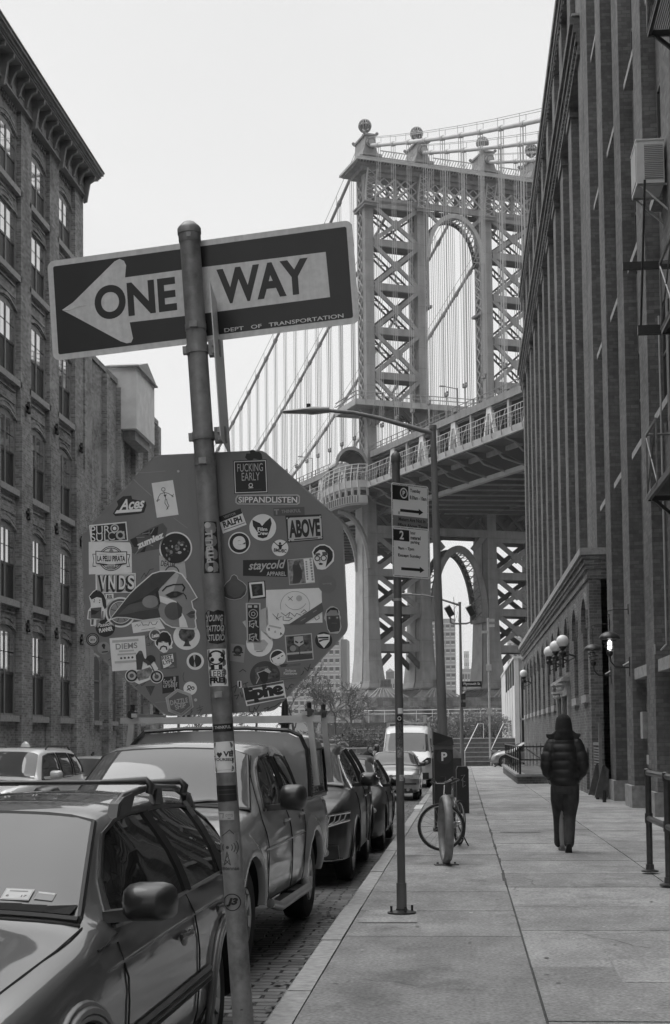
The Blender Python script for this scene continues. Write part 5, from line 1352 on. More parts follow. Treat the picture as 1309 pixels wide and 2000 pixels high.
for sg in (1, -1): b = MB(M_plas); b.tube([(sg*.62, 2.35, c7.T(2.35,.62)), (sg*.62, 2.5, c7.T(2.5,.62)+.06), (sg*.62, 3.8, c7.T(3.8,.62)+.06), (sg*.62, 3.95, c7.T(3.95,.62))], .018, None, 6); b.build('roof_rail', c7.o)
mirror(c7, 1.6, 1.12, 1, (.22, .14, .16), P7); mirror(c7, 1.6, 1.12, -1, (.22, .14, .16), P7)
for sg in (1, -1): b = MB(M_lamp); b.ball((sg*.66, .12, .86), .13, sc=(1.1, .9, .7)); b.build('headlight', c7.o, smooth=60)
b = MB(P7); b.lathe([(.1, 0), (.07, .06), (.02, .1)], None, 10, c=(0, 3.1, 1.70)); b.build('roof_aerial', c7.o)
tab = [(0,.28,.62,.60,.66,.58),(.1,.24,.80,.74,.78,.66),(.5,.22,.88,.86,.90,.72),(1.0,.22,.89,.92,.96,.74),(1.3,.22,.89,.94,1.0,.74),
       (2.05,.22,.89,.97,1.40,.60),(2.5,.22,.89,.98,1.46,.62),(3.0,.22,.89,.98,1.45,.62),(3.9,.22,.88,1.0,1.16,.66),(4.4,.26,.85,.98,1.02,.68),(4.6,.34,.78,.86,.9,.62)]
P8 = paint('pale_grey_paint', .42, .35, .8)
c8 = Car('pale_sedan', 'pale sedan with a dark rear glass parked beyond the white SUV on the far side', 'car', -8.35, 29.0, 0, tab, P8)
c8.body((.85, 3.6), .32, arch=.05, dy=.14)
c8.side('side_window', [(1.5,1.0),(1.9,1.24),(2.2,1.35),(2.6,1.38),(3.1,1.36),(3.6,1.18),(3.7,1.03)], M_wglass, step=.14)
wsx8 = lambda t: .73 - .14*t
c8.top('windscreen', 1.31, 2.04, lambda t: -wsx8(t), wsx8, M_shield)
for wy in (.85, 3.6): [c8.wheel(wy, sg, .32, .2, spokes=7, inset=.02) for sg in (1, -1)]
mirror(c8, 1.7, 1.0, 1, (.2, .14, .15), P8)
# ---- rounded small car nosing out beyond the ramp at the end of the street
P9 = paint('grey_green_paint', .16, .3, 1, .3)
tab = [(0,.30,.50,.46,.50,.40),(.12,.24,.70,.66,.72,.50),(.45,.22,.80,.80,.90,.56),(1.0,.2,.86,.84,1.02,.62),(1.3,.2,.86,.86,1.10,.64),(1.8,.2,.86,.88,1.42,.56),(2.3,.2,.86,.90,1.50,.56),(3.1,.2,.84,.88,1.36,.54),(3.8,.22,.76,.72,.95,.5),(4.08,.3,.6,.5,.56,.4)]
c9 = Car('compact_car', 'rounded grey compact car nosing out behind the black ramp railing', 'car', 0, 0, radians(62), tab, P9)
c9.o.location = (at(957,1437,Y=87.6).x, 87.6, gz(87)); c9.o.rotation_euler.z = radians(-84)
c9.body((.8, 3.3), .33, arch=.06, dy=.14)
c9.side('side_window', [(1.4,.93),(1.7,1.18),(1.95,1.34),(2.3,1.39),(3.0,1.28),(3.4,1.0),(2.4,.94)], M_wglass, step=.2)
wsx9 = lambda t: .6 - .1*t
c9.top('windscreen', 1.3, 1.8, lambda t: -wsx9(t), wsx9, M_shield)
for wy in (.8, 3.3): [c9.wheel(wy, sg, .33, .2, spokes=6, inset=.02) for sg in (1, -1)]
for sg in (1, -1): b = MB(M_lamp); b.ball((sg*.56, .25, .62), .11, sc=(.8, .9, 1)); b.build('headlight', c9.o, smooth=60)
# ================================================================ foreground sign post
M_galv = NT('galvanised'); _n = M_galv.noise(3, detail=6, stretch=(1, 1, .3)); _n2 = M_galv.noise(40, detail=3); _n3 = M_galv.noise(7, detail=5, rough=.7)
M_galv.l(M_galv.mul(M_galv.mul(M_galv.rng(_n, .19, .29), M_galv.rng(_n2, .85, 1.12)), M_galv.rng(_n3, .55, 1.05, .3, .5)), M_galv.b.inputs['Base Color'])
M_galv.b.inputs['Roughness'].default_value = .5; M_galv.b.inputs['Metallic'].default_value = .25; M_galv = M_galv.m
def signback():
    q = NT('sign_back'); a = q.noise(2.5, detail=7, rough=.65); b = q.noise(11, detail=5, stretch=(1, 1, .25)); c = q.noise(5, detail=8, rough=.8)
    k = q.mul(q.mul(q.rng(a, .165, .205), q.rng(b, .92, 1.08)), q.rng(c, 1.0, 1.5, .66, .74))
    q.l(k, q.b.inputs['Base Color']); q.b.inputs['Roughness'].default_value = .45; q.b.inputs['Metallic'].default_value = .15; return q.m
M_back = signback()
M_edge = mat('worn_edge', .30, .5, var=.3, scale=40)
S_W = mat('print_white', .8, .55, var=.06, scale=25); S_K = mat('print_black', .018, .5, var=.1, scale=25); S_G = mat('print_grey', .27, .55, var=.1, scale=25)
S_L = mat('print_light_grey', .48, .55, var=.08, scale=25); S_D = mat('print_dark_grey', .055, .5, var=.15, scale=30); S_M = mat('print_mid_grey', .10, .5, var=.12, scale=30)
S_P = mat('print_photo', .09, .5, var=.85, scale=70, detail=2); S_P2 = mat('print_photo_light', .22, .5, var=.8, scale=60, detail=2)
M_sgk = mat('sign_black', .022, .35, var=.2, scale=5); 
def reflmat():
    q = NT('sign_sheeting'); b = q.noise(6, detail=3, stretch=(9, 9, .3)); c = q.noise(60, detail=1)
    q.l(q.mul(q.rng(b, .60, .70), q.rng(c, .93, 1.06)), q.b.inputs['Base Color']); q.b.inputs['Roughness'].default_value = .4; return q.m
M_sgw = reflmat()
Pb = at(512, 2534, Z=0); Pt = at(369, 440, Y=Pb.y)
ez = (Pt - Pb).normalized(); ey0 = fv.copy(); ex = ey0.cross(ez).normalized(); ey = ez.cross(ex).normalized()
PR = .0305; PL = (Pt - Pb).length
post = thing('sign_post', 'leaning galvanised post carrying a one-way sign and the sticker-covered back of a stop sign', 'sign post')
MW = Matrix((ex, ey, ez)).transposed().to_4x4(); MW.translation = Pb; post.matrix_world = MW; MI = MW.inverted()
class Ctx:
    """a flat panel in the post's frame; px coordinates of the photograph are turned into places on the panel"""
    def __init__(s, c, ux, uz):
        s.c, s.ux, s.uz = V(c), V(ux).normalized(), V(uz).normalized(); s.n = s.ux.cross(s.uz).normalized()      # n faces the street (-y)
        a = s.uv(390, 900); b = s.uv(391, 900); s.k = (b - a).length; s.tilt = -atan2((b-a).y, (b-a).x)
    def uv(s, px, py):
        o = MI @ V((0, 0, EYE)); d = MI.to_3x3() @ ray(px, py)
        t = (s.c - o).dot(s.n) / d.dot(s.n); p = o + d*t - s.c; return V((p.dot(s.ux), p.dot(s.uz)))
    def P(s, u, v, off=0): return s.c + s.ux*u + s.uz*v + s.n*off
class PoleCtx(Ctx):
    def __init__(s): super().__init__((0, -.0, 0), (1, 0, 0), (0, 0, 1))
    def P(s, u, v, off=0):
        R = PR + .0004 + off; x = max(-.985, min(.985, u/PR))*R; return V((x, -sqrt(R*R - x*x), v))
def rounded(w_, h, r, n=5):
    out = []
    for cx, cy, a0 in ((w_/2-r, h/2-r, 0), (-w_/2+r, h/2-r, pi/2), (-w_/2+r, -h/2+r, pi), (w_/2-r, -h/2+r, 3*pi/2)):
        out += [(cx + r*cos(a0 + pi/2*i/n), cy + r*sin(a0 + pi/2*i/n)) for i in range(n+1)]
    return out
LOFF = .00035
class Stk:
    def __init__(s, ctx, ox=0, oy=0, sc=1.0): s.c = ctx; s.mb = MB(S_W); s.o = (ox, oy, sc); s.base = 0
    def pp(s, x, y): return s.o[0] + x/s.o[2], s.o[1] + y/s.o[2]
    def uv(s, x, y): return s.c.uv(*s.pp(x, y))
    def raw(s, uvs, m, lay, z=None):
        pole = isinstance(s.c, PoleCtx); L = list(uvs)
        if pole:                                   # subdivide so that the print wraps round the tube
            O = []
            for i in range(len(L)):
                a, b = V(L[i]), V(L[(i+1) % len(L)]); k = max(1, int((b-a).length/.006)); O += [a + (b-a)*j/k for j in range(k)]
            xs = [p.x for p in O]; ys = [p.y for p in O]; I = []
            for i in range(1, 12):
                for j in range(1, 4): I.append(V((min(xs)+(max(xs)-min(xs))*i/12, min(ys)+(max(ys)-min(ys))*j/4)))
            r = delaunay_2d_cdt(O + I, [], [list(range(len(O)))], 1, 1e-6)
            s.mb.add([s.c.P(p.x, p.y, (lay+1)*LOFF) for p in r[0]], [tuple(f) for f in r[2]], m); return
        s.mb.add([s.c.P(p[0], p[1], (lay+1)*LOFF) for p in L], [tuple(range(len(L)))], m)
    def poly(s, pts, m=None, lay=0): s.raw([s.uv(*p) for p in pts], m or S_W, lay); return s
    def circ(s, x, y, r, m=None, lay=0, n=28, rx=1.0):
        c = s.uv(x, y); k = s.c.k / s.o[2]; s.raw([(c.x + r*rx*k*cos(2*pi*i/n), c.y + r*k*sin(2*pi*i/n)) for i in range(n)], m or S_W, lay); return s
    def line(s, pts, wd, m=None, lay=1):
        k = s.c.k / s.o[2]; U = [s.uv(*p) for p in pts]
        for a, b in zip(U[:-1], U[1:]):
            d = (b - a); 
            if d.length < 1e-6: continue
            d.normalize(); n = V((-d.y, d.x))*wd*k/2; d = d*wd*k*.4
            s.raw([a-d-n, b+d-n, b+d+n, a-d+n], m or S_K, lay)
        return s
    def ring(s, x, y, r, wd, m=None, lay=1, n=24, a0=0, a1=2*pi):
        s.line([(x + r*cos(a0+(a1-a0)*i/n), y + r*sin(a0+(a1-a0)*i/n)) for i in range(n+1)], wd, m, lay); return s
    def rect(s, x, y, w_, h, ang=0, m=None, lay=0):
        a = radians(ang); s.poly([(x + dx*w_/2*cos(a) + dy*h/2*sin(a), y - dx*w_/2*sin(a) + dy*h/2*cos(a)) for dx, dy in ((-1,1),(1,1),(1,-1),(-1,-1))], m, lay); return s
    def text(s, t, x, y, w_, h=None, ang=0, m=None, lay=2, bold=.0, shear=0):
        vs, fs, tw, th = textmesh(t, bold, shear); k = s.c.k / s.o[2]; c = s.uv(x, y); kx = w_*k/tw; ky = h*k/th if h else kx
        a = radians(ang) + s.c.tilt*-1; ca, sa = cos(a), sin(a)
        pts = [(c.x + X*kx*ca - Y*ky*sa, c.y + X*kx*sa + Y*ky*ca) for X, Y, _ in vs]
        if isinstance(s.c, PoleCtx):
            bm = bmesh.new(); bv = [bm.verts.new((x, y, 0)) for x, y in pts]
            for f in fs:
                try: bm.faces.new([bv[i] for i in f])
                except ValueError: pass
            bmesh.ops.triangulate(bm, faces=bm.faces)
            for _ in range(5):
                E = [e for e in bm.edges if abs(e.verts[0].co.x-e.verts[1].co.x) > .003]
                if not E: break
                bmesh.ops.subdivide_edges(bm, edges=E, cuts=1); bmesh.ops.triangulate(bm, faces=bm.faces)
            bm.verts.index_update(); pts = [(v.co.x, v.co.y) for v in bm.verts]; fs = [[v.index for v in f.verts] for f in bm.faces]; bm.free()
        s.mb.add([s.c.P(x, y, (lay+1)*LOFF) for x, y in pts], fs, m or S_K); return s
    def done(s, parent, name='sticker', label=None):
        o = s.mb.build(name, parent); 
        if label: o['label'] = label
        return o
# --- pole
b = MB(M_galv); b.tube([(0, 0, -.02), (0, 0, PL*.33), (0, 0, PL*.66), (0, 0, PL-.015)], PR, None, 32)
for k in range(0, 12): b.tube([(0, -PR*.985 , .5 + k*.16 + .001), (0, -PR*1.003, .5 + k*.16)], .004, S_K, 8) if k in (2,) else None
pole = b.build('pole', post, smooth=50)
b = MB(M_galv); b.lathe([(.0315, PL-.055), (.0335, PL-.05), (.0335, PL-.03), (.0355, PL-.028), (.0355, PL-.012), (.032, PL-.006), (.018, PL+.008), (.001, PL+.013)], None, 28)
b.box((0, -.034, PL-.04), (.012, .006, .012), M_edge); b.build('pole_cap', post, smooth=40)
# --- stop sign seen from behind
SC = Ctx((0, .036, 0), (1, 0, 0), (0, 0, 1)); cc = SC.uv(419, 1137.5)
e1, e2 = SC.uv(285, 887), SC.uv(510, 876.5); ta = atan2(e2.y-e1.y, e2.x-e1.x) if abs(e2.x-e1.x) > 0 else 0
AP = .390; Rv = AP/cos(pi/8)
def octo(R_, extra=0):
    out = []
    for i in range(8):
        a = pi/8 + i*pi/4 + ta; a_, b_ = a - .03, a + .03; q = cos(.03)
        out += [(cc.x + R_*.992*cos(a_), cc.y + R_*.992*sin(a_)), (cc.x + R_*cos(a)*.9965, cc.y + R_*sin(a)*.9965), (cc.x + R_*.992*cos(b_), cc.y + R_*.992*sin(b_))]
    return out
O8 = octo(Rv)
b = MB(M_back); n = len(O8); b.add([SC.P(u, v, 0) for u, v in O8] + [SC.P(u, v, -.0022) for u, v in O8], [tuple(range(n)), tuple(range(n, 2*n))[::-1]] + [(i, n+i, n+(i+1) % n, (i+1) % n) for i in range(n)])
O7 = octo(Rv*.989); b.add([SC.P(u, v, .0002) for u, v in O8] + [SC.P(u, v, .00021) for u, v in O7], [(i, (i+1) % n, n+(i+1) % n, n+i) for i in range(n)], mat('sign_rim_back', .21, .5, var=.3, scale=30))
stop = b.build('stop_sign', post); stop['label'] = 'octagonal stop sign seen from its dull metal back, covered in stickers'
A = lambda: Stk(SC, 150, 860, 3.7037)
B = lambda: Stk(SC, 400, 860, 3.7037)
Z1 = lambda: Stk(SC, 160, 1000, 9.35)
Z2 = lambda: Stk(SC, 160, 1140, 9.35)
Z3 = lambda: Stk(SC, 280, 1200, 9.35)
Z4 = lambda: Stk(SC, 420, 1120, 9.35)
Z5 = lambda: Stk(SC, 540, 1060, 8.333)
Z6 = lambda: Stk(SC, 420, 1240, 6.233)
# bolts and scratches of the panel itself
s = A(); s.circ(735, 224, 9, S_L, 1); s.circ(860, 1878, 11, S_L, 1); s.line([(440, 235), (520, 232), (640, 222)], 4, S_G, 0); s.line([(400, 270), (450, 320), (540, 400)], 6, S_G, 0); s.line([(570, 1895), (700, 1888), (840, 1870)], 3, S_G, 0); s.line([(100, 610), (140, 560)], 9, S_G, 0); s.line([(700, 560), (800, 635)], 4, S_G, 0); s.line([(20, 680), (40, 665), (70, 660)], 6, S_G, 0); s.line([(130, 1545), (160, 1565)], 9, S_L, 0)
s.done(stop, 'bolt_and_scratches')
# left half
s = A(); s.poly([(542,310),(696,287),(737,538),(580,560)], S_W); s.ring(627,355,13,4,S_D,1,10); [s.line(l,4,S_D,1) for l in ([(630,372),(640,400),(645,430)],[(630,380),(605,388),(592,410),(585,432)],[(632,376),(665,385),(690,402)],[(640,430),(638,455),(655,480),(660,498)],[(650,425),(655,450),(668,475),(650,500)],[(575,440),(600,430)],[(585,445),(590,425)],[(685,395),(700,410)],[(690,410),(700,390)])]; s.poly([(628,395),(650,392),(641,415)],S_D,1); s.done(stop, label='white card sticker with a small skeleton drawing')
s = A(); s.poly([(262,530),(300,470),(290,440),(335,405),(395,400),(402,425),(500,445),(505,470),(488,522),(450,532),(280,549)], S_K); s.poly([(275,530),(290,506),(475,494),(468,514)], S_W, 1); s.text('Aces', 398, 460, 190, 78, 6, S_W, 1, .03, .45); s.done(stop, label='black script sticker with a white swoosh')
s = Z1(); s.poly([(132,240),(815,175),(845,525),(165,560)], S_W); s.poly([(155,262),(795,200),(825,508),(185,545)], S_K, 1); s.text('PUR', 340, 330, 350, 150, 3, S_W, 2, -.0); s.text('SUL', 330, 460, 320, 150, 3, S_W, 2, -.0); s.ring(600,300,66,22,S_W,2); s.circ(600,300,34,S_W,2); s.ring(555,440,66,20,S_W,3,20,.9,5.4); s.ring(705,425,64,34,S_W,3); s.line([(765,360),(775,480)],22,S_W,3); s.done(stop, label='black label with thin white outline lettering')
s = Z1(); s.poly([(880,505),(1260,290),(1480,200),(1560,300),(1500,660),(1150,720),(980,770),(920,745)], S_M); 
for q in ([(880,505),(1000,460),(1040,640),(960,640)],[(1070,400),(1220,330),(1220,430),(1180,420)],[(1060,740),(1180,600),(1150,730)],[(1240,330),(1400,260),(1380,420),(1260,440)]): s.poly(q, S_K, 1)
for l in ([(1000,470),(1140,460)],[(1110,400),(1230,380)],[(980,770),(1050,680)],[(1200,580),(1300,620)],[(1260,400),(1320,300)]): s.line(l, 16, S_G, 2)
s.text('zumiez', 1250, 520, 540, 120, 24, S_W, 3, .05, .2); s.done(stop, label='dark patterned strip sticker with slanted white lettering')
s = A(); s.circ(716,780,119,S_W,0,40); s.circ(716,780,108,S_K,1,40); r_ = random.Random(11)
for i in range(34):
    a, q = r_.uniform(0, 6.28), r_.uniform(10, 95); s.circ(716+q*cos(a), 780+q*sin(a), r_.uniform(4, 15), r_.choice([S_G, S_D, S_L, S_M]), 2 + i % 3, 7, r_.uniform(.5, 1.6))
s.done(stop, label='round sticker with a crowd of small dark figures')
s = A(); s.poly([(597,832),(780,865),(796,1000),(600,945)], S_L, 0); s.text('DEATH', 660, 895, 100, 40, -8, S_D, 1, .02); s.ring(690,960,50,8,S_D,1,14,3.3,6.2); s.done(stop, label='pale card half hidden under a round sticker')
s = Z1(); s.poly([(125,545),(870,555),(910,620),(915,1110),(130,1140)], S_W); s.ring(535,850,205,40,S_K,1,36); s.ring(535,850,205,14,S_W,2,36)
for q in ([(195,765),(260,765),(260,1000),(195,995),(215,880)],[(885,775),(820,770),(820,1000),(880,1000),(858,890)]): s.poly(q, S_K, 2); s.poly([(a*.93+538*.07 if False else a + (12 if a < 500 else -12), b_ + (12 if b_ < 880 else -12)) for a, b_ in q], S_W, 3)
s.poly([(250,710),(400,722),(535,730),(680,722),(830,720),(825,945),(700,970),(535,978),(380,970),(255,940)], S_K, 4); s.poly([(266,726),(535,745),(814,735),(810,933),(535,962),(270,928)], S_W, 5)
s.text('LA PELU PIRATA', 540, 852, 505, 105, 0, S_K, 6, .035); s.rect(540, 985, 160, 60, 0, S_K, 6); s.rect(540, 985, 140, 42, 0, S_W, 7); s.text('MADRID', 540, 987, 110, 24, 0, S_K, 8, .04); s.line([(320,775),(450,775)], 5, S_G, 6); s.line([(630,775),(770,775)], 5, S_G, 6); s.line([(320,928),(450,928)], 5, S_G, 6); s.line([(630,930),(770,930)], 5, S_G, 6); s.poly([(540,650),(590,735),(490,735)], S_G, 6)
s.done(stop, label='white card with a round emblem and banner lettering')
s = A(); s.poly([(136,966),(427,960),(427,1102),(138,1106)], S_W); s.poly([(143,972),(420,967),(420,1090),(150,1096)], S_L, 1)
for i, (ch, x) in enumerate(zip('VNDS', (190, 252, 328, 392))): s.text(ch, x-8, 1037, 62, 122, 0, S_K, 2, .06); s.text(ch, x, 1030, 56, 112, 0, S_K, 3, .06); s.text(ch, x+2, 1028, 48, 102, 0, S_W, 4, .03)
s.done(stop, label='pale card with big blocky shadowed letters')
s = A(); s.poly([(208,1112),(266,1108),(268,1152),(255,1240),(215,1230)], S_W); s.text('ES', 238, 1130, 36, 24, 0, S_K, 1, .03); s.line([(214,1148),(260,1146)], 3, S_K, 1); s.done(stop)
s = Z2(); s.circ(708,522,278,S_W,0,44); s.circ(708,522,245,S_M,1,44); s.ring(708,522,200,14,S_W,2,36); s.circ(708,522,185,S_G,2,36)
for k in range(8): a = .3 + pi*k/4; s.line([(708+60*cos(a),522+60*sin(a)),(708+185*cos(a),522+185*sin(a))], 9, S_K, 3)
s.done(stop, label='round sticker with a spoked wheel, mostly covered')
s = Z2(); s.circ(430,795,178,S_K,0,36); s.text('Passion', 420, 745, 270, 70, 8, S_W, 1, .02, .35); s.text('PLANNER', 440, 838, 250, 75, 10, S_W, 1, .04); s.done(stop, label='black round sticker with two lines of white lettering')
s = Z2(); s.poly([(130,230),(200,140),(260,100),(330,118),(400,180),(430,240),(460,330),(460,440),(430,480),(412,650),(330,680),(325,780),(240,790),(235,770),(160,775),(150,660),(95,650),(115,490),(165,420),(160,350)], S_W)
s.poly([(140,235),(205,160),(265,115),(330,135),(400,200),(440,300),(450,430),(420,470),(385,400),(360,260),(275,245),(180,290)], S_K, 1); s.poly([(180,380),(190,290),(270,245),(350,270),(375,370),(340,425),(280,435),(210,420)], S_W, 2); s.poly([(165,450),(360,430),(350,640),(165,630)], S_M, 3); s.poly([(170,470),(290,500),(340,480),(250,560),(175,570)], S_K, 4); s.poly([(130,500),(165,500),(160,640),(120,635)], S_G, 3); s.poly([(370,500),(400,500),(395,650),(345,650)], S_G, 3); s.poly([(178,650),(220,650),(212,755),(172,750)], S_M, 3); s.poly([(265,655),(315,655),(305,770),(262,768)], S_G, 3)
for x, y in ((232,298),(330,302),(225,332),(325,345)): s.circ(x, y, 11, S_K, 4, 6)
s.done(stop, label='cut-out doll sticker with bushy black hair')
s = A()                                            # big profile
OUT = [(205,1325),(245,1285),(375,1120),(425,1065),(545,962),(600,945),(705,940),(765,965),(822,1045),(876,1140),(836,1165),(846,1212),(866,1232),(863,1256),(868,1290),(862,1300),(870,1355),(855,1370),(790,1367),(690,1357),(640,1332),(602,1290),(480,1307),(360,1287),(290,1285),(240,1305)]
s.poly(OUT, S_W, 5); IN = [(248,1290),(382,1120),(430,1073),(548,970),(602,953),(700,949),(758,972),(814,1048),(866,1138),(827,1162),(838,1214),(857,1234),(854,1256),(859,1288),(853,1300),(860,1350),(850,1360),(790,1358),(692,1348),(646,1325),(608,1282),(480,1298),(360,1279),(290,1277)]
s.poly(IN, S_G, 6); s.poly([(248,1290),(382,1120),(430,1073),(548,970),(602,953),(718,953),(590,1090),(604,1180),(592,1222),(606,1280),(480,1298),(360,1279),(290,1277)], S_D, 7); s.poly([(300,1262),(380,1190),(470,1165),(590,1205),(592,1216),(450,1238),(360,1258)], S_M, 8); s.poly([(340,1200),(480,1140),(590,1060),(600,1085),(500,1160)], mat('print_deep', .03, .5, var=.1), 8); s.circ(535,1168,46,S_G,9,18,1.3); s.poly([(570,1095),(592,1090),(606,1185),(590,1185)], S_K, 9)
s.poly([(590,1090),(640,1030),(718,955),(740,975),(700,1090),(640,1140),(600,1140)], S_L, 7); s.poly([(598,1125),(660,1140),(720,1165),(790,1300),(806,1356),(745,1352),(740,1290),(690,1200),(606,1170)], S_W, 8); s.circ(700,1235,64,S_M,9,24); s.poly([(725,1165),(765,1210),(760,1270),(738,1292)], S_D, 10)
s.line([(622,1090),(650,1060),(700,1045),(765,1043),(782,1065),(770,1090)], 10, S_K, 9); s.poly([(640,1120),(690,1095),(730,1093),(775,1108),(720,1138),(680,1142)], S_K, 9); s.circ(715,1115,14,S_D,10,10); s.line([(770,1105),(788,1125),(795,1148)], 7, S_K, 9); s.poly([(792,1262),(830,1235),(858,1238),(856,1255),(820,1262)], S_D, 9); s.poly([(800,1266),(856,1260),(852,1282),(825,1288)], S_M, 9)
s.done(stop, label='large cut-out sticker of a face in profile with dark swept hair')
s = Z2(); s.poly([(905,715),(1400,620),(1520,820),(940,905)], S_W); s.text('ω U', 1230, 735, 260, 75, 6, S_D, 1, .0) if False else s.line([(1090,700),(1120,760),(1170,750),(1220,760),(1240,700)], 9, S_D, 1); s.line([(1260,700),(1290,750),(1350,745),(1380,690)], 9, S_D, 1); s.line([(970,780),(1010,740),(1030,780),(1075,750)], 9, S_G, 1); s.line([(1090,845),(1200,825)], 10, S_G, 1); s.line([(1220,822),(1340,805)], 10, S_G, 1); s.done(stop, label='white tilted label with a hand-drawn squiggle')
s = Z2(); s.circ(198,1020,120,S_K,0); s.circ(198,1020,72,S_L,1); s.ring(198,1020,96,10,S_G,1); s.text('2014', 198, 1025, 85, 40, 0, S_D, 2, .03); s.done(stop, label='small dark ring badge with a pale centre')
s = Z2(); s.circ(400,1175,116,S_G,0); s.circ(398,1130,34,S_K,1,10); s.poly([(385,1150),(420,1150),(425,1190),(385,1185)], S_K, 1); s.text('ABC', 425, 1250, 90, 26, 4, S_D, 1, .04) if False else s.line([(375,1250),(470,1238)], 22, S_D, 1); s.done(stop, label='small grey round sticker with a dark bust')
s = A(); s.poly([(237,1432),(492,1412),(512,1652),(258,1671)], S_W, 0); s.rect(352,1450,190,18,4,S_L,1); s.rect(370,1600,190,16,4,S_L,1); s.text('DIEMS', 360, 1488, 155, 42, 4, S_G, 1, .02); s.text('TATTOO', 365, 1525, 90, 16, 4, S_L, 1, .02) if False else s.line([(310,1527),(410,1520)],12,S_L,1); s.line([(300,1550),(425,1542)],12,S_L,1)
for k in range(4): s.circ(322+27*k, 1576-2*k, 9, S_D, 1, 5)
s.done(stop, label='creased white poster sticker with faded lettering')
s = A()
for x, y in ((399,1703),(579,1710)): s.circ(x,y,48,S_W,3,28); s.circ(x,y,42,S_K,4,28); s.circ(x,y,30,S_L,5,24); s.circ(x,y,16,S_M,6,14)
s.poly([(395,1660),(470,1640),(530,1625),(560,1600),(590,1650),(560,1720),(450,1765),(405,1740)], S_W, 3); s.poly([(440,1670),(530,1640),(550,1660),(520,1720),(450,1740),(430,1700)], S_P2, 4); s.circ(535,1590,36,S_K,3,20); s.poly([(428,1555),(450,1525),(475,1530),(490,1575),(535,1610),(520,1625),(480,1600),(470,1660),(435,1660)], S_D, 5); s.circ(462,1535,14,S_M,6,10); s.line([(520,1600),(545,1640),(575,1700)], 8, S_D, 6); s.done(stop, label='cut-out sticker of a person riding a motorcycle')
s = Z3()                                          # moustached head with badge
s.poly([(205,490),(240,470),(300,330),(360,300),(440,310),(500,370),(530,480),(545,500),(520,580),(535,610),(500,630),(470,620),(430,690),(370,705),(310,670),(250,600),(215,560)], S_W, 0); s.circ(215,378,108,S_W,0,24); s.circ(215,378,90,S_M,3,24); s.text('Latin', 222, 385, 140, 70, 8, S_W, 4, .06, .2)
s.poly([(230,500),(320,340),(370,320),(440,330),(495,400),(515,490),(500,560),(470,575),(455,510),(360,490),(280,510),(265,580),(235,550)], S_K, 1); s.poly([(280,515),(360,492),(455,512),(470,580),(430,660),(370,692),(310,650),(275,590)], S_W, 2); s.line([(310,640),(330,595),(370,580),(420,595),(430,640)], 24, S_K, 3); s.line([(300,510),(350,505)], 12, S_K, 3); s.line([(390,505),(440,515)], 12, S_K, 3); s.done(stop, label='cut-out head sticker with afro hair and moustache')
s = A(); s.circ(795,1420,96,S_W,0,34); s.circ(797,1402,56,S_P,1,16,1.05); s.poly([(785,1440),(810,1440),(815,1470),(828,1490),(770,1490),(782,1468)], S_D, 1); s.done(stop, label='white round sticker with a dark tree')
s = Z3(); s.rect(460,850,300,290,4,mat('print_faint', .10, .5, var=.1),0); s.poly([(330,765),(540,720),(560,860),(470,945),(370,985),(345,850)], S_W, 1); s.text('REST', 435, 785, 190, 70, 9, S_D, 2, .03); s.text('LYFE', 455, 865, 190, 70, 12, S_D, 2, .03); s.text('music', 515, 945, 100, 50, 15, S_G, 2, .04); s.done(stop, label='torn-looking square sticker with jagged white lettering')
s = Z3(); s.circ(950,855,158,S_W,0,34); s.circ(948,850,114,S_K,1,30); s.poly([(905,745),(955,742),(935,850)], S_L, 2); s.poly([(920,960),(965,955),(937,850)], S_L, 2); s.done(stop, label='white round sticker with a shiny dark disc')
s = Z3(); s.poly([(345,1145),(645,1118),(660,1400),(350,1448)], S_K); s.text('fork', 460, 1225, 190, 95, 3, S_L, 1, .01); s.text('ursel f', 495, 1290, 260, 85, 5, S_L, 1, .01); s.line([(572,1150),(575,1220),(580,1380)], 16, S_L, 2); s.rect(572,1175,38,75,0,S_L,2); s.done(stop, label='black square sticker with a fork and pale lettering')
s = Z3(); s.circ(857,1350,122,S_W,0,30); s.text('&', 868, 1350, 110, 135, -97, S_D, 1, .0); s.done(stop, label='white round sticker with an ampersand')
s = Z3(); H = [(620,1355),(875,1450),(918,1690),(700,1870),(455,1770),(405,1520)]; cx, cy = 660, 1612
for q, m in ((1, S_L), (.93, S_G), (.90, S_L), (.84, S_G), (.81, S_L), (.77, mat('print_hex', .125, .5, var=.05))): s.poly([(cx+(x-cx)*q, cy+(y-cy)*q) for x, y in H], m, 1 + int((1-q)*30))
s.text('DAZZLE', 655, 1590, 320, 88, 10, S_L, 9, .01); s.text('SHIP', 680, 1680, 195, 88, 12, S_L, 9, .01); s.done(stop, label='grey hexagonal sticker with pale lettering')
s = Z3(); s.poly([(40,1310),(215,1305),(135,1490)], S_D); s.line([(80,1340),(120,1440)], 8, S_M, 1); s.line([(130,1330),(170,1420)], 8, S_M, 1); s.done(stop, label='small dark triangle sticker')
s = Z3(); [s.line(l, 9, S_D, 0) for l in ([(850,1830),(905,1760),(870,1790),(890,1700)],[(975,1720),(1090,1680)],[(990,1760),(1080,1720),(1000,1830),(1080,1830)],[(1030,1660),(1040,1760)],[(745,1060),(725,1130),(745,1220),(770,1225)],[(50,560),(110,570),(120,520),(70,540)],[(130,560),(170,500),(160,570)])]; s.done(stop, 'marker_scribble')
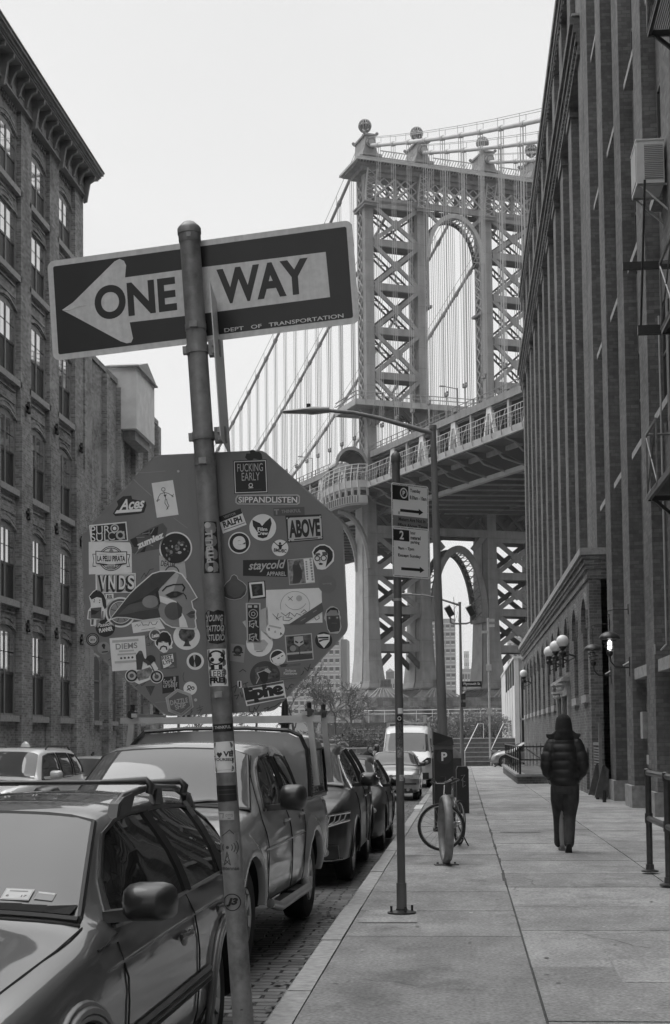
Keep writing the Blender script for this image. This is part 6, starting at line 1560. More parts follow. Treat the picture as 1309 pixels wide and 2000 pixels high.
# right half
s = B(); s.poly([(205,148),(447,138),(457,380),(215,389)], S_K); P_ = [(214,156),(440,147),(449,372),(223,380)]; s.line(P_ + [P_[0]], 5, S_W, 1); s.text('FUCKING', 328, 197, 185, 58, 2, S_L, 1, .0); s.text('EARLY', 333, 262, 130, 58, 2, S_L, 1, .0); s.ring(333,325,13,6,S_W,1,12); s.line([(318,345),(350,343)], 5, S_W, 1); s.line([(262,362),(410,354)], 5, S_D, 1)
s.poly([(292,125),(302,95),(330,95),(325,75),(345,68),(362,72),(368,85),(395,82),(412,100),(418,135),(400,140),(355,132),(345,145),(310,142)], S_K, 1); s.done(stop, label='black square sticker with pale condensed lettering under a dark crown')
s = B(); s.poly([(222,420),(235,398),(300,393),(675,392),(690,405),(688,455),(670,466),(240,464),(222,450)], S_L); s.poly([(232,423),(245,404),(668,400),(680,412),(678,448),(664,458),(246,456),(232,446)], S_M, 1); s.text('SIPPAИD', 340, 430, 215, 46, 0, S_W, 2, .02) if False else s.text('SIPPANDLISTEN', 457, 430, 425, 44, 0, S_W, 2, .02); s.done(stop, label='long outlined lettering sticker')
s = B(); s.rect(610,515,225,60,2,mat('print_faint', .10),0); s.text('THINKFUL', 625, 512, 140, 24, 3, S_G, 1, .02); s.text('T', 520, 518, 36, 40, 3, S_G, 1, .05); s.done(stop, label='faint dark strip with small grey lettering')
s = B(); s.poly([(98,555),(260,492),(303,610),(132,675)], S_W); s.poly([(98,555),(260,492),(272,528),(110,594)], S_K, 1); s.text('VISITOR', 182, 543, 92, 18, 20, S_G, 2, .02); s.text('RALPH', 200, 590, 140, 46, 19, S_K, 2, .04); s.line([(140,650),(290,597)], 4, S_K, 2); s.done(stop, label='visitor name tag sticker')
s = B(); s.circ(420,630,97,S_W,0,34); s.poly([(345,575),(400,600),(415,620),(440,590),(475,560),(485,600),(470,655),(450,700),(420,710),(385,700),(378,660),(350,620)], S_K, 1); s.text('Film', 418, 643, 70, 26, 0, S_W, 2, .03); s.text('Crew', 418, 672, 80, 26, 0, S_W, 2, .03); s.done(stop, label='white round sticker with a black inkblot')
s = B(); s.circ(250,742,80,S_W,0,34); s.circ(250,742,71,S_K,1,34); s.circ(250,742,52,S_W,2,30) if False else None; s.text('e', 250, 742, 92, 98, 4, S_W, 3, .06); s.done(stop, label='black ring sticker with a big letter e')
s = B(); s.poly([(583,545),(843,535),(858,718),(600,740)], S_K); s.poly([(600,575),(615,560),(825,550),(843,565),(850,690),(835,712),(630,730),(605,712)], S_L, 1); s.text('ABOVE', 722, 636, 225, 130, 4, S_K, 2, .05); s.text('FLEE WITH THE LOTTERY', 730, 712, 165, 12, 4, S_D, 2, .02) if False else s.line([(650,719),(815,706)], 8, S_D, 2)
for x, y in ((597,565),(835,552),(845,705),(612,725)): s.circ(x, y, 7, S_L, 3, 8)
s.done(stop, label='black-cornered plate sticker with heavy lettering')
s = B(); s.circ(545,778,60,S_W,0,30); s.text('BMDBC', 546, 797, 92, 26, -6, S_K, 1, .03); s.poly([(533,755),(560,755),(556,785),(538,785)], S_K, 1); s.line([(500,735),(535,765)], 6, S_K, 1); s.line([(592,735),(557,765)], 6, S_K, 1); s.circ(545,746,9,S_K,1,10); s.done(stop, label='small white round sticker with raised arms figure')
s = B(); s.poly([(277,866),(595,862),(600,988),(277,980)], S_K); s.text('staycold', 452, 910, 270, 82, 3, S_L, 1, .02, .35); s.text('APPAREL', 518, 965, 140, 30, 0, S_L, 1, .02); s.done(stop, label='long black sticker with brush-script lettering')
s = Z5(); s.poly([(180,275),(590,238),(630,655),(210,690)], S_L); s.poly([(190,285),(440,262),(482,655),(220,678)], S_P2, 1); s.poly([(265,370),(320,290),(365,330),(410,440),(420,560),(380,650),(265,660),(275,500)], S_D, 2); s.circ(318,330,36,S_M,3,12); s.poly([(440,262),(590,245),(625,640),(482,655)], S_W, 1)
for k in range(8): s.rect(486+k*3,310+k*40,24,24,0,S_D,2); s.rect(555+k*5,275+k*46,28,30,0,S_K,2); s.rect(486+k*3,310+k*40,12,9,0,S_W,3); s.rect(555+k*5,275+k*46,14,10,0,S_W,3)
s.done(stop, label='photo sticker of a robed figure with a strip of upright characters')
s = Z5(); s.poly([(580,150),(620,80),(700,30),(780,25),(870,60),(930,130),(942,200),(935,300),(870,370),(800,430),(740,440),(670,430),(630,350),(600,270)], S_W, 1); s.poly([(600,160),(640,90),(710,48),(790,45),(860,85),(915,150),(920,230),(900,290),(800,400),(830,250),(835,180),(780,120),(700,118),(640,170),(620,210)], S_K, 2); s.poly([(630,180),(700,165),(720,200),(640,215)], S_M, 3); s.poly([(745,150),(830,150),(830,205),(750,205)], S_M, 3); s.ring(665,255,38,14,S_K,4,18); s.ring(770,250,42,14,S_K,4,18); s.line([(705,245),(728,245)], 10, S_K, 4); s.poly([(685,340),(720,325),(765,345),(740,362),(700,362)], S_K, 3); s.line([(715,270),(705,310)], 7, S_D, 3); s.done(stop, label='cut-out face sticker with round glasses')
s = Z4(); s.poly([(150,250),(200,170),(270,110),(300,40),(350,15),(405,45),(425,100),(520,160),(575,220),(590,300),(560,390),(480,460),(360,488),(250,470),(170,430),(150,340)], S_L); s.poly([(158,255),(207,180),(278,118),(308,50),(350,26),(397,54),(417,108),(512,168),(565,226),(579,300),(550,382),(474,450),(360,477),(255,460),(175,422),(158,340)], S_M, 1); s.poly([(158,270),(200,250),(230,380),(350,450),(460,420),(550,300),(545,380),(474,448),(360,475),(255,458),(178,420)], S_D, 2); s.circ(375,310,105,mat('print_faint', .10),3,18); s.circ(350,110,45,mat('print_faint', .10),3,12); s.done(stop, label='dark outlined sticker of a seated round-bellied figure')
s = Z4(); s.poly([(600,160),(915,130),(935,450),(640,470),(610,540)], S_K); P_ = [(640,185),(880,165),(898,410),(672,440)]; s.line(P_ + [P_[0]], 34, S_W, 1); s.text('?', 765, 300, 110, 170, 0, S_D, 1, .03); s.done(stop, label='black square sticker with a white frame and question mark')
s = Z4(); s.poly([(835,665),(960,610),(975,900),(1040,1000),(1050,1240),(840,1040)], S_L, 0); s.poly([(500,885),(560,855),(575,1000)], S_L, 0); s.done(stop, label='torn pale paper behind the upright black strip')
s = B(); s.circ(397,1468,96,S_W,0,34); s.poly([(350,1455),(430,1440),(460,1470),(430,1520),(360,1520)], S_L, 1); s.line([(375,1528),(420,1524)], 5, S_D, 1); s.done(stop, label='white round sticker below the upright black strip')
s = Z4(); s.poly([(562,540),(832,540),(845,1268),(585,1272)], S_L, 1); s.poly([(592,565),(805,565),(820,1245),(610,1248)], S_K, 2); s.ring(700,740,78,16,S_L,3,24); s.ring(700,740,38,14,S_L,3,5); s.rect(640,605,70,44,0,S_L,3); s.rect(745,605,60,44,0,S_L,3)
for y in (930, 1170):
    for l in ([(625,y-50),(700,y-70)],[(640,y-60),(630,y+40)],[(660,y),(720,y-20),(700,y+60)],[(735,y-70),(745,y-20)],[(760,y-60),(750,y+20),(790,y+50)],[(640,y+20),(700,y+60)]): s.line(l, 16, S_L, 3)
s.done(stop, label='upright black strip sticker with a swirl crest and pale characters')
s = Z5(); s.poly([(-170,770),(690,735),(735,790),(752,1300),(-100,1335),(-165,1330)], S_W); s.ring(305,1030,238,7,S_G,1,40,2.9,6.6); s.line([(190,880),(260,940)],9,S_M,1); s.line([(265,875),(200,935)],9,S_M,1); s.circ(370,905,48,S_L,1); s.ring(310,900,190,7,S_G,1,20,.5,2.6)
for l in ([(-60,1160),(10,1230),(40,1260)],[(30,1150),(0,1240),(80,1200)],[(80,1140),(150,1190),(220,1130),(200,1200)],[(110,1200),(110,1260),(200,1270),(260,1230),(160,1210)],[(230,1140),(300,1200),(330,1150),(400,1180)],[(400,1140),(450,1090),(490,1120),(430,1160)],[(620,1220),(650,1260),(700,1230),(690,1190)]): s.line(l, 9, S_M, 2)
s.poly([(200,1330),(740,975),(770,1110),(460,1315)], S_M, 3); s.line([(400,1270),(470,1230)], 14, S_G, 4); s.line([(600,1130),(650,1100)], 14, S_G, 4); s.done(stop, label='large pale poster with a line-drawn round face and a strip of grey tape')
s = Z5(); s.circ(-15,1415,150,S_W,2,34); s.text('x', -120, 1410, 34, 40, 0, S_D, 3, .05); s.text('A', 75, 1480, 44, 44, 15, S_D, 3, .05); s.text('o', -20, 1450, 26, 36, 0, S_G, 3, .03); s.rect(-20,1370,200,26,-12,S_L,3); s.done(stop, label='white round sticker with three small marks')
s = Z5(); s.circ(832,678,145,mat('print_faint2', .155, .5, var=.05),0,30); s.text('wrong', 825, 672, 150, 34, 5, S_G, 1, .02); s.done(stop, label='faint grey round sticker')
s = Z5(); s.poly([(795,1150),(815,1090),(870,1040),(920,1030),(990,1060),(1030,1120),(1030,1170),(1050,1210),(1040,1270),(1060,1370),(1040,1440),(1000,1480),(870,1475),(830,1410),(805,1280),(775,1230)], S_L); s.poly([(812,1160),(830,1100),(880,1060),(930,1055),(985,1080),(1010,1130),(1010,1180),(960,1190),(900,1190),(820,1190)], S_G, 1); s.poly([(812,1150),(830,1100),(880,1060),(940,1052),(1000,1085),(1012,1150),(1000,1150),(980,1100),(880,1095),(835,1140)], S_K, 2); s.poly([(815,1190),(1020,1180),(1035,1270),(1040,1370),(1020,1440),(880,1460),(840,1400),(820,1290)], S_D, 1); s.circ(862,1225,30,S_M,2,14); s.circ(990,1220,28,S_M,2,14); s.circ(862,1225,12,S_L,3,8); s.circ(990,1220,12,S_L,3,8); s.line([(905,1310),(980,1310)], 16, S_M, 3); s.done(stop, label='cut-out face sticker with a full dark beard')
s = Z5(); s.poly([(135,1510),(575,1472),(610,1900),(170,1945)], S_L); s.poly([(155,1528),(560,1490),(592,1885),(182,1928)], S_P, 1); s.poly([(285,1530),(430,1520),(445,1640),(370,1690),(290,1640)], S_L, 2); s.poly([(310,1590),(360,1620),(350,1640),(300,1620)], S_K, 3); s.poly([(385,1620),(430,1590),(430,1620),(390,1640)], S_K, 3); s.circ(270,1720,50,S_G,2,14); s.circ(430,1720,48,S_M,2,14); s.line([(180,1810),(360,1795)], 30, S_L, 3); s.line([(400,1792),(570,1778)], 30, S_L, 3); s.rect(380,1860,400,70,3,S_D,2); s.done(stop, label='dark framed picture sticker with a pale mask')
s = Z5(); s.circ(770,1590,138,S_K,0,32); s.poly([(665,1500),(770,1482),(872,1500),(865,1600),(775,1715),(690,1620)], S_W, 1); s.poly([(680,1535),(850,1530),(850,1558),(680,1560)], S_K, 2); s.poly([(690,1590),(760,1570),(850,1565),(850,1580),(760,1590),(700,1620)], S_K, 2); s.done(stop, label='black round badge with a white shield')
s = Z6(); s.circ(765,275,97,S_W,0,28); s.circ(765,275,84,S_K,1,28); s.poly([(688,285),(835,208),(848,250),(850,300),(820,345),(765,358),(715,345)], S_W, 2); s.line([(765,290),(785,280)], 10, S_K, 3); s.line([(810,262),(828,252)], 10, S_K, 3); s.done(stop, label='half-black half-white round face sticker')
s = Z6(); s.poly([(195,105),(370,122),(350,340),(180,315)], S_G); s.circ(280,185,55,S_K,1,18); s.circ(275,195,30,S_M,2,12); s.line([(218,208),(338,215)], 16, S_K, 3); s.line([(235,245),(310,250)], 20, S_D, 2); s.done(stop, label='small grey portrait sticker with a dark hat')
s = Z6(); s.circ(610,500,180,S_D,0,34,1.02); s.poly([(480,400),(640,380),(760,420),(780,520),(600,540),(500,560)], S_P, 1); s.poly([(520,470),(600,435),(650,470),(640,560),(600,600),(560,560)], S_K, 2); s.line([(505,590),(540,520),(515,465),(600,432),(640,410),(680,450)], 10, S_L, 3); s.rect(640,440,70,34,-25,S_L,4); s.done(stop, label='dark round sticker with a crouching ape')
s = Z6(); s.poly([(820,440),(1040,400),(1060,560),(800,580)], mat('print_faint2', .155), 0); s.text('Solace', 920, 433, 130, 34, 0, S_L, 1, .03); s.text('Rainbow', 920, 468, 165, 34, 0, S_L, 1, .03); [s.line([(800,380+k*14),(1040,350+k*14)], 5, S_D, 0) for k in (0, 1, 10, 12)]; s.poly([(785,365),(830,350),(890,355),(860,385),(800,390)], S_D, 1); s.done(stop, label='faded water-streaked sticker with two small words')
s = Z6(); s.poly([(333,648),(832,555),(870,768),(385,868)], S_W, 5); s.poly([(390,640),(830,562),(835,590),(395,665)], S_M, 6); s.poly([(390,815),(845,738),(850,765),(395,848)], S_M, 6); s.text('liphe', 598, 704, 470, 200, 10, S_K, 7, .07); s.done(stop, label='white rectangular sticker with heavy rounded lettering and two bars')
s = Z6(); [s.line(l, 11, S_D, 0) for l in ([(860,640),(885,665),(905,630),(930,640)],[(905,620),(935,600),(960,610)],[(1045,490),(1070,470),(1080,440)],[(1090,400),(1130,440),(1160,360)],[(1130,400),(1190,410)],[(600,900),(650,880),(640,915),(690,880),(730,870),(800,820)],[(415,870),(420,930),(470,935),(480,880),(500,920),(540,855)],[(215,640),(270,610),(240,700)],[(300,450),(340,420),(375,445)],[(240,740),(290,730),(265,780)],[(310,700),(330,760),(350,700)],[(345,600),(400,580)],[(375,590),(380,640)])]; s.poly([(275,560),(320,560),(330,640),(300,650),(275,620)], S_W, 0); s.rect(298,600,22,70,0,S_K,1); s.done(stop, 'marker_scribble')
s = A(); [s.line(l, 5, S_D, 0) for l in ([(465,1000),(490,960),(500,985),(530,935),(555,930)],[(425,1780),(460,1755),(470,1775),(500,1750)],[(500,1430),(520,1410),(520,1440)],[(230,1590),(245,1580)])]; s.done(stop, 'marker_scribble')
# --- stickers on the pole
PC = PoleCtx()
def pk(ox, oy, sc): return Stk(PC, ox, oy, sc)
s = pk(400, 860, 3.7037); s.poly([(2,600),(88,597),(112,968),(2,970)], S_K); s.text('PITBULL', 42, 778, 235, 52, 94, S_L, 1, .05); s.circ(27,625,22,S_L,1,14); s.circ(48,940,20,S_L,1,14); s.done(pole, label='black upright sticker with pale lettering reading up the pole')
s = pk(400, 860, 3.7037); s.poly([(2,1262),(30,1235),(70,1245),(100,1232),(140,1240),(143,1330),(152,1360),(146,1440),(150,1462),(100,1480),(40,1470),(22,1440),(2,1380)], S_K); s.text('YOUNG', 78, 1292, 115, 46, 2, S_L, 1, .02, .3); s.text('TATTOO', 80, 1366, 125, 46, 2, S_L, 1, .02, .3); s.text('STUDIO', 88, 1432, 115, 46, 2, S_L, 1, .02, .3); s.done(pole, label='black cloud-shaped sticker with three lines of script')
s = pk(400, 860, 3.7037); s.poly([(11,1516),(157,1510),(172,1780),(27,1781)], S_W); s.circ(88,1575,52,S_K,1,20,1.15); s.circ(88,1578,42,S_W,2,20,1.1); s.circ(62,1592,15,S_K,3,10); s.circ(120,1592,15,S_K,3,10); s.circ(48,1560,13,S_K,3,10); s.circ(132,1560,13,S_K,3,10); s.rect(93,1645,80,38,2,S_K,3); s.rect(93,1645,28,32,2,S_W,4); s.text('LEBE', 97, 1693, 108, 42, 2, S_D, 2, -.0); s.text('FREI', 97, 1738, 108, 42, 2, S_K, 2, .06); s.done(pole, label='white card with a panda above two lines of lettering')
P2x = lambda: pk(150, 1380, 2.567)
s = P2x(); s.poly([(675,92),(780,84),(784,124),(678,130)], S_K); s.text('THINKFUL', 735, 104, 78, 15, 4, S_L, 1, .03); s.line([(686,98),(686,118)], 5, S_L, 1); s.done(pole, label='narrow black band sticker near the truck roof')
s = P2x(); s.poly([(682,180),(786,172),(796,328),(690,332)], S_W); s.poly([(706,240),(712,228),(720,234),(728,228),(734,238),(722,256),(718,256)], S_D, 1) ; s.text('L', 692, 240, 14, 26, 0, S_D, 1, .04); s.text('VE', 762, 237, 46, 26, 0, S_D, 1, .04); s.text('YOURSELF', 740, 265, 98, 14, 1, S_D, 1, .03); s.line([(696,320),(790,314)], 2, S_L, 1); s.done(pole, label='white band sticker with a heart')
s = P2x(); s.poly([(697,396),(800,393),(805,470),(704,478)], S_K); s.line([(712,418),(795,414)], 5, S_D, 1); s.line([(715,440),(798,436)], 5, S_D, 1); s.done(pole, label='wide black band sticker')
s = P2x(); s.poly([(712,524),(790,522),(793,565),(715,568)], S_L); s.line([(720,535),(740,534),(738,555)], 6, S_G, 1); s.text('OTTO', 768, 543, 36, 14, 0, S_G, 1, .04); s.text('M', 768, 558, 14, 9, 0, S_G, 1, .04); s.done(pole, label='small pale label')
s = P2x(); s.poly([(722,640),(815,628),(822,822),(728,830)], S_G); s.circ(760,703,8,S_D,1,10)
for r in (24, 38, 52): s.ring(760,703,r,4,S_D,1,8,-.6,.6); s.ring(760,703,r,4,S_D,1,8,2.54,3.74)
for l in ([(745,790),(758,725),(775,790)],[(745,790),(770,765)],[(775,790),(750,765)],[(753,755),(765,740)],[(735,645),(770,615),(790,635)]): s.line(l, 4, S_D, 1)
s.text('antennae', 772, 808, 88, 16, 0, S_D, 1, .02); s.done(pole, label='grey sticker with a radio mast drawing')
s = P2x(); s.ring(783,976,41,5,S_K,1,30); s.text('J3', 783, 976, 56, 44, 0, S_K, 1, .06, .25); s.done(pole, label='thin black ring sticker with two bold characters')
# --- one-way sign
a10 = radians(10); c0 = MI.to_3x3() @ V((0, 0, 0))
OC = Ctx((0, .040, 0), (cos(a10), -sin(a10), 0), (0, 0, 1)); u0 = OC.uv(391, 569.5); OC.c = OC.P(u0.x, u0.y)
OC.c = OC.c; OC.k = (OC.uv(401, 569) - OC.uv(391, 569)).length/10
SWd, SHt = .955, .312
b = MB(M_sgw); R1 = rounded(SWd, SHt, .022); n = len(R1)
b.add([OC.P(u, v, 0) for u, v in R1] + [OC.P(u, v, -.002) for u, v in R1], [tuple(range(n)), tuple(range(n, 2*n))[::-1]] + [(i, n+i, n+(i+1) % n, (i+1) % n) for i in range(n)])
R2 = rounded(SWd-.036, SHt-.036, .006); b.add([OC.P(u, v, .0004) for u, v in R2], [tuple(range(n))], M_sgk)
def ozoom(pts): return [OC.uv(60 + x/1.983, 420 + y/1.983) for x, y in pts]
AR = ozoom([(122,368),(165,338),(325,180),(345,170),(362,178),(370,195),(366,242),(580,213),(1143,143),(1160,318),(590,392),(384,416),(397,478),(390,494),(372,497),(350,490),(165,390)])
b.add([OC.P(u, v, .0008) for u, v in AR], [tuple(range(len(AR)))], M_sgw)
ow = b.build('one_way_sign', post); ow['label'] = 'long black one-way sign with a pale arrow pointing left'
def otext(t, x, y, w_, h, bold, name):
    q = MB(M_sgk if t != 'DEPT   OF   TRANSPORTATION' else M_sgw); vs, fs, tw, th = textmesh(t, bold); c = OC.uv(x, y); kx, ky = w_*OC.k/tw, h*OC.k/th
    q.add([OC.P(c.x + X*kx, c.y + Y*ky, .0012) for X, Y, _ in vs], fs); return q.build(name, ow)
otext('ONE', 264.5, 583.5, 162, 66, .035, 'sign_lettering'); otext('WAY', 514, 549.5, 176, 68, .035, 'sign_lettering'); otext('DEPT   OF   TRANSPORTATION', 554, 631, 228, 7.5, .012, 'small_lettering')
q = MB(M_sgw); cpt = [(126,368),(150,368),(185,355),(215,348)]; U = ozoom(cpt)
q.tube([OC.P(u.x, u.y, .0012) for u in U], .0008, S_W, 4); q.build('scratch', ow)
# --- clamps
def pz(px, py): return PC.uv(px, py).y
for py, x in ((683, 0), (853, 0)):
    b = MB(M_galv); z = pz(390, py); b.lathe([(.032, z-.012), (.0345, z-.012), (.0345, z+.012), (.032, z+.012)], None, 26); b.box((.052, .0, z), (.035, .03, .045)); b.box((.052, -.018, z+.012), (.014, .012, .014), M_edge); b.box((.052, -.018, z-.012), (.014, .012, .014), M_edge); b.box((-.037, 0, z), (.012, .02, .022)); b.build('clamp', post)
for py in (639, 905, 1360):
    b = MB(M_galv); z = pz(390, py); b.lathe([(.031, z-.009), (.0322, z-.009), (.0322, z+.009), (.031, z+.009)], None, 26); b.box((-.004, -.036, z), (.022, .012, .018), M_edge); b.build('clamp', post)
# edge-on blade sign fixed beside the pole
BL = Ctx((0, 0, 0), (1, 0, 0), (0, 0, 1)); p0, p1 = BL.uv(426, 580), BL.uv(434, 872)
b = MB(M_sgw); xb_ = (p0.x+p1.x)/2; 
b.bb(xb_-.0015, xb_+.0015, -.14, .165, p1.y, p0.y, None, Matrix.Translation((xb_, 0, 0)) @ Matrix.Rotation(radians(-1.2), 4, 'Z') @ Matrix.Translation((-xb_, 0, 0)))
bl = b.build('blade_sign', post); bl['label'] = 'tall sign turned edge-on beside the pole'

# ================================================================ parking sign post
def vpole(name, label, cat, px, py, r, top, m=None, zb=None):
    p = at(px, py, Z=zb if zb is not None else 0); p.z = gz(p.y); o = thing(name, label, cat, p); b = MB(m or M_dgrey); return o, b, p
M_dgrey = mat('weathered_post', .10, .5, var=.35, scale=9, stretch=(1, 1, .2)); M_lgrey = mat('lamp_post_grey', .17, .45, var=.2, scale=9, stretch=(1, 1, .2)); M_alu = mat('sign_aluminium', .4, .4, var=.15, metal=.2)
o, b, p = vpole('parking_sign_post', 'straight dark metal post with two parking rule signs near its top', 'sign post', 785, 1784, .04, 4.3)
b.tube([(0,0,0),(0,0,4.18)], .037, None, 20); b.tube([(0,0,.0),(0,0,.28)], .046, None, 20); pl = b.build('pole', o, smooth=50)
b = MB(M_dgrey); b.lathe([(.042, 4.13), (.046, 4.14), (.046, 4.19), (.03, 4.22), (.001, 4.24)], None, 18); b.build('pole_cap', o, smooth=40)
b = MB(M_black); b.lathe([(.13, 0.002), (.13, .02), (.055, .035), (.05, .05)], None, 20); [b.tube([(.1*cos(a), .1*sin(a), .02), (.1*cos(a), .1*sin(a), .075)], .012, None, 6) for a in (.4, 1.97, 3.54, 5.1)]; b.build('base_plate', o, smooth=40)
for z in (3.66, 3.28, 2.86): b = MB(M_alu); b.lathe([(.0375, z-.012), (.039, z-.012), (.039, z+.012), (.0375, z+.012)], None, 20); b.build('band', o)
# the two signs, turned away to the right
ang = radians(36); SX = V((cos(ang+YAW), sin(ang+YAW), 0)); SN = V((SX.y, -SX.x, 0)); SO = V((.125, .06, 0))
def pplane(zc, h, w_=.455, cx=.0):
    M = Matrix((SX, V((0,0,1)), SN)).transposed().to_4x4(); M.translation = SO + SX*cx + V((0, 0, zc)); return M
ht = .43; zA = 3.72; zB = 3.30
M_sgn = mat('rule_sign_face', .75, .4, var=.06, scale=4); M_sgm = mat('rule_sign_band', .2, .4, var=.08)
def pframe(b, M, w_, h, z=.0):
    R1 = rounded(w_, h, .02, 4); n = len(R1); b.add([(u, v, 0) for u, v in R1] + [(u, v, -.002) for u, v in R1], [tuple(range(n)), tuple(range(n, 2*n))[::-1]] + [(i, n+i, n+(i+1) % n, (i+1) % n) for i in range(n)], None, M)
    for x0, y0, x1, y1 in ((-w_/2+.016, h/2-.012, w_/2-.016, h/2-.012), (-w_/2+.016, -h/2+.012, w_/2-.016, -h/2+.012), (w_/2-.012, -h/2+.016, w_/2-.012, h/2-.016), (-w_/2+.012, -h/2+.016, -w_/2+.012, h/2-.016)):
        for k in range(5):
            t0, t1 = (k+.04)/5, (k+.96)/5; a = V((x0+(x1-x0)*t0, y0+(y1-y0)*t0)); c = V((x0+(x1-x0)*t1, y0+(y1-y0)*t1)); hv = V((0, .0022)) if y0 == y1 else V((.0022, 0))
            q = [a-hv, c-hv, c+hv, a+hv] if y0 == y1 else [a-hv, a+hv, c+hv, c-hv]
            b.add([(v.x, v.y, .0006) for v in q], [(0,1,2,3)], S_K, M)
def parrow(b, M, y):
    b.add([(-.12,y-.013,.0008),(.10,y-.013,.0008),(.10,y-.030,.0008),(.155,y,.0008),(.10,y+.030,.0008),(.10,y+.013,.0008),(-.12,y+.013,.0008)], [(0,1,2,3,4,5,6)], S_K, M)
T = Matrix.Translation
b = MB(M_sgn); M = pplane(zA, ht); pframe(b, M, .44, ht); 
b.add([(-.208,.06,.0006),(-.02,.06,.0006),(-.02,.195,.0006),(-.208,.195,.0006)], [(0,1,2,3)], S_K, M); b.add([(-.03+.0+.045*cos(t)-.045, .127+.05*sin(t), .0009) for t in [2*pi*i/20 for i in range(20)]], [tuple(range(20))], M_sgn, M); b.add([(-.075+.034*cos(t), .127+.038*sin(t), .0012) for t in [2*pi*i/20 for i in range(20)]], [tuple(range(20))], S_K, M)
put_text(b, 'P', M @ T((-.075, .127, 0)), .03, .045, M_sgn, .03, off=.0015)
put_text(b, 'Tuesday', M @ T((.062, .155, 0)), .125, .042, S_K, .03, off=.0008); put_text(b, '8:30am - 10am', M @ T((.095, .095, 0)), .20, .036, S_K, .03, off=.0008); parrow(b, M, -.035)
b.add([(-.205,-.205,.0006),(.205,-.205,.0006),(.205,-.085,.0006),(-.205,-.085,.0006)], [(0,1,2,3)], M_sgm, M)
put_text(b, 'Meters Are Not In', M @ T((.02, -.117, 0)), .32, .036, S_K, .028, off=.0009); put_text(b, 'Effect Above Times', M @ T((.025, -.172, 0)), .35, .036, S_K, .028, off=.0009)
sA = b.build('rule_sign', o); sA['label'] = 'upper parking sign with a Tuesday cleaning time and arrow'
b = MB(M_sgn); M = pplane(zB, ht); M.translation += SN*.004; pframe(b, M, .44, .47); 
b.add([(-.208,.10,.0006),(-.02,.10,.0006),(-.02,.205,.0006),(-.208,.205,.0006)], [(0,1,2,3)], S_K, M); put_text(b, '2', M @ T((-.11, .155, 0)), .05, .08, M_sgn, .03, off=.001)
for t, x, y, w_ in (('hour', .025, .185, .06), ('metered', .055, .14, .12), ('parking', .048, .095, .105), ('9am - 7pm', -.06, .03, .19), ('Except Sunday', -.02, -.035, .27)): put_text(b, t, M @ T((x, y, 0)), w_, .036 if t not in ('hour',) else .03, S_K, .03, off=.0008)
parrow(b, M, -.155); sB = b.build('rule_sign', o); sB['label'] = 'lower parking sign with two-hour metered parking and arrow'
for z, w_, h, m, rr in ((1.62, .06, .22, S_P, 0), (1.47, .062, .11, S_P2, 0), (1.23, .042, .055, S_L, .4), (1.77, .05, .07, S_K, 0), (1.84, .05, .05, S_W, .3)):
    b = MB(m); n = 8; a_ = -pi/2 + YAW + rr; hw = w_/2/.037
    vs = [(.0377*cos(a_ + hw*(2*i/n-1)), .0377*sin(a_ + hw*(2*i/n-1)), z + q*h/2) for q in (-1, 1) for i in range(n+1)]; b.add(vs, [(i, i+1, n+2+i, n+1+i) for i in range(n)])
    if m is S_L: b.tube([(0.0377*cos(a_+.35*cos(t))*1.01, .0377*sin(a_+.35*cos(t))*1.01, z+.014*sin(t)) for t in [2*pi*i/12 for i in range(13)]], .0015, S_D, 4)
    if m is S_K: b.tube([(0.0377*cos(a_+.4*cos(t))*1.01, .0377*sin(a_+.4*cos(t))*1.01, z+.016*sin(t)) for t in [2*pi*i/12 for i in range(13)]], .003, S_W, 4)
    b.build('sticker', pl)

# ================================================================ cobra-head street lamps
def street_lamp(px, py, label, Ht=8.2, r0=.105, arm=2.55, tiltx=0, group='cobra-head street lamps', d=None):
    p = at(px, py, X=d) if d is not None and False else at(px, py, Z=-.07); p.z = gz(p.y); o = thing('street_lamp', label, 'street lamp', p, 0, group); o.rotation_euler.y = tiltx
    b = MB(M_lgrey); b.tube([(0,0,0),(0,0,1.2),(0,0,Ht*.5),(0,0,Ht)], [r0, r0*.92, r0*.78, r0*.55], None, 14); b.tube([(0,0,0),(0,0,.3)], r0*1.5, None, 10); b.tube([(0,0,Ht-.02),(0,0,Ht+.06)], r0*.7, None, 10); b.build('pole', o, smooth=50)
    b = MB(M_lgrey); z = Ht - .1; b.tube([(0,0,z),(-.5,0,z+.17),(-1.1,0,z+.37),(-1.6,0,z+.50),(-arm+.3,0,z+.58)], [.055,.05,.045,.04,.036], None, 9); ar = b.build('arm', o, smooth=60)
    b = MB(mat('lamp_head', .26, .4, var=.1)); X = -arm; pts = [(X+.42, .06), (X+.05, .085), (X-.05, .055), (X-.52, .03)]; z2 = z + .58
    vs = []; n = 12
    for i, (x, hh) in enumerate(pts):
        wy = (.09, .12, .17, .08)[i]
        for j in range(n): a = 2*pi*j/n; vs.append((x, wy*cos(a), z2 + .0 + hh*1.0*sin(a)))
    b.add(vs, [(i*n+j, i*n+(j+1) % n, (i+1)*n+(j+1) % n, (i+1)*n+j) for i in range(3) for j in range(n)] + [tuple(range(n))[::-1], tuple(3*n+j for j in range(n))]); b.tube([(X-.0, 0, z2+.05), (X-.0, 0, z2+.14)], .045, M_black, 10); b.build('lamp_head', o, smooth=50)
    return o, p, Ht
l1, p1_, H1 = street_lamp(870, 1603, 'nearer grey street lamp whose long arm crosses in front of the bridge', 7.85, .11, 2.5, radians(-.95))
l2, p2_, H2 = street_lamp(903, 1505, 'farther street lamp with floodlights and a street name plate', 8.3, .10, 2.75, radians(.1))
b = MB(M_lgrey); zb_ = 6.0 - .0; z0 = 3.95 + 2.0 - .6
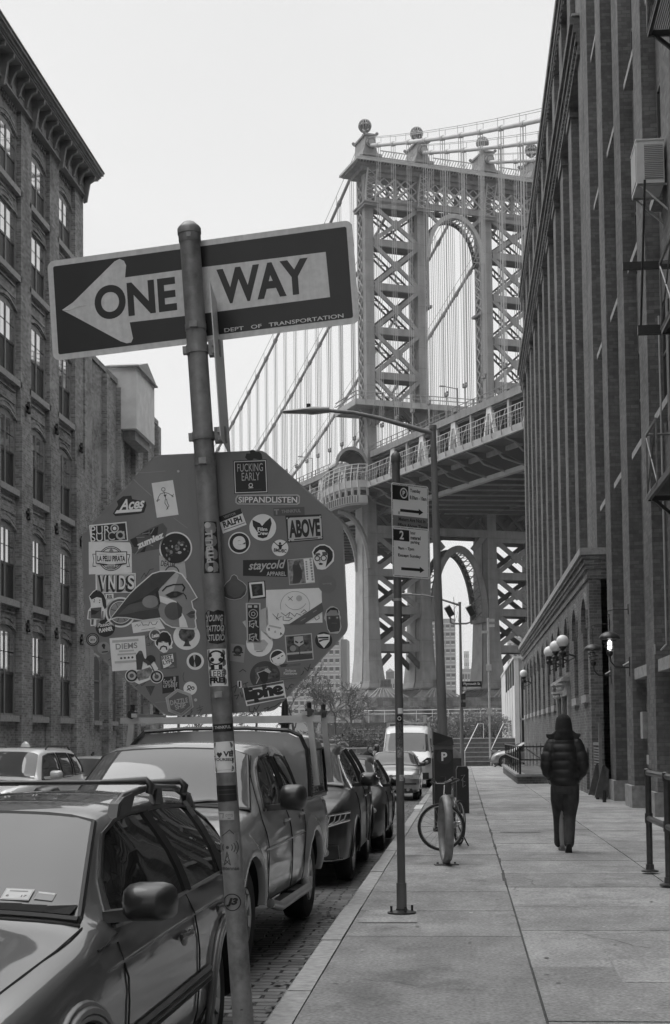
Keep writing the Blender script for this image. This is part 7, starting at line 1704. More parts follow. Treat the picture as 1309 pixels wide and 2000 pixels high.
hU = at(902, 1218, Y=p2_.y).z - p2_.z; b.tube([(-.48, 0, hU+.35), (-.46, 0, hU+.05), (-.3, 0, hU), (.3, 0, hU), (.5, 0, hU+.06), (.52, 0, hU+.35)], .045, None, 8); b.build('floodlight_bracket', l2, smooth=60)
for sx_ in (-1, 1):
    b = MB(M_black); Mx = T((sx_*.52, 0, hU+.62)) @ Matrix.Rotation(radians(-28*1), 4, 'Y') @ Matrix.Rotation(radians(12), 4, 'X'); b.box((0,0,0), (.32,.3,.52), M_lgrey, Mx); b.box((.0,-.16,0), (.28,.02,.46), M_black, Mx); b.build('floodlight', l2)
b = MB(M_black); b.tube([(-.55,0,hU+.4),(-.25,-.02,hU+.1),(-.1,-.02,hU+.6),(-.08,0,H2-.9)], .012, None, 4); b.tube([(-.05,-.06,H2+.05),(-.3,-.05,H2-.3),(-.25,-.05,H2-.9),(-.3,-.05,hU+1.3)], .012, None, 4); b.build('cable', l2)
hS = at(923, 1336, Y=p2_.y).z - p2_.z; b = MB(M_black); Ms = Matrix.Rotation(radians(6), 4, 'Z') @ T((.52, -.06, hS)) @ Matrix.Rotation(pi/2, 4, 'X'); b.box((0,0,0), (.95,.26,.02), S_K, Ms); put_text(b, 'Plymouth St', Ms, .80, .15, S_W, .015, off=.012); q = b.build('street_name_sign', l2)
for dz_, hh in ((-.62, .28), (-1.0, .22)): b = MB(M_black); b.box((.10, -.12, hS+dz_), (.22,.14,hh)); b.build('control_box', l2)
# thin camera mast
o, b, p = vpole('camera_mast', 'thin pale mast with small cameras in front of the bridge pier', 'mast', 957, 1470, .05, 8)
p = at(957, 1437, Y=92); o.location = (p.x, 92, gz(92)); zt = at(955, 1207, Y=92).z - gz(92)
b = MB(M_alu); b.tube([(0,0,0),(0,0,zt)], .07, None, 8); b.build('pole', o, smooth=50)
for dz_, s_ in ((-.15, 1), (-.5, 1), (-.9, -1), (-3.2, 0), (-6, 0)): b = MB(M_alu); b.box((s_*.25, 0, zt+dz_), (.35, .2, .16 if s_ else .4)); b.build('camera', o)
# black ornate post and walk signal far left of the street
o = thing('ornate_post', 'black ornate cast post rising behind the pickup ladder rack', 'post'); pp = at(557, 1437, Y=60); o.location = (pp.x, 60, gz(60) - .1); zt = at(557, 1375, Y=60).z - gz(60) + .1
b = MB(M_black); b.lathe([(.26, 0), (.26, .4), (.2, .5), (.19, zt-.9), (.3, zt-.82), (.3, zt-.74), (.17, zt-.66), (.14, zt-.05), (.08, zt+.3), (.01, zt+.5)], None, 8); [b.box((.0, -.2, zt-1.2-k*.34), (.14, .03, .2), mat('grey_relief', .12)) for k in range(4)]; b.build('shaft', o)
o = thing('signal_post', 'small grey post with a pedestrian signal box left of the ladder rack', 'signal'); pp = at(349, 1437, Y=64); o.location = (pp.x, 64, gz(64) - .1)
b = MB(M_lgrey); b.tube([(0,0,0),(0,0,3.1)], .06, None, 8); b.build('pole', o); b = MB(M_lgrey); b.box((.38, 0, 3.0), (.5, .3, .62)); b.box((.38, -.16, 3.0), (.38, .02, .46), S_K); b.box((.38, -.175, 3.0), (.10, .01, .28), S_L); b.build('signal_box', o)
# ================================================================ people
def remesh(mb, name, parent, vox=.018, smooth=4):
    o = mb.build(name, parent); r = o.modifiers.new('r', 'REMESH'); r.mode = 'VOXEL'; r.voxel_size = vox; r.use_smooth_shade = True
    s = o.modifiers.new('s', 'SMOOTH'); s.factor = .5; s.iterations = smooth
    bpy.context.view_layer.update(); me = bpy.data.meshes.new_from_object(o.evaluated_get(bpy.context.evaluated_depsgraph_get()))
    old = o.data; o.modifiers.clear(); o.data = me; bpy.data.meshes.remove(old); me.polygons.foreach_set('use_smooth', [True]*len(me.polygons)); return o
def loft(mb, secs, m=None, n=20):
    """closed body through ellipses (cx, cy, cz, rx, ry)"""
    vs = []; 
    for cx, cy, cz, rx, ry in secs:
        for j in range(n): a = 2*pi*j/n; vs.append((cx + rx*cos(a), cy + ry*sin(a), cz))
    N = len(secs); mb.add(vs, [(i*n+j, i*n+(j+1) % n, (i+1)*n+(j+1) % n, (i+1)*n+j) for i in range(N-1) for j in range(n)] + [tuple(range(n))[::-1], tuple((N-1)*n+j for j in range(n))], m)
def limb(mb, pts, rs, m=None, n=12, k=4):
    P = [V(p) for p in pts]; O = []; R = []
    for i in range(len(P)-1):
        p0, p1, p2, p3 = P[max(i-1,0)], P[i], P[i+1], P[min(i+2,len(P)-1)]
        for j in range(k): t = j/k; O.append(V([cr(p0[a],p1[a],p2[a],p3[a],t) for a in range(3)])); R.append(rs[i]*(1-t)+rs[i+1]*t)
    O.append(P[-1]); R.append(rs[-1]); mb.tube(O, R, m, n); mb.ball(P[0], rs[0]*.99, m, 10); mb.ball(P[-1], rs[-1]*.99, m, 10)
M_jack = mat('black_nylon', .012, .55, var=.35, scale=9, bump=.004); M_hood = mat('black_knit', .010, .9, var=.4, scale=50)
M_jean = mat('dark_denim', .035, .85, var=.35, scale=14, bump=.004, stretch=(1, 1, .5)); M_skin = mat('skin', .32, .55, var=.08); M_sole = mat('shoe_sole', .02, .8, var=.2); M_shoe = mat('suede_shoe', .13, .8, var=.15)
pf = at(1106, 1664, Z=-.03)
pe = thing('person', 'person in a black puffer jacket and hood walking away along the pavement', 'person', (pf.x, pf.y, gz(pf.y)))
# trailing leg = right (x +), leading = left
b = MB(M_skin)                                      # body under the clothes, one surface
loft(b, [(0,0,.90,.14,.11),(0,0,1.05,.15,.11),(0,.01,1.25,.15,.12),(0,.01,1.42,.18,.11),(0,.0,1.52,.12,.09),(0,0,1.6,.055,.055),(0,.01,1.68,.055,.06)])
b.ball((0,.035,1.79), .105, None, 16, sc=(.82,1,1.15)); b.ball((0,.14,1.76), .02, None, 8); [b.ball((s_*.085,.03,1.78), .025, None, 8, sc=(.5,1,1.3)) for s_ in (-1, 1)]
for sg in (-1, 1):
    limb(b, [(sg*.17,0,1.47),(sg*.27,-.03,1.22),(sg*.22,.10,1.03)], [.06,.05,.035]); limb(b, [(sg*.22,.10,1.03),(sg*.19,.14,.97)], [.035,.04])
    for k in range(4): limb(b, [(sg*(.18-.012*k),.15+.006*k,.965-.01*k),(sg*(.165-.012*k),.17+.006*k,.90),(sg*(.16-.012*k),.16,.875+.006*k)], [.009,.009,.008], n=6)
    limb(b, [(sg*.17,.13,.97),(sg*.14,.16,.95),(sg*.13,.175,.925)], [.012,.011,.009], n=6)
limb(b, [(.085,0,.92),(.06,.03,.50),(.03,-.16,.14)], [.085,.06,.042]); limb(b, [(-.075,0,.92),(-.045,.16,.50),(-.025,.30,.10)], [.085,.06,.042])
limb(b, [(.03,-.16,.13),(.025,-.08,.045)], [.04,.035]); limb(b, [(-.025,.30,.09),(-.03,.42,.04)], [.04,.035])
remesh(b, 'body', pe, .016)
b = MB(M_jean)
loft(b, [(0,0,.82,.185,.13),(0,0,.92,.195,.135),(0,0,1.02,.18,.13)])
limb(b, [(.085,0,.90),(.085,.01,.72),(.062,.03,.50),(.045,-.07,.30),(.032,-.15,.13)], [.118,.112,.088,.080,.072]); limb(b, [(-.085,.01,.90),(-.085,.10,.72),(-.075,.20,.50),(-.07,.30,.28),(-.07,.40,.10)], [.118,.112,.088,.078,.07])
for z, dy, s_ in ((.18,-.13,1),(.23,-.11,1),(.28,-.09,1),(.47,.02,1),(.53,.03,1)): b.ball((s_*.035, dy, z), .075, None, 12, sc=(1.0,1.0,.22))
jn = remesh(b, 'jeans', pe, .014, 2)
for x, y, z, tx in ((.028,-.125,.075,radians(-58)), (-.03,.36,.03,0)):
    b = MB(M_shoe); Mx = T((x, y, z)) @ Matrix.Rotation(tx, 4, 'X')
    sec = [(-.10,.032,.05),(-.06,.045,.075),(0,.045,.08),(.07,.05,.055),(.13,.048,.04),(.165,.03,.025)]; vs = []; n = 12
    for yy, wx, hh in sec:
        for j in range(n): a = 2*pi*j/n; vs.append((wx*cos(a), yy, -.02 + hh*max(-.35, sin(a))))
    b.add(vs, [(i*n+j, i*n+(j+1) % n, (i+1)*n+(j+1) % n, (i+1)*n+j) for i in range(5) for j in range(n)] + [tuple(range(n))[::-1], tuple(5*n+j for j in range(n))], None, Mx)
    pl_ = [(.034*cos(a)*(1.15 if sin(a) > 0 else .95)*1.25, .03+.135*sin(a)) for a in [2*pi*i/16 for i in range(16)]]
    b.add([(p, q, -.058) for p, q in pl_] + [(p, q, -.035) for p, q in pl_], [tuple(range(16))[::-1], tuple(range(16, 32))] + [(i, (i+1) % 16, 16+(i+1) % 16, 16+i) for i in range(16)], M_sole, Mx); b.build('shoe', pe, smooth=50)
b = MB(M_jack); secs = []
prof = [(.925,.18,.15),(1.0,.205,.165),(1.12,.205,.17),(1.25,.21,.175),(1.38,.215,.17),(1.48,.20,.15),(1.56,.165,.13),(1.62,.12,.10),(1.66,.09,.09)]
n = 60
for i in range(n+1):
    z = .92 + (1.66-.92)*i/n; rx = lin([(p[0], p[1]) for p in prof], z, 1); ry = lin([(p[0], p[2]) for p in prof], z, 1); q = abs(sin(pi*(z-.92)/.118))**.55 if z < 1.53 else .8
    secs.append((0, 0, z, rx*(.93+.085*q), ry*(.90+.12*q)))
loft(b, secs, n=28)
for sg in (-1, 1):
    P_ = [V(p) for p in ((sg*.165,-.0,1.50),(sg*.222,-.03,1.36),(sg*.252,-.05,1.22),(sg*.235,-.005,1.12),(sg*.19,.08,1.04))]; O = []; R_ = []
    for i in range(4):
        for j in range(8):
            t = j/8; p0, p1, p2, p3 = P_[max(i-1,0)], P_[i], P_[i+1], P_[min(i+2,4)]
            O.append(V([cr(p0[a],p1[a],p2[a],p3[a],t) for a in range(3)])); R_.append(lin([(0,.098),(1,.095),(2,.086),(3,.078),(4,.06)], i+t, 1)*(.90+.14*abs(sin(pi*(i+t)*1.15))**.6))
    b.tube(O, R_, None, 14); b.ball(P_[0], .10)
jk = remesh(b, 'jacket', pe, .011, 1)
b = MB(M_hood)
loft(b, [(0,0,1.52,.17,.12),(0,-.01,1.60,.15,.13),(0,0,1.68,.125,.125),(0,.02,1.78,.118,.135),(0,.035,1.87,.10,.12),(0,.04,1.92,.06,.08),(0,.04,1.935,.02,.03)])
b.ball((0,-.04,1.66), .10, None, 14, sc=(1.15,1.0,1.0))
remesh(b, 'hood', pe, .014, 5)
b = MB(M_jack)
for sg in (-1, 1):
    b.prism([(sg*.04,1.50),(sg*.15,1.55),(sg*.20+(.02 if sg > 0 else -.045),1.60),(sg*.215+(.02 if sg > 0 else -.04),1.655),(sg*.17,1.655),(sg*.09,1.72),(sg*.04,1.64)], -.06, .0)
remesh(b, 'hood_collar', pe, .012, 3)
# the second person, bending by the cars
p2 = thing('person', 'person in a dark jacket bending over papers between the parked cars', 'person', (-3.16, 46.4, gz(46.4) - .17))
b = MB(mat('dark_jacket', .022, .8, var=.2))
limb(b, [(-.1,0,.9),(-.1,.03,.5),(-.1,0,.08)], [.1,.075,.06]); limb(b, [(.1,0,.9),(.12,.03,.5),(.12,0,.08)], [.1,.075,.06]); limb(b, [(0,0,.92),(.0,-.05,1.12),(.06,-.05,1.32)], [.17,.19,.15])
limb(b, [(-.15,-.05,1.33),(-.2,-.1,1.1),(0,-.15,.98)], [.07,.06,.045]); limb(b, [(.2,-.05,1.3),(.27,-.12,1.1),(.2,-.2,1.0)], [.07,.06,.045]); limb(b, [(.05,-.05,1.36),(.12,-.06,1.46)], [.07,.07])
remesh(b, 'body', p2, .025)
b = MB(M_skin); b.ball((.16,-.10,1.50), .105, None, 14, sc=(.9,1,1.15)); b.ball((.2,-.2,1.49), .02, None, 6); remesh(b, 'head', p2, .014)
b = MB(mat('dark_hair', .03, .8)); b.ball((.15,-.07,1.54), .115, None, 12, sc=(.92,1,.95)); b.build('hair', p2, smooth=60)
for dx, dy in ((0, -.18), (.2, -.22)):
    b = MB(M_skin); b.ball((dx,dy,.97), .04, None, 8, sc=(.8,1,1.1)); [limb(b, [(dx+.015*k-.03,dy-.02,.96),(dx+.018*k-.03,dy-.06,.94),(dx+.018*k-.03,dy-.07,.91)], [.009,.009,.007], n=5) for k in range(4)]; limb(b, [(dx+.04,dy,.97),(dx+.055,dy-.03,.95)], [.011,.009], n=5); b.build('hand', p2, smooth=60)
b = MB(S_W); r_ = random.Random(4)
for i in range(26):
    c = V((.35+r_.gauss(0,.14), -.25+r_.gauss(0,.08), 1.18+r_.gauss(0,.12))); q = [c + V((r_.uniform(-.1,.1), r_.uniform(-.1,.1), r_.uniform(-.1,.1))) for _ in range(4)]; b.add(q, [(0,1,2,3)], S_W if i % 3 else S_G)
o = thing('paper_bundle', 'crumpled bundle of white papers held by the bending person', 'papers', (-3.16, 46.4, gz(46.4) - .17)); b.build('sheets', o)

# ================================================================ bicycle and rack
pr = at(872, 1689, Z=-.02)
rk = thing('bike_rack', 'round grey steel bicycle hoop bolted to the pavement, seen nearly edge-on', 'bike rack', (pr.x, pr.y, gz(pr.y)), radians(98))
b = MB(mat('rack_grey', .20, .45, var=.2, scale=12)); n = 40; vs = []
for i in range(n):
    a = 2*pi*i/n; 
    for j in range(10): t = 2*pi*j/10; R_ = .375 + .035*cos(t); vs.append((R_*cos(a), .055*sin(t), .455 + R_*1.05*sin(a)))
b.add(vs, [(i*10+j, i*10+(j+1) % 10, ((i+1) % n)*10+(j+1) % 10, ((i+1) % n)*10+j) for i in range(n) for j in range(10)]); b.build('hoop', rk, smooth=60)
b = MB(M_dgrey); b.prism([(-.11,0),(.11,0),(.06,.07),(-.06,.07)], -.04, .04); b.bb(-.08,.08,-.15,.15,.003,.018); b.tube([(0,.11,.018),(0,.11,.04)], .014, None, 6); b.tube([(0,-.11,.018),(0,-.11,.04)], .014, None, 6); b.build('foot', rk)
bp = V((-.33, 20.5, gz(20.5))); bk = thing('bicycle', 'pale bicycle with its front wheel turned sideways behind the steel hoop', 'bicycle', bp, radians(-14))
def bwheel(parent, M, R_=.34):
    wo = bpy.data.objects.new('wheel', None); COL.objects.link(wo); wo.parent = parent; wo.matrix_local = M
    b = MB(M_tyre); n = 40; vs = []
    for i in range(n):
        a = 2*pi*i/n
        for j in range(8): t = 2*pi*j/8; q = R_-.02+.02*cos(t); vs.append((q*cos(a), .019*sin(t), q*sin(a)))
    b.add(vs, [(i*8+j, i*8+(j+1) % 8, ((i+1) % n)*8+(j+1) % 8, ((i+1) % n)*8+j) for i in range(n) for j in range(8)]); b.build('tyre', wo, smooth=60)
    b = MB(M_chr if False else mat('bright_rim', .5, .3, metal=.7, var=.05)); b.tube([((R_-.045)*cos(2*pi*i/n), 0, (R_-.045)*sin(2*pi*i/n)) for i in range(n+1)], .009, None, 6)
    for i in range(20): a = 2*pi*i/20; s_ = 1 if i % 2 else -1; b.tube([(.02*cos(a+1.3*s_), s_*.025, .02*sin(a+1.3*s_)), ((R_-.05)*cos(a), 0, (R_-.05)*sin(a))], .0022, mat('spoke', .3, .4, metal=.5, var=0), 3, cap=False)
    b.tube([(0,-.045,0),(0,.045,0)], .02, None, 8); b.build('rim', wo, smooth=60); return wo
# local frame: x forward = towards the rear?  y axis runs from front hub to rear hub
bwheel(bk, T((0, 0, .34)) @ Matrix.Rotation(radians(12), 4, 'Z')); bwheel(bk, T((0.0, 1.06, .34)) @ Matrix.Rotation(pi/2, 4, 'Z'))
M_bf = mat('bike_frame_paint', .30, .35, var=.1, coat=.5)
b = MB(M_bf); hb, ht_, st_, bb_, rh = V((0,.17,.66)), V((0,.21,.80)), V((0,.68,.84)), V((0,.58,.30)), V((0,1.06,.34))
for p, q, r_ in ((hb, ht_, .024), (hb+V((0,.0,.02)), bb_, .024), (ht_-V((0,0,.03)), st_-V((0,.02,.09)), .021), (bb_, st_, .019)): b.tube([p, q], r_, None, 8)
for s_ in (-1, 1): b.tube([bb_+V((s_*.04,0,0)), rh+V((s_*.06,0,0))], .011, None, 6); b.tube([st_+V((s_*.02,-.02,-.1)), rh+V((s_*.06,0,0))], .009, None, 6)
b.build('frame', bk, smooth=60)
b = MB(M_bf); 
for s_ in (-1, 1): b.tube([(s_*.05*1.0, .0, .34), (s_*.05, .12, .62)], .013, None, 6)
b.tube([(-.05,.12,.62),(.05,.12,.62)], .014, None, 6); b.tube([(0,.12,.60),(0,.21,.93)], .014, M_chr, 6); b.build('fork', bk, smooth=60)
b = MB(M_plas); b.tube([(-.05,-.22,1.02),(-.03,-.12,.97),(0,.20,.96),(.07,.32,1.0),(.05,.50,1.02)], .013, M_chr, 6); b.tube([(-.05,-.25,1.025),(-.045,-.14,.985)], .02, None, 8); b.tube([(.065,.38,1.01),(.05,.52,1.025)], .02, None, 8); b.tube([(-.03,-.12,.98),(-.12,-.14,.98)], .008, None, 5); b.box((.0,.15,1.02), (.07,.06,.06)); b.build('handlebar', bk, smooth=60)
b = MB(M_plas); b.tube([st_, st_+V((0,.03,.1))], .014, M_chr, 6); sd_ = [(.54,.02),(.62,.035),(.72,.07),(.80,.085),(.83,.05)]; vs = []; n = 8
for y, w_ in sd_: vs += [(w_*cos(2*pi*j/n), y, .965+.028*sin(2*pi*j/n)+.02*(y > .7)) for j in range(n)]
b.add(vs, [(i*n+j, i*n+(j+1) % n, (i+1)*n+(j+1) % n, (i+1)*n+j) for i in range(4) for j in range(n)] + [tuple(range(n))[::-1], tuple(4*n+j for j in range(n))]); b.build('saddle', bk, smooth=60)
b = MB(M_plas); b.tube([(.05,.58,.30),(.06,.58,.30)], .09, None, 18); b.tube([(.07,.58,.30),(.08,.62,.14)], .012, M_chr, 5); b.box((.13,.62,.135), (.09,.07,.02)); b.tube([(-.07,.58,.30),(-.08,.54,.46)], .012, M_chr, 5); b.box((-.13,.54,.465), (.09,.07,.02)); b.build('crank', bk)
b = MB(M_plas); b.tube([(.05,.75,.32),(.20,.80,.01)], .010, None, 5); b.build('kickstand', bk)
# ================================================================ parking meter, relay boxes
mt = thing('parking_meter', 'tall black parking pay station with a white letter P and slanted top', 'parking meter', (-.35, 25.0, gz(25)), radians(4))
b = MB(mat('meter_black', .02, .45, var=.15, scale=8)); b.bb(-.165,.165,-.13,.13,0,1.42); b.prism([(-.165,1.42),(.165,1.42),(.165,1.50),(-.165,1.50)], -.13, .13, mat('meter_grey', .10, .5)); b.add([(-.18,-.15,1.50),(.18,-.15,1.50),(.18,.16,1.50),(-.18,.16,1.50),(-.18,-.15,1.74),(.16,-.13,1.62),(.16,.16,1.62),(-.18,.16,1.74)], [(0,3,2,1),(4,5,6,7),(0,1,5,4),(1,2,6,5),(2,3,7,6),(3,0,4,7)])
body = b.build('cabinet', mt); b = MB(mat('meter_disc', .035, .4)); Mp = T((.01,-.134,1.30)) @ Matrix.Rotation(pi/2, 4, 'X'); b.add([(.135*cos(2*pi*i/28), .135*sin(2*pi*i/28), .001) for i in range(28)], [tuple(range(28))], None, Mp); put_text(b, 'P', Mp, .10, .15, S_W, .035, off=.003); b.build('parking_badge', mt)
b = MB(M_black); b.bb(-.19,.19,-.15,.15,.0,.06); b.build('plinth', mt)
rb = thing('relay_box', 'dark street relay mailbox with a pale rounded top beyond the parking pay station', 'mailbox', (-.42, 35.7, gz(35.7)), radians(2))
b = MB(mat('relay_green', .035, .5, var=.3, scale=6)); b.bb(-.36,.36,-.3,.3,.18,1.15); [b.bb(x-.03,x+.03,y-.03,y+.03,0,.18) for x in (-.33,.33) for y in (-.27,.27)]; b.build('box', rb)
b = MB(mat('relay_top', .22, .5, var=.3, scale=5)); n = 10; P_ = [(-.37,1.15)] + [(-.37*cos(pi*i/n), 1.15+.28*sin(pi*i/n)) for i in range(n+1)]; b.prism(P_[1:], -.31, .31); b.build('lid', rb, smooth=40)
b = MB(S_G); Mx = T((-.2,-.305,.95)) @ Matrix.Rotation(pi/2, 4, 'X'); 
for l in ([(-.08,.1),(.05,.12),(.08,.02),(-.05,-.02),(-.08,.08)],[(-.06,-.08),(.07,-.16)],[(.06,-.06),(-.04,-.18)],[(0,-.04),(.0,-.2)]): b.tube([(x*1.0, y, .002) for x, y in l], .008, None, 4, Mx)
for l in ([(-.05,-.45),(.06,-.42),(.02,-.52),(-.04,-.55)],[(.0,-.4),(.02,-.6)]): b.tube([(x, y, .002) for x, y in l], .008, None, 4, Mx)
b.build('graffiti_tag', rb)
rb = thing('utility_cabinet', 'low dark utility cabinet right of the relay mailbox', 'cabinet', (-.03, 31.2, gz(31.2)), radians(3))
b = MB(M_black); b.bb(-.13,.13,-.2,.2,0,.95); b.prism([(-.13,.95),(.13,.95),(.10,1.02),(-.10,1.02)], -.2, .2); b.build('cabinet_body', rb); b = MB(S_G); Mx = T((.0,-.205,.72)) @ Matrix.Rotation(pi/2, 4, 'X'); [b.tube([(x, y, .002) for x, y in l], .006, None, 4, Mx) for l in ([(-.04,.1),(.05,.12),(-.03,.0),(.05,-.03)],[(0,.05),(.0,-.15),(.06,-.1)])]; b.build('graffiti_tag', rb)
# ================================================================ pipe railing on the right
rl_ = thing('pipe_railing', 'dark round-pipe railing with two posts at the right edge of the pavement', 'railing', (2.14, 16.9, 0))
M_rail = mat('railing_paint', .045, .35, var=.3, scale=14, coat=.3)
b = MB(M_rail); b.tube([(0,.02,1.15),(0,-1.53,1.15),(0,-6,1.15)], .036, None, 12); b.tube([(0,.02,.62),(0,-6,.62)], .034, None, 12); b.build('rail', rl_, smooth=50)
for k in range(4):
    y = -1.53*k; q = MB(M_rail); q.tube([(0,y,0),(0,y,1.16)], .036, None, 14); q.lathe([(.045,1.10),(.047,1.11),(.047,1.19),(.03,1.2)], None, 14, c=(0,y,0)); q.lathe([(.045,.57),(.046,.58),(.046,.67),(.045,.68)], None, 14, c=(0,y,0)); q.lathe([(.10,.003),(.10,.018),(.05,.03),(.045,.09)], None, 16, c=(0,y,0)); q.build('post', rl_, smooth=45)
# ================================================================ lamps on the right-hand walls
M_globe = mat('opal_globe', .80, .25, var=.03, spec=.5)
for k, (yy, xx, zz) in enumerate(((45.6,3.2,4.58),(49.1,3.2,4.63),(52.6,3.2,4.66),(74.8,3.2,4.83))):
    lab = ('nearest and largest of the three grouped white globe lamps on the annex', 'middle of the three grouped white globe lamps on the annex', 'farthest of the three grouped white globe lamps on the annex', 'lone white globe lamp at the far end of the annex')[k]
    o = thing('globe_lamp', lab, 'wall lamp', (xx, yy, zz), 0, 'white globe lamps on the annex wall')
    b = MB(M_globe); b.ball((0,0,0), .20, None, 24); b.build('globe', o, smooth=80)
    b = MB(M_black); b.lathe([(.03,-.85),(.05,-.80),(.035,-.72),(.035,-.5),(.10,-.44),(.13,-.36),(.05,-.3),(.09,-.24),(.12,-.2),(.11,-.17)], None, 14); b.tube([(0,0,-.5),(.2,0,-.42),(AX-xx,0,-.5)], .035, None, 6); b.tube([(0,0,-.72),(AX-xx,0,-.5)], .02, None, 6); b.box((AX-xx-.02,0,-.5), (.03,.12,.35)); b.build('bracket', o, smooth=40)
M_hat = mat('enamel_hat', .035, .4, var=.4, scale=10); M_bulb = mat('lit_bulb', .8, .4, var=0, emit=2.2)
for k, (yp, zp, yh, zh, lit) in enumerate(((33.65,3.31,33.0,3.90,True),(37.84,3.27,37.3,3.88,False))):
    o = thing('saucer_lamp', ('lit saucer-shaded wall lamp on the nearer brick pier', 'unlit saucer-shaded wall lamp on the farther brick pier')[k], 'wall lamp', (3.45, yp, zh), 0, 'saucer wall lamps')
    b = MB(M_hat); b.lathe([(.245,-.07),(.25,-.06),(.22,.01),(.15,.07),(.06,.10),(.01,.11)], None, 28); b.lathe([(.24,-.066),(.14,.04),(.01,.07)], mat('enamel_inside', .3, .4), 24); b.build('shade', o, smooth=60)
    b = MB(M_black); n = 40; b.tube([((.07+.09*i/n)*cos(6*pi*i/n), (.07+.09*i/n)*sin(6*pi*i/n), -.40+.30*i/n) for i in range(n+1)], .010, None, 5); b.build('wire_guard', o)
    b = MB(M_bulb if lit else mat('clear_glass', .3, .1, coat=.5)); b.lathe([(.02,-.34),(.05,-.32),(.055,-.2),(.05,-.12),(.02,-.09)], None, 14); b.build('bulb', o, smooth=60)
    b = MB(M_black); b.lathe([(.05,-.36),(.075,-.38),(.07,-.44),(.03,-.48)], None, 12); b.tube([(0,0,-.46),(.02,0,-.6),(.12,0,-.72),(.30,0,-.74),(.44,0,-.74)], .018, None, 6); b.tube([(.3,0,-.70),(.44,0,-.62)], .03, M_alu, 6); b.bb(.43,.45,-.05,.05,-.95,-.5); b.build('arm', o, smooth=60)
    b = MB(M_black); z = .62; b.tube([(.44,0,z),(.1,0,z),(-.02,0,z-.03),(-.04,0,z-.10),(.02,0,z-.12)], .012, None, 5); b.bb(.43,.45,-.03,.03,z-.12,z+.12)
    for i in range(9): b.tube([(0, .012*(i % 2), z-.13-i*.042), (0, -.012*(i % 2), z-.17-i*.042)], .009, None, 4)
    b.build('hook_and_chain', o)
# lit lamp and far white building come later; wall bits
ac = thing('air_conditioner', 'white boxy air conditioner on brackets high on the warehouse wall', 'air conditioner', (3.35, 26.05, 11.72))
M_acw = mat('ac_white', .55, .5, var=.1, scale=4); b = MB(M_acw); b.bb(0,.5,0,.8,0,.80); b.bb(-.012,.512,-.012,.812,.80,.83); b.build('case', ac)
b = MB(mat('ac_grille', .2, .5, var=.2, scale=60, stretch=(1,1,20))); b.bb(.14,.48,-.012,-.002,.42,.72); b.bb(.14,.48,-.012,-.002,.08,.39); [b.bb(.145,.475,-.02,-.013,.1+.035*k,.108+.035*k, M_acw) for k in range(18)]; b.build('grille', ac)
b = MB(mat('ac_side', .30, .5)); b.bb(-.012,-.002,.06,.74,.06,.74); b.build('side_vent', ac)
b = MB(M_alu); [b.beam((.05,y,-.01), (.62,y,-.55), .03, .03) for y in (.05,.75)]; [b.beam((0,y,-.015), (.7,y,-.015), .03, .03) for y in (.05,.75)]; b.build('bracket', ac)
cd = MB(M_alu); cd.tube([(3.87,29.0,3.4),(3.87,29.0,3.2)], .02); 
cd.tube([(3.86,27.3,3.55),(3.86,27.32,3.3),(3.80,27.6,3.2)], .016, None, 6); cd.tube([(3.86,27.3,3.55),(3.86,27.3,9.6)], .018, None, 6)
tag(cd.build('conduit'), 'thin pale conduit running down the brick beside the fire escape', 'pipe')
fe = thing('fire_escape', 'black iron fire escape with crossed railings at the right edge', 'fire escape')
for z, ye, yr in ((5.25, 22.0, 20.9), (7.3, 20.1, 12), (11.95, 20.8, 12), (15.6, 20.8, 12)):
    b = MB(M_black); M_fr = mat('iron_highlight', .16, .4, var=.3, scale=10)
    for k in range(34): x = 2.93 + k*.03; b.bb(x, x+.012, 12.0, ye-.1, z-.02, z+.02)
    for y in (13, 15, 17, 19, ye-.05): b.beam((2.88,y,z-.05), (3.9,y,z-.05), .06, .08); b.beam((2.95,y,z-.05), (3.9,y,z-.9), .05, .05)
    b.beam((2.9,12,z-.03), (2.9,ye,z-.03), .05, .1); b.build('platform', fe)
    b = MB(M_fr)
    for zz in (.0, .95): b.tube([(2.88,yr,z+zz), (2.88,ye,z+zz), (3.9,ye,z+zz)], .022, M_fr, 6)
    y = ye
    while y > yr - .01:
        b.tube([(2.88,y,z), (2.88,y,z+.95)], .016, M_fr, 5)
        if y - 1.05 > yr - .1: b.tube([(2.88,y,z+.05), (2.88,y-1.05,z+.9)], .012, M_fr, 4); b.tube([(2.88,y,z+.9), (2.88,y-1.05,z+.05)], .012, M_fr, 4)
        y -= 1.1
    b.build('railing', fe)
for z0 in (5.25, 8.3):
    b = MB(M_black)
    for x in (3.15, 3.72): b.beam((x,19.5,z0), (x,15.0,z0+3.65), .03, .18)
    for k in range(14): t = (k+.5)/14; b.bb(3.15, 3.72, 19.5-4.5*t-.1, 19.5-4.5*t+.1, z0+3.65*t-.01, z0+3.65*t+.01)
    b.build('stair', fe)
b = MB(M_black); b.beam((2.85,22.5,7.97), (4.1,22.5,7.97), .1, .14); b.tube([(2.9,22.5,7.97),(2.95,22.0,10.2)], .02, None, 5); b.build('beam', fe)
b = MB(M_black); b.beam((2.85,24.3,9.6), (4.1,24.3,9.6), .1, .12); b.build('beam', fe)
b = MB(M_black); [b.tube([(x,23.6,4.2),(x,23.6,8.8)], .015, None, 5) for x in (3.5,3.85)]; [b.tube([(3.5,23.6,4.4+k*.4),(3.85,23.6,4.4+k*.4)], .012, None, 4) for k in range(11)]; b.build('drop_ladder', fe)
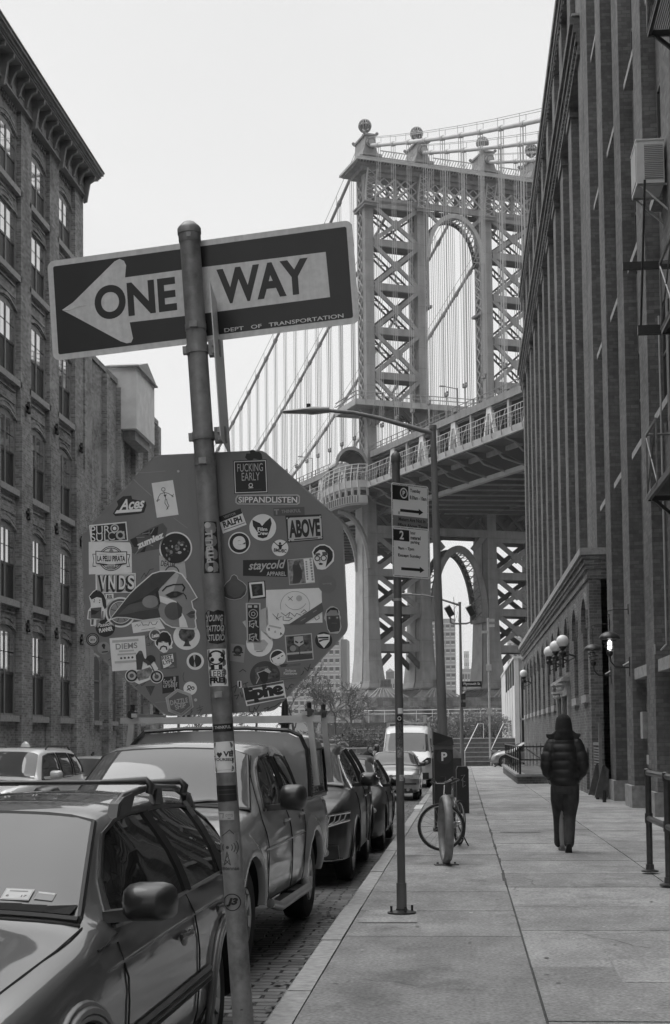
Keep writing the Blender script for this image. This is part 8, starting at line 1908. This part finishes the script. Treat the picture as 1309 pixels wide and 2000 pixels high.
# leaning wedge plates and wall grating
M_plate = mat('steel_plate', .085, .45, var=.35, scale=6)
for k, (y, lab) in enumerate(((38.1, 'farther of two tapered steel plates leaning at the foot of the warehouse wall'), (36.3, 'nearer of two tapered steel plates leaning at the foot of the warehouse wall'))):
    o = thing('steel_plate', lab, 'metal plate', (3.42, y, gz(y)), radians(8), 'tapered steel plates'); b = MB(M_plate)
    vs = [(-.16,-.02,.12),(.20,.02,.12),(.24,.06,.82),(.10,.06,.95),(.06,.04,.90)]; b.add(vs + [(x, y_+.03, z) for x, y_, z in vs], [(0,1,2,3,4), (9,8,7,6,5)] + [(i, 5+i, 5+(i+1) % 5, (i+1) % 5) for i in range(5)]); b.build('plate', o)
    b = MB(M_black); b.tube([(.1,.03,0),(.1,.03,.3)], .05, None, 8); b.build('foot', o)
o = thing('wall_grating', 'pale slatted metal grating leaning against the warehouse wall', 'grating', (3.58, 39.0, gz(39)), 0)
b = MB(mat('grating_metal', .17, .5, var=.2)); b.bb(0,.05,-.9,.9,.05,.12); b.bb(0,.05,-.9,.9,1.42,1.5); b.bb(0,.05,.82,.9,.12,1.42); b.bb(-.02,.06,-.98,-.88,.0,2.0); [b.bb(.01,.04,-.88,.82,.2+.075*k,.235+.075*k) for k in range(16)]; b.build('slats', o)
# ramp platform with railing
rp = thing('entrance_ramp', 'low brick entrance platform with a black railing in front of the annex', 'platform')
b = MB(M_brA); zr = gz(55); b.bb(1.95, AX-.005, 52.4, 71, -1, zr+.27); b.build('base', rp)
b = MB(mat('ramp_coping', .24, .7, var=.2, scale=5)); b.bb(1.88, 2.25, 52.33, 71.05, zr+.272, zr+.36); b.bb(2.251, AX-.01, 52.33, 52.7, zr+.272, zr+.36); b.build('coping', rp)
M_blk2 = mat('railing_black', .014, .4, var=.2)
b = MB(M_blk2)
for z in (1.0+.36, .52+.36): b.tube([(AX-.05,52.5,zr+z),(2.06,52.5,zr+z),(2.06,70.9,zr+z)], .032, None, 6)
b.build('handrail', rp)
y = 52.5; k = 0
while y < 71: b = MB(M_blk2); r_ = .032 if k else .045; b.tube([(2.06,y,zr+.36),(2.06,y,zr+1.36)], r_, None, 6); b.build('baluster', rp); y += 2.2 if k else 2.2; k += 1
for x in (2.95, AX-.08): b = MB(M_blk2); b.tube([(x,52.5,zr+.36),(x,52.5,zr+1.36)], .035, None, 6); b.build('baluster', rp)
b = MB(M_alu); b.tube([(2.3,53.4,zr+1.3),(3.5,55.5,zr+.5)], .03, None, 6); b.build('ramp_handrail', rp)
# ================================================================ end of the street: steps, terrace, hedges
zt_ = gz(91); TZ = 1.45
b = MB(mat('pale_concrete', .30, .8, var=.2, scale=3)); n = 6
for k in range(n): b.bb(-.7, 3.4, 91.9 + .34*k, 96, zt_ - .05 + (TZ-zt_)*k/n + .0, zt_ + (TZ-zt_)*(k+1)/n - .005) if k < n-1 else b.bb(-.7, 3.4, 91.9+.34*k, 97, zt_+(TZ-zt_)*k/n-.05, TZ)
b = MB(mat('pale_concrete', .30)); 
for k in range(n): z1 = zt_ + (TZ-zt_)*(k+1)/n; b.bb(-.7, 3.4, 91.9+.34*k, 92.24+.34*k if k < n-1 else 97, zt_-.3, z1-.05, mat('step_riser', .12, .8, var=.2)); b.bb(-.74, 3.44, 91.86+.34*k, 92.25+.34*k if k < n-1 else 97, z1-.05, z1)
tag(b.build('steps'), 'wide pale concrete steps rising at the far end of the pavement', 'steps')
for k, (x, lab) in enumerate(((.1, 'left of two pale handrails on the steps'), (1.75, 'right of two pale handrails on the steps'))):
    b = MB(mat('pale_rail', .55, .4, var=.05)); b.tube([(x,91.8,zt_),(x,91.8,zt_+.95),(x+.9,94.0,TZ+.95),(x+1.25,94.0,TZ+.95),(x+1.25,94.0,TZ)], .03, None, 6); tag(b.build('handrail'), lab, 'handrail', 'handrails on the steps')
b = MB(M_dirt); b.bb(-30, -.7, 93.0, 97, -1, TZ-.55); b.bb(-60, 60, 97.0, 215, -1, TZ-.04); tag(b.build('terrace'), kind='structure')
def leafball(mb, c, rx, ry, rz_, n, size, m, rnd, zmin=-9, tilt=1):
    for i in range(n):
        while True:
            x, y, z = rnd.uniform(-1,1), rnd.uniform(-1,1), rnd.uniform(-1,1)
            if .35 < x*x+y*y+z*z < 1: break
        p = V((c[0]+x*rx, c[1]+y*ry, c[2]+z*rz_)); 
        if p.z < zmin: continue
        u = V((rnd.gauss(0,1), rnd.gauss(0,1), rnd.gauss(0,1))).normalized(); w_ = u.orthogonal().normalized(); s_ = size*rnd.uniform(.5,1.3)
        mb.add([p-u*s_-w_*s_*.35, p+u*s_-w_*s_*.3, p+u*s_*1.1+w_*s_*.35, p-u*s_*.8+w_*s_*.3], [(0,1,2,3)], m)
M_leaf = mat('hedge_leaf', .12, .8, var=.5, scale=3); M_leaf2 = mat('hedge_twig', .20, .8, var=.4, scale=3); M_leafd = mat('evergreen_leaf', .05, .7, var=.5, scale=3); M_bark = mat('bark', .10, .9, var=.3, scale=12)
rh_ = random.Random(21)
hx = [at(px, 1437, Y=99).x for px in (818, 852, 905, 948, 968)]
for k, (x, r_, lab) in enumerate(zip(hx, (1.0, 1.25, 1.35, 1.5, 1.2), ('leftmost rounded shrub right of the van, partly behind the pay station', 'rounded twiggy shrub directly behind the near lamp post base', 'rounded twiggy shrub behind the far lamp post', 'largest rounded twiggy shrub above the steps', 'rounded shrub touching the white building'))):
    o = thing('shrub', lab, 'shrub', (x, 99 + k*.3, TZ-.05), 0, 'rounded shrubs above the steps'); b = MB(M_leaf)
    leafball(b, (0,0,r_*.62), r_*1.15, r_, r_*.8, 1500, .05, M_leaf, rh_, .02); leafball(b, (0,0,r_*.66), r_*1.2, r_*1.05, r_*.85, 500, .07, M_leaf2, rh_, .02); b.build('foliage', o)
    b = MB(M_bark); [b.tube([(0,0,0),(r_*.8*cos(a)*q,r_*.8*sin(a)*q,r_*(.7+.5*rh_.random()))], [.03,.008], None, 4) for a, q in [(rh_.uniform(0,6.3), rh_.uniform(.2,1)) for _ in range(26)]]; b.build('stem', o)
def tree(name, label, x, y, z, h, spread, seed, twig=.012, group=None, depth=5, lean=0, trunk=.10, dens=3, leaf=None, nleaf=0):
    r = random.Random(seed); o = thing(name, label, 'tree', (x, y, z), r.uniform(0, 6), group); T_ = MB(M_bark); C_ = MB(M_bark)
    def grow(p, d, L, rad, k):
        q = p; pts = [p]; n = 3
        for i in range(n): d = (d + V((r.gauss(0,.13), r.gauss(0,.13), r.gauss(.04,.08)))).normalized(); q = q + d*L/n; pts.append(q)
        (T_ if k < 2 else C_).tube(pts, [rad*(1-.35*i/n) for i in range(n+1)], None, 6 if k < 2 else 4, cap=False)
        if k < depth:
            for i in range(dens + (1 if r.random() < .5 else 0)):
                a = r.uniform(.3, .85); ax = d.orthogonal().normalized(); ax.rotate(Matrix.Rotation(r.uniform(0, 2*pi), 3, d)); e = (d*cos(a) + ax*sin(a)*spread).normalized()
                s_ = pts[r.choice((1, 2, 3, 3))]; grow(s_, e, L*r.uniform(.55,.82), max(twig, rad*.55), k+1)
        elif nleaf and r.random() < .8:
            for i in range(nleaf): c = q + V((r.gauss(0,.2), r.gauss(0,.2), r.gauss(0,.2))); u = V((r.gauss(0,1), r.gauss(0,1), r.gauss(0,1))).normalized()*.06; w_ = u.orthogonal()*.6; C_.add([c-u, c+w_, c+u, c-w_], [(0,1,2,3)], leaf)
    grow(V((0,0,0)), V((lean,0,1)).normalized(), h*.32, trunk, 0)
    T_.build('trunk', o); C_.build('crown', o); return o
for k, (px, Y, h, lab) in enumerate(((578, 97, 7.2, 'leftmost bare tree beyond the pickup, beside the ornate post'), (615, 104, 6.6, 'bare many-twigged tree just right of the ornate post'), (655, 110, 6.6, 'bare tree before the pale housing tower'), (690, 118, 6.0, 'rightmost bare tree beside the bridge pier'), (500, 100, 6.5, 'bare tree seen in the gap under the stop sign'), (430, 98, 6.0, 'bare tree behind the foreground pole'), (380, 96, 5.6, 'bare tree beside the far end of the old brick building'))):
    tree('bare_tree', lab, at(px, 1437, Y=Y).x, Y, TZ-.8 if Y < 97 else TZ-.05, h, 1.25, 100+k, .02, 'bare trees at the end of the street', 5, 0, .10, 3, M_leaf2, 1)
for k, (px, Y, r_, z_, m, lab) in enumerate(((725,95,1.3,.9,M_leafd,'dark evergreen bush left of the white van'),(760,96,1.2,.9,M_leafd,'dark evergreen bush behind the white van roof'),(672,95,1.2,.8,M_leafd,'dark bush between the pickup rack and the bare trees'),(630,95,1.3,.8,M_leaf,'scrubby bush beneath the bare trees'),(585,95,1.2,.8,M_leafd,'dark bush just right of the ornate post'),(530,95,1.2,.8,M_leafd,'dark bush behind the ladder rack'),(470,95,1.2,.8,M_leafd,'dark bush behind the foreground pole'),(400,95,1.3,.8,M_leafd,'dark bush beside the signal box'),(350,95,1.2,.8,M_leafd,'dark bush at the corner of the old brick building'))):
    o = thing('bush', lab, 'bush', (at(px, 1437, Y=Y).x, Y, z_-.4), 0, 'low bushes at the end of the street'); b = MB(m)
    for j in range(3): leafball(b, (rh_.uniform(-.9,.9), rh_.uniform(-.4,.4), r_*rh_.uniform(.5,.9)), r_*rh_.uniform(.6,.9), r_*.7, r_*rh_.uniform(.5,.8), 520, .06, m if j < 2 else M_leaf, rh_, .02)
    b.build('foliage', o); b = MB(M_bark); b.tube([(0,0,0),(0,0,r_)], .04, None, 5); b.build('stem', o)
# rail fence and wooden rails in front of the bridge pier
def railfence(name, lab, x0, x1, y, z0, hts, posts, r_, m):
    o = thing(name, lab, 'fence'); b = MB(m); [b.tube([(x0,y,z0+h),(x1,y,z0+h)], r_, None, 5) for h in hts]; b.build('rail', o); n = int((x1-x0)/posts)
    for k in range(n+1): b = MB(m); b.tube([(x0+k*posts,y,z0),(x0+k*posts,y,z0+max(hts))], r_, None, 5); b.build('post', o)
x0, x1 = at(690, 1437, Y=170).x, at(985, 1437, Y=170).x
zf = at(800, 1401, Y=170).z; zg = at(800, 1387, Y=170).z
railfence('pipe_fence', 'pale pipe fence running in front of the stone bridge pier', x0, x1, 170, zf - .6, (zg-zf+.6, (zg-zf)*.5+.6), 1.9, .045, M_fence)
b = MB(mat('concrete_ledge', .07, .8, var=.2)); b.bb(x0-4, x1+6, 171, 174, -1, zf-.55); tag(b.build('ledge_wall'), 'low dark concrete ledge under the pipe fence', 'wall')
railfence('paling_fence', 'low weathered paling fence behind the van', at(690,1437,Y=140).x, at(830,1437,Y=140).x, 140, TZ, (.5,.9), .5, .05, mat('paling', .18, .8))
railfence('timber_rail', 'low pale timber rails left of the bending person', at(655,1437,Y=90).x, at(735,1437,Y=90).x, 90.5, gz(90), (1.2,.85), 1.3, .05, mat('timber', .22, .8))
# white gallery building
wb = thing('white_building', 'white building with a glazed front beyond the brick annex', 'building'); M_wb = mat('white_render', .62, .8, var=.08, scale=1)
b = MB(M_wb); X0 = 3.38; b.bb(X0, X0+.3, 93, 93.6, -1, 6.6); 
for y0_, y1_ in ((93.6,97),(98,102),(103,107),(108,112),(113,124)): b.bb(X0, X0+.3, y0_, y1_, -1, 6.6)
b.bb(X0, X0+.3, 93.6, 113, 4.9, 6.6); b.bb(X0, X0+.3, 93.6, 113, -1, 1.2); b.bb(X0+.02, X0+.3, 93.6, 113, 3.0, 3.15); b.bb(X0+.3, 16, 93.4, 94, 5.9, 6.4); b.bb(X0+.3, 16, 94.2, 124, 6.4, 6.6); b.bb(X0+.3, X0+.32, 93.4, 123, -1, 6.4); b.bb(X0-.05, X0+.6, 92.95, 124, 6.6, 6.75)
b.build('wall', wb)
for y0_ in (97, 102, 107, 112): b = MB(M_glass); b.bb(X0+.12, X0+.14, y0_, y0_+1, 1.2, 4.9); b.build('slot_window', wb)
b = MB(mat('shopfront_glass', .03, .05, ior=1.6, var=.4, scale=.7)); b.bb(X0+.33, 16, 93.7, 93.75, -1, 5.9); gl = b.build('shopfront', wb)
b = MB(mat('white_frame', .7, .5, var=0)); [b.bb(x, x+.09, 93.55, 93.7, -1, z_) for x, z_ in ((X0+.36,5.9),(X0+.95,2.6),(X0+1.55,5.9),(X0+2.3,2.6))]; b.bb(X0+.36, 9, 93.55, 93.7, 2.6, 2.72); b.bb(X0+.3, 9, 93.5, 93.69, -.5, -.3); b.build('frame', gl)
b = MB(mat('shop_lamp', .8, .4, var=0, emit=6)); b.bb(X0+1.0, X0+1.5, 93.2, 93.4, 4.05, 4.3); b.build('lit_lamp', wb)
b = MB(S_W); put_text(b, 'E', T((X0+1.95, 93.45, 3.15)) @ Matrix.Rotation(pi/2, 4, 'X'), .4, .62, M_wb, .05); b.build('wall_letter', wb)
tree('bare_tree', 'bare street tree whose branches reach left from behind the annex corner', 5.0, 88.3, gz(88), 7.5, 1.25, 61, .022, 'bare trees at the end of the street', 5, -.55, .13, 3)
# far bicycle by the steps
bk2 = copy_tree(bk); bk2.location = (at(966,1437,Y=88).x, 88.2, gz(88)); bk2.rotation_euler.z = radians(-75); bk2['label'] = 'far bicycle leaning by the concrete steps'
# ================================================================ distant towers
def tower(lab, px0, px1, pyt, Y, cols, rows, v, wv, zb0, side=0, wfrac=(.6,.45), band=False, tank=None, y_end=None):
    p0, p1 = at(px0, pyt, Y=Y), at(px1, pyt, Y=Y); W_ = p1.x-p0.x; H_ = p0.z
    o = thing('apartment_tower', lab, 'building', (p0.x, Y, GE-.7)); b = MB(mat('tower_%d' % int(v*1000), v, .8, var=.1, scale=.05)); b.bb(0, W_, 0, W_*.8, 0, H_)
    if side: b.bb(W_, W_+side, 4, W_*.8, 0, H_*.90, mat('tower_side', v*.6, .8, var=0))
    if band:
        m = mat('pale_band', .5, .8, var=0)
        for j in range(rows): z = H_ - 2 - (H_-zb0)*j/rows; b.bb(-.1, W_+.1, -.12, .2, z-.5, z-.2, m)
    b.build('wall', o)
    if tank: q = MB(M_bark); q.tube([(W_*tank,3,H_),(W_*tank,3,H_+4)], 2.4, None, 12); q.lathe([(2.6,4),(.1,6)], None, 12, c=(W_*tank,3,H_)); q.build('water_tank', o)
    src = None; cw, rh = W_/cols, (H_-zb0)/rows
    for j in range(rows):
        for i in range(cols):
            if src is None: q = MB(mat('far_window', .06, .2, var=0, spec=.6)); q.bb(0, cw*wfrac[0], -.15, .1, 0, rh*wfrac[1]); q.bb(0, cw*wfrac[0], -.17, -.152, -rh*.12, 0, mat('pale_band', .5)); c = src = q.build('window', o)
            else: c = src.copy(); COL.objects.link(c); c.parent = o
            c.location = ((i+.5-wfrac[0]/2)*cw, 0, H_-2.4-rh*j-rh*.5)
    return o
tower('wide pale-brick housing tower across the river, left of the bridge pier', 560, 664, 1222, 600, 9, 11, .30, .1, 10, 2.6, (.62,.42), True)
tower('striped housing tower seen through the bridge arch', 839, 889, 1205, 700, 5, 12, .22, .1, 12, 0, (.7,.35), True, .25)
tower('small far brick block with a rooftop tank between the bridge legs', 754, 771, 1322, 800, 4, 4, .28, .1, 12, 0, (.5,.4), False, .45)
tower('low far block right of the striped tower', 902, 935, 1303, 820, 6, 4, .24, .1, 12, 0, (.5,.4), True)
tower('far tower seen through the right-hand bracing of the bridge', 992, 1060, 1222, 900, 8, 8, .26, .1, 14, 0, (.5,.4), True)
tower('faint slim tower far beyond the bridge arch', 906, 916, 1270, 1500, 3, 8, .34, .1, 20, 0, (.5,.4), False)
tower('low pale block beyond the left bridge leg', 672, 690, 1352, 900, 4, 3, .3, .1, 12, 0, (.5,.4), False)
# river beyond the pier
b = MB(mat('river_water', .05, .12, var=.2, scale=.05)); b.add([(-2500,262,GE-.6),(2500,262,GE-.6),(2500,560,GE-.6),(-2500,560,GE-.6)], [(0,1,2,3)]); tag(b.build('water'), kind='structure')
# ================================================================ pale air between the street and the river
q = bpy.data.materials.new('haze_air'); q.use_nodes = True; t_ = q.node_tree
for n_ in list(t_.nodes):
    if n_.type == 'BSDF_PRINCIPLED': t_.nodes.remove(n_)
pv = t_.nodes.new('ShaderNodeVolumePrincipled'); pv.inputs['Color'].default_value = g3(.95); pv.inputs['Density'].default_value = .00022; pv.inputs['Anisotropy'].default_value = .3
t_.links.new(pv.outputs[0], [n_ for n_ in t_.nodes if n_.type == 'OUTPUT_MATERIAL'][0].inputs['Volume'])
hz = MB(q); hz.bb(-3100, 3100, -1600, 4600, GE - 1.8, 130); tag(hz.build('haze'), kind='stuff')
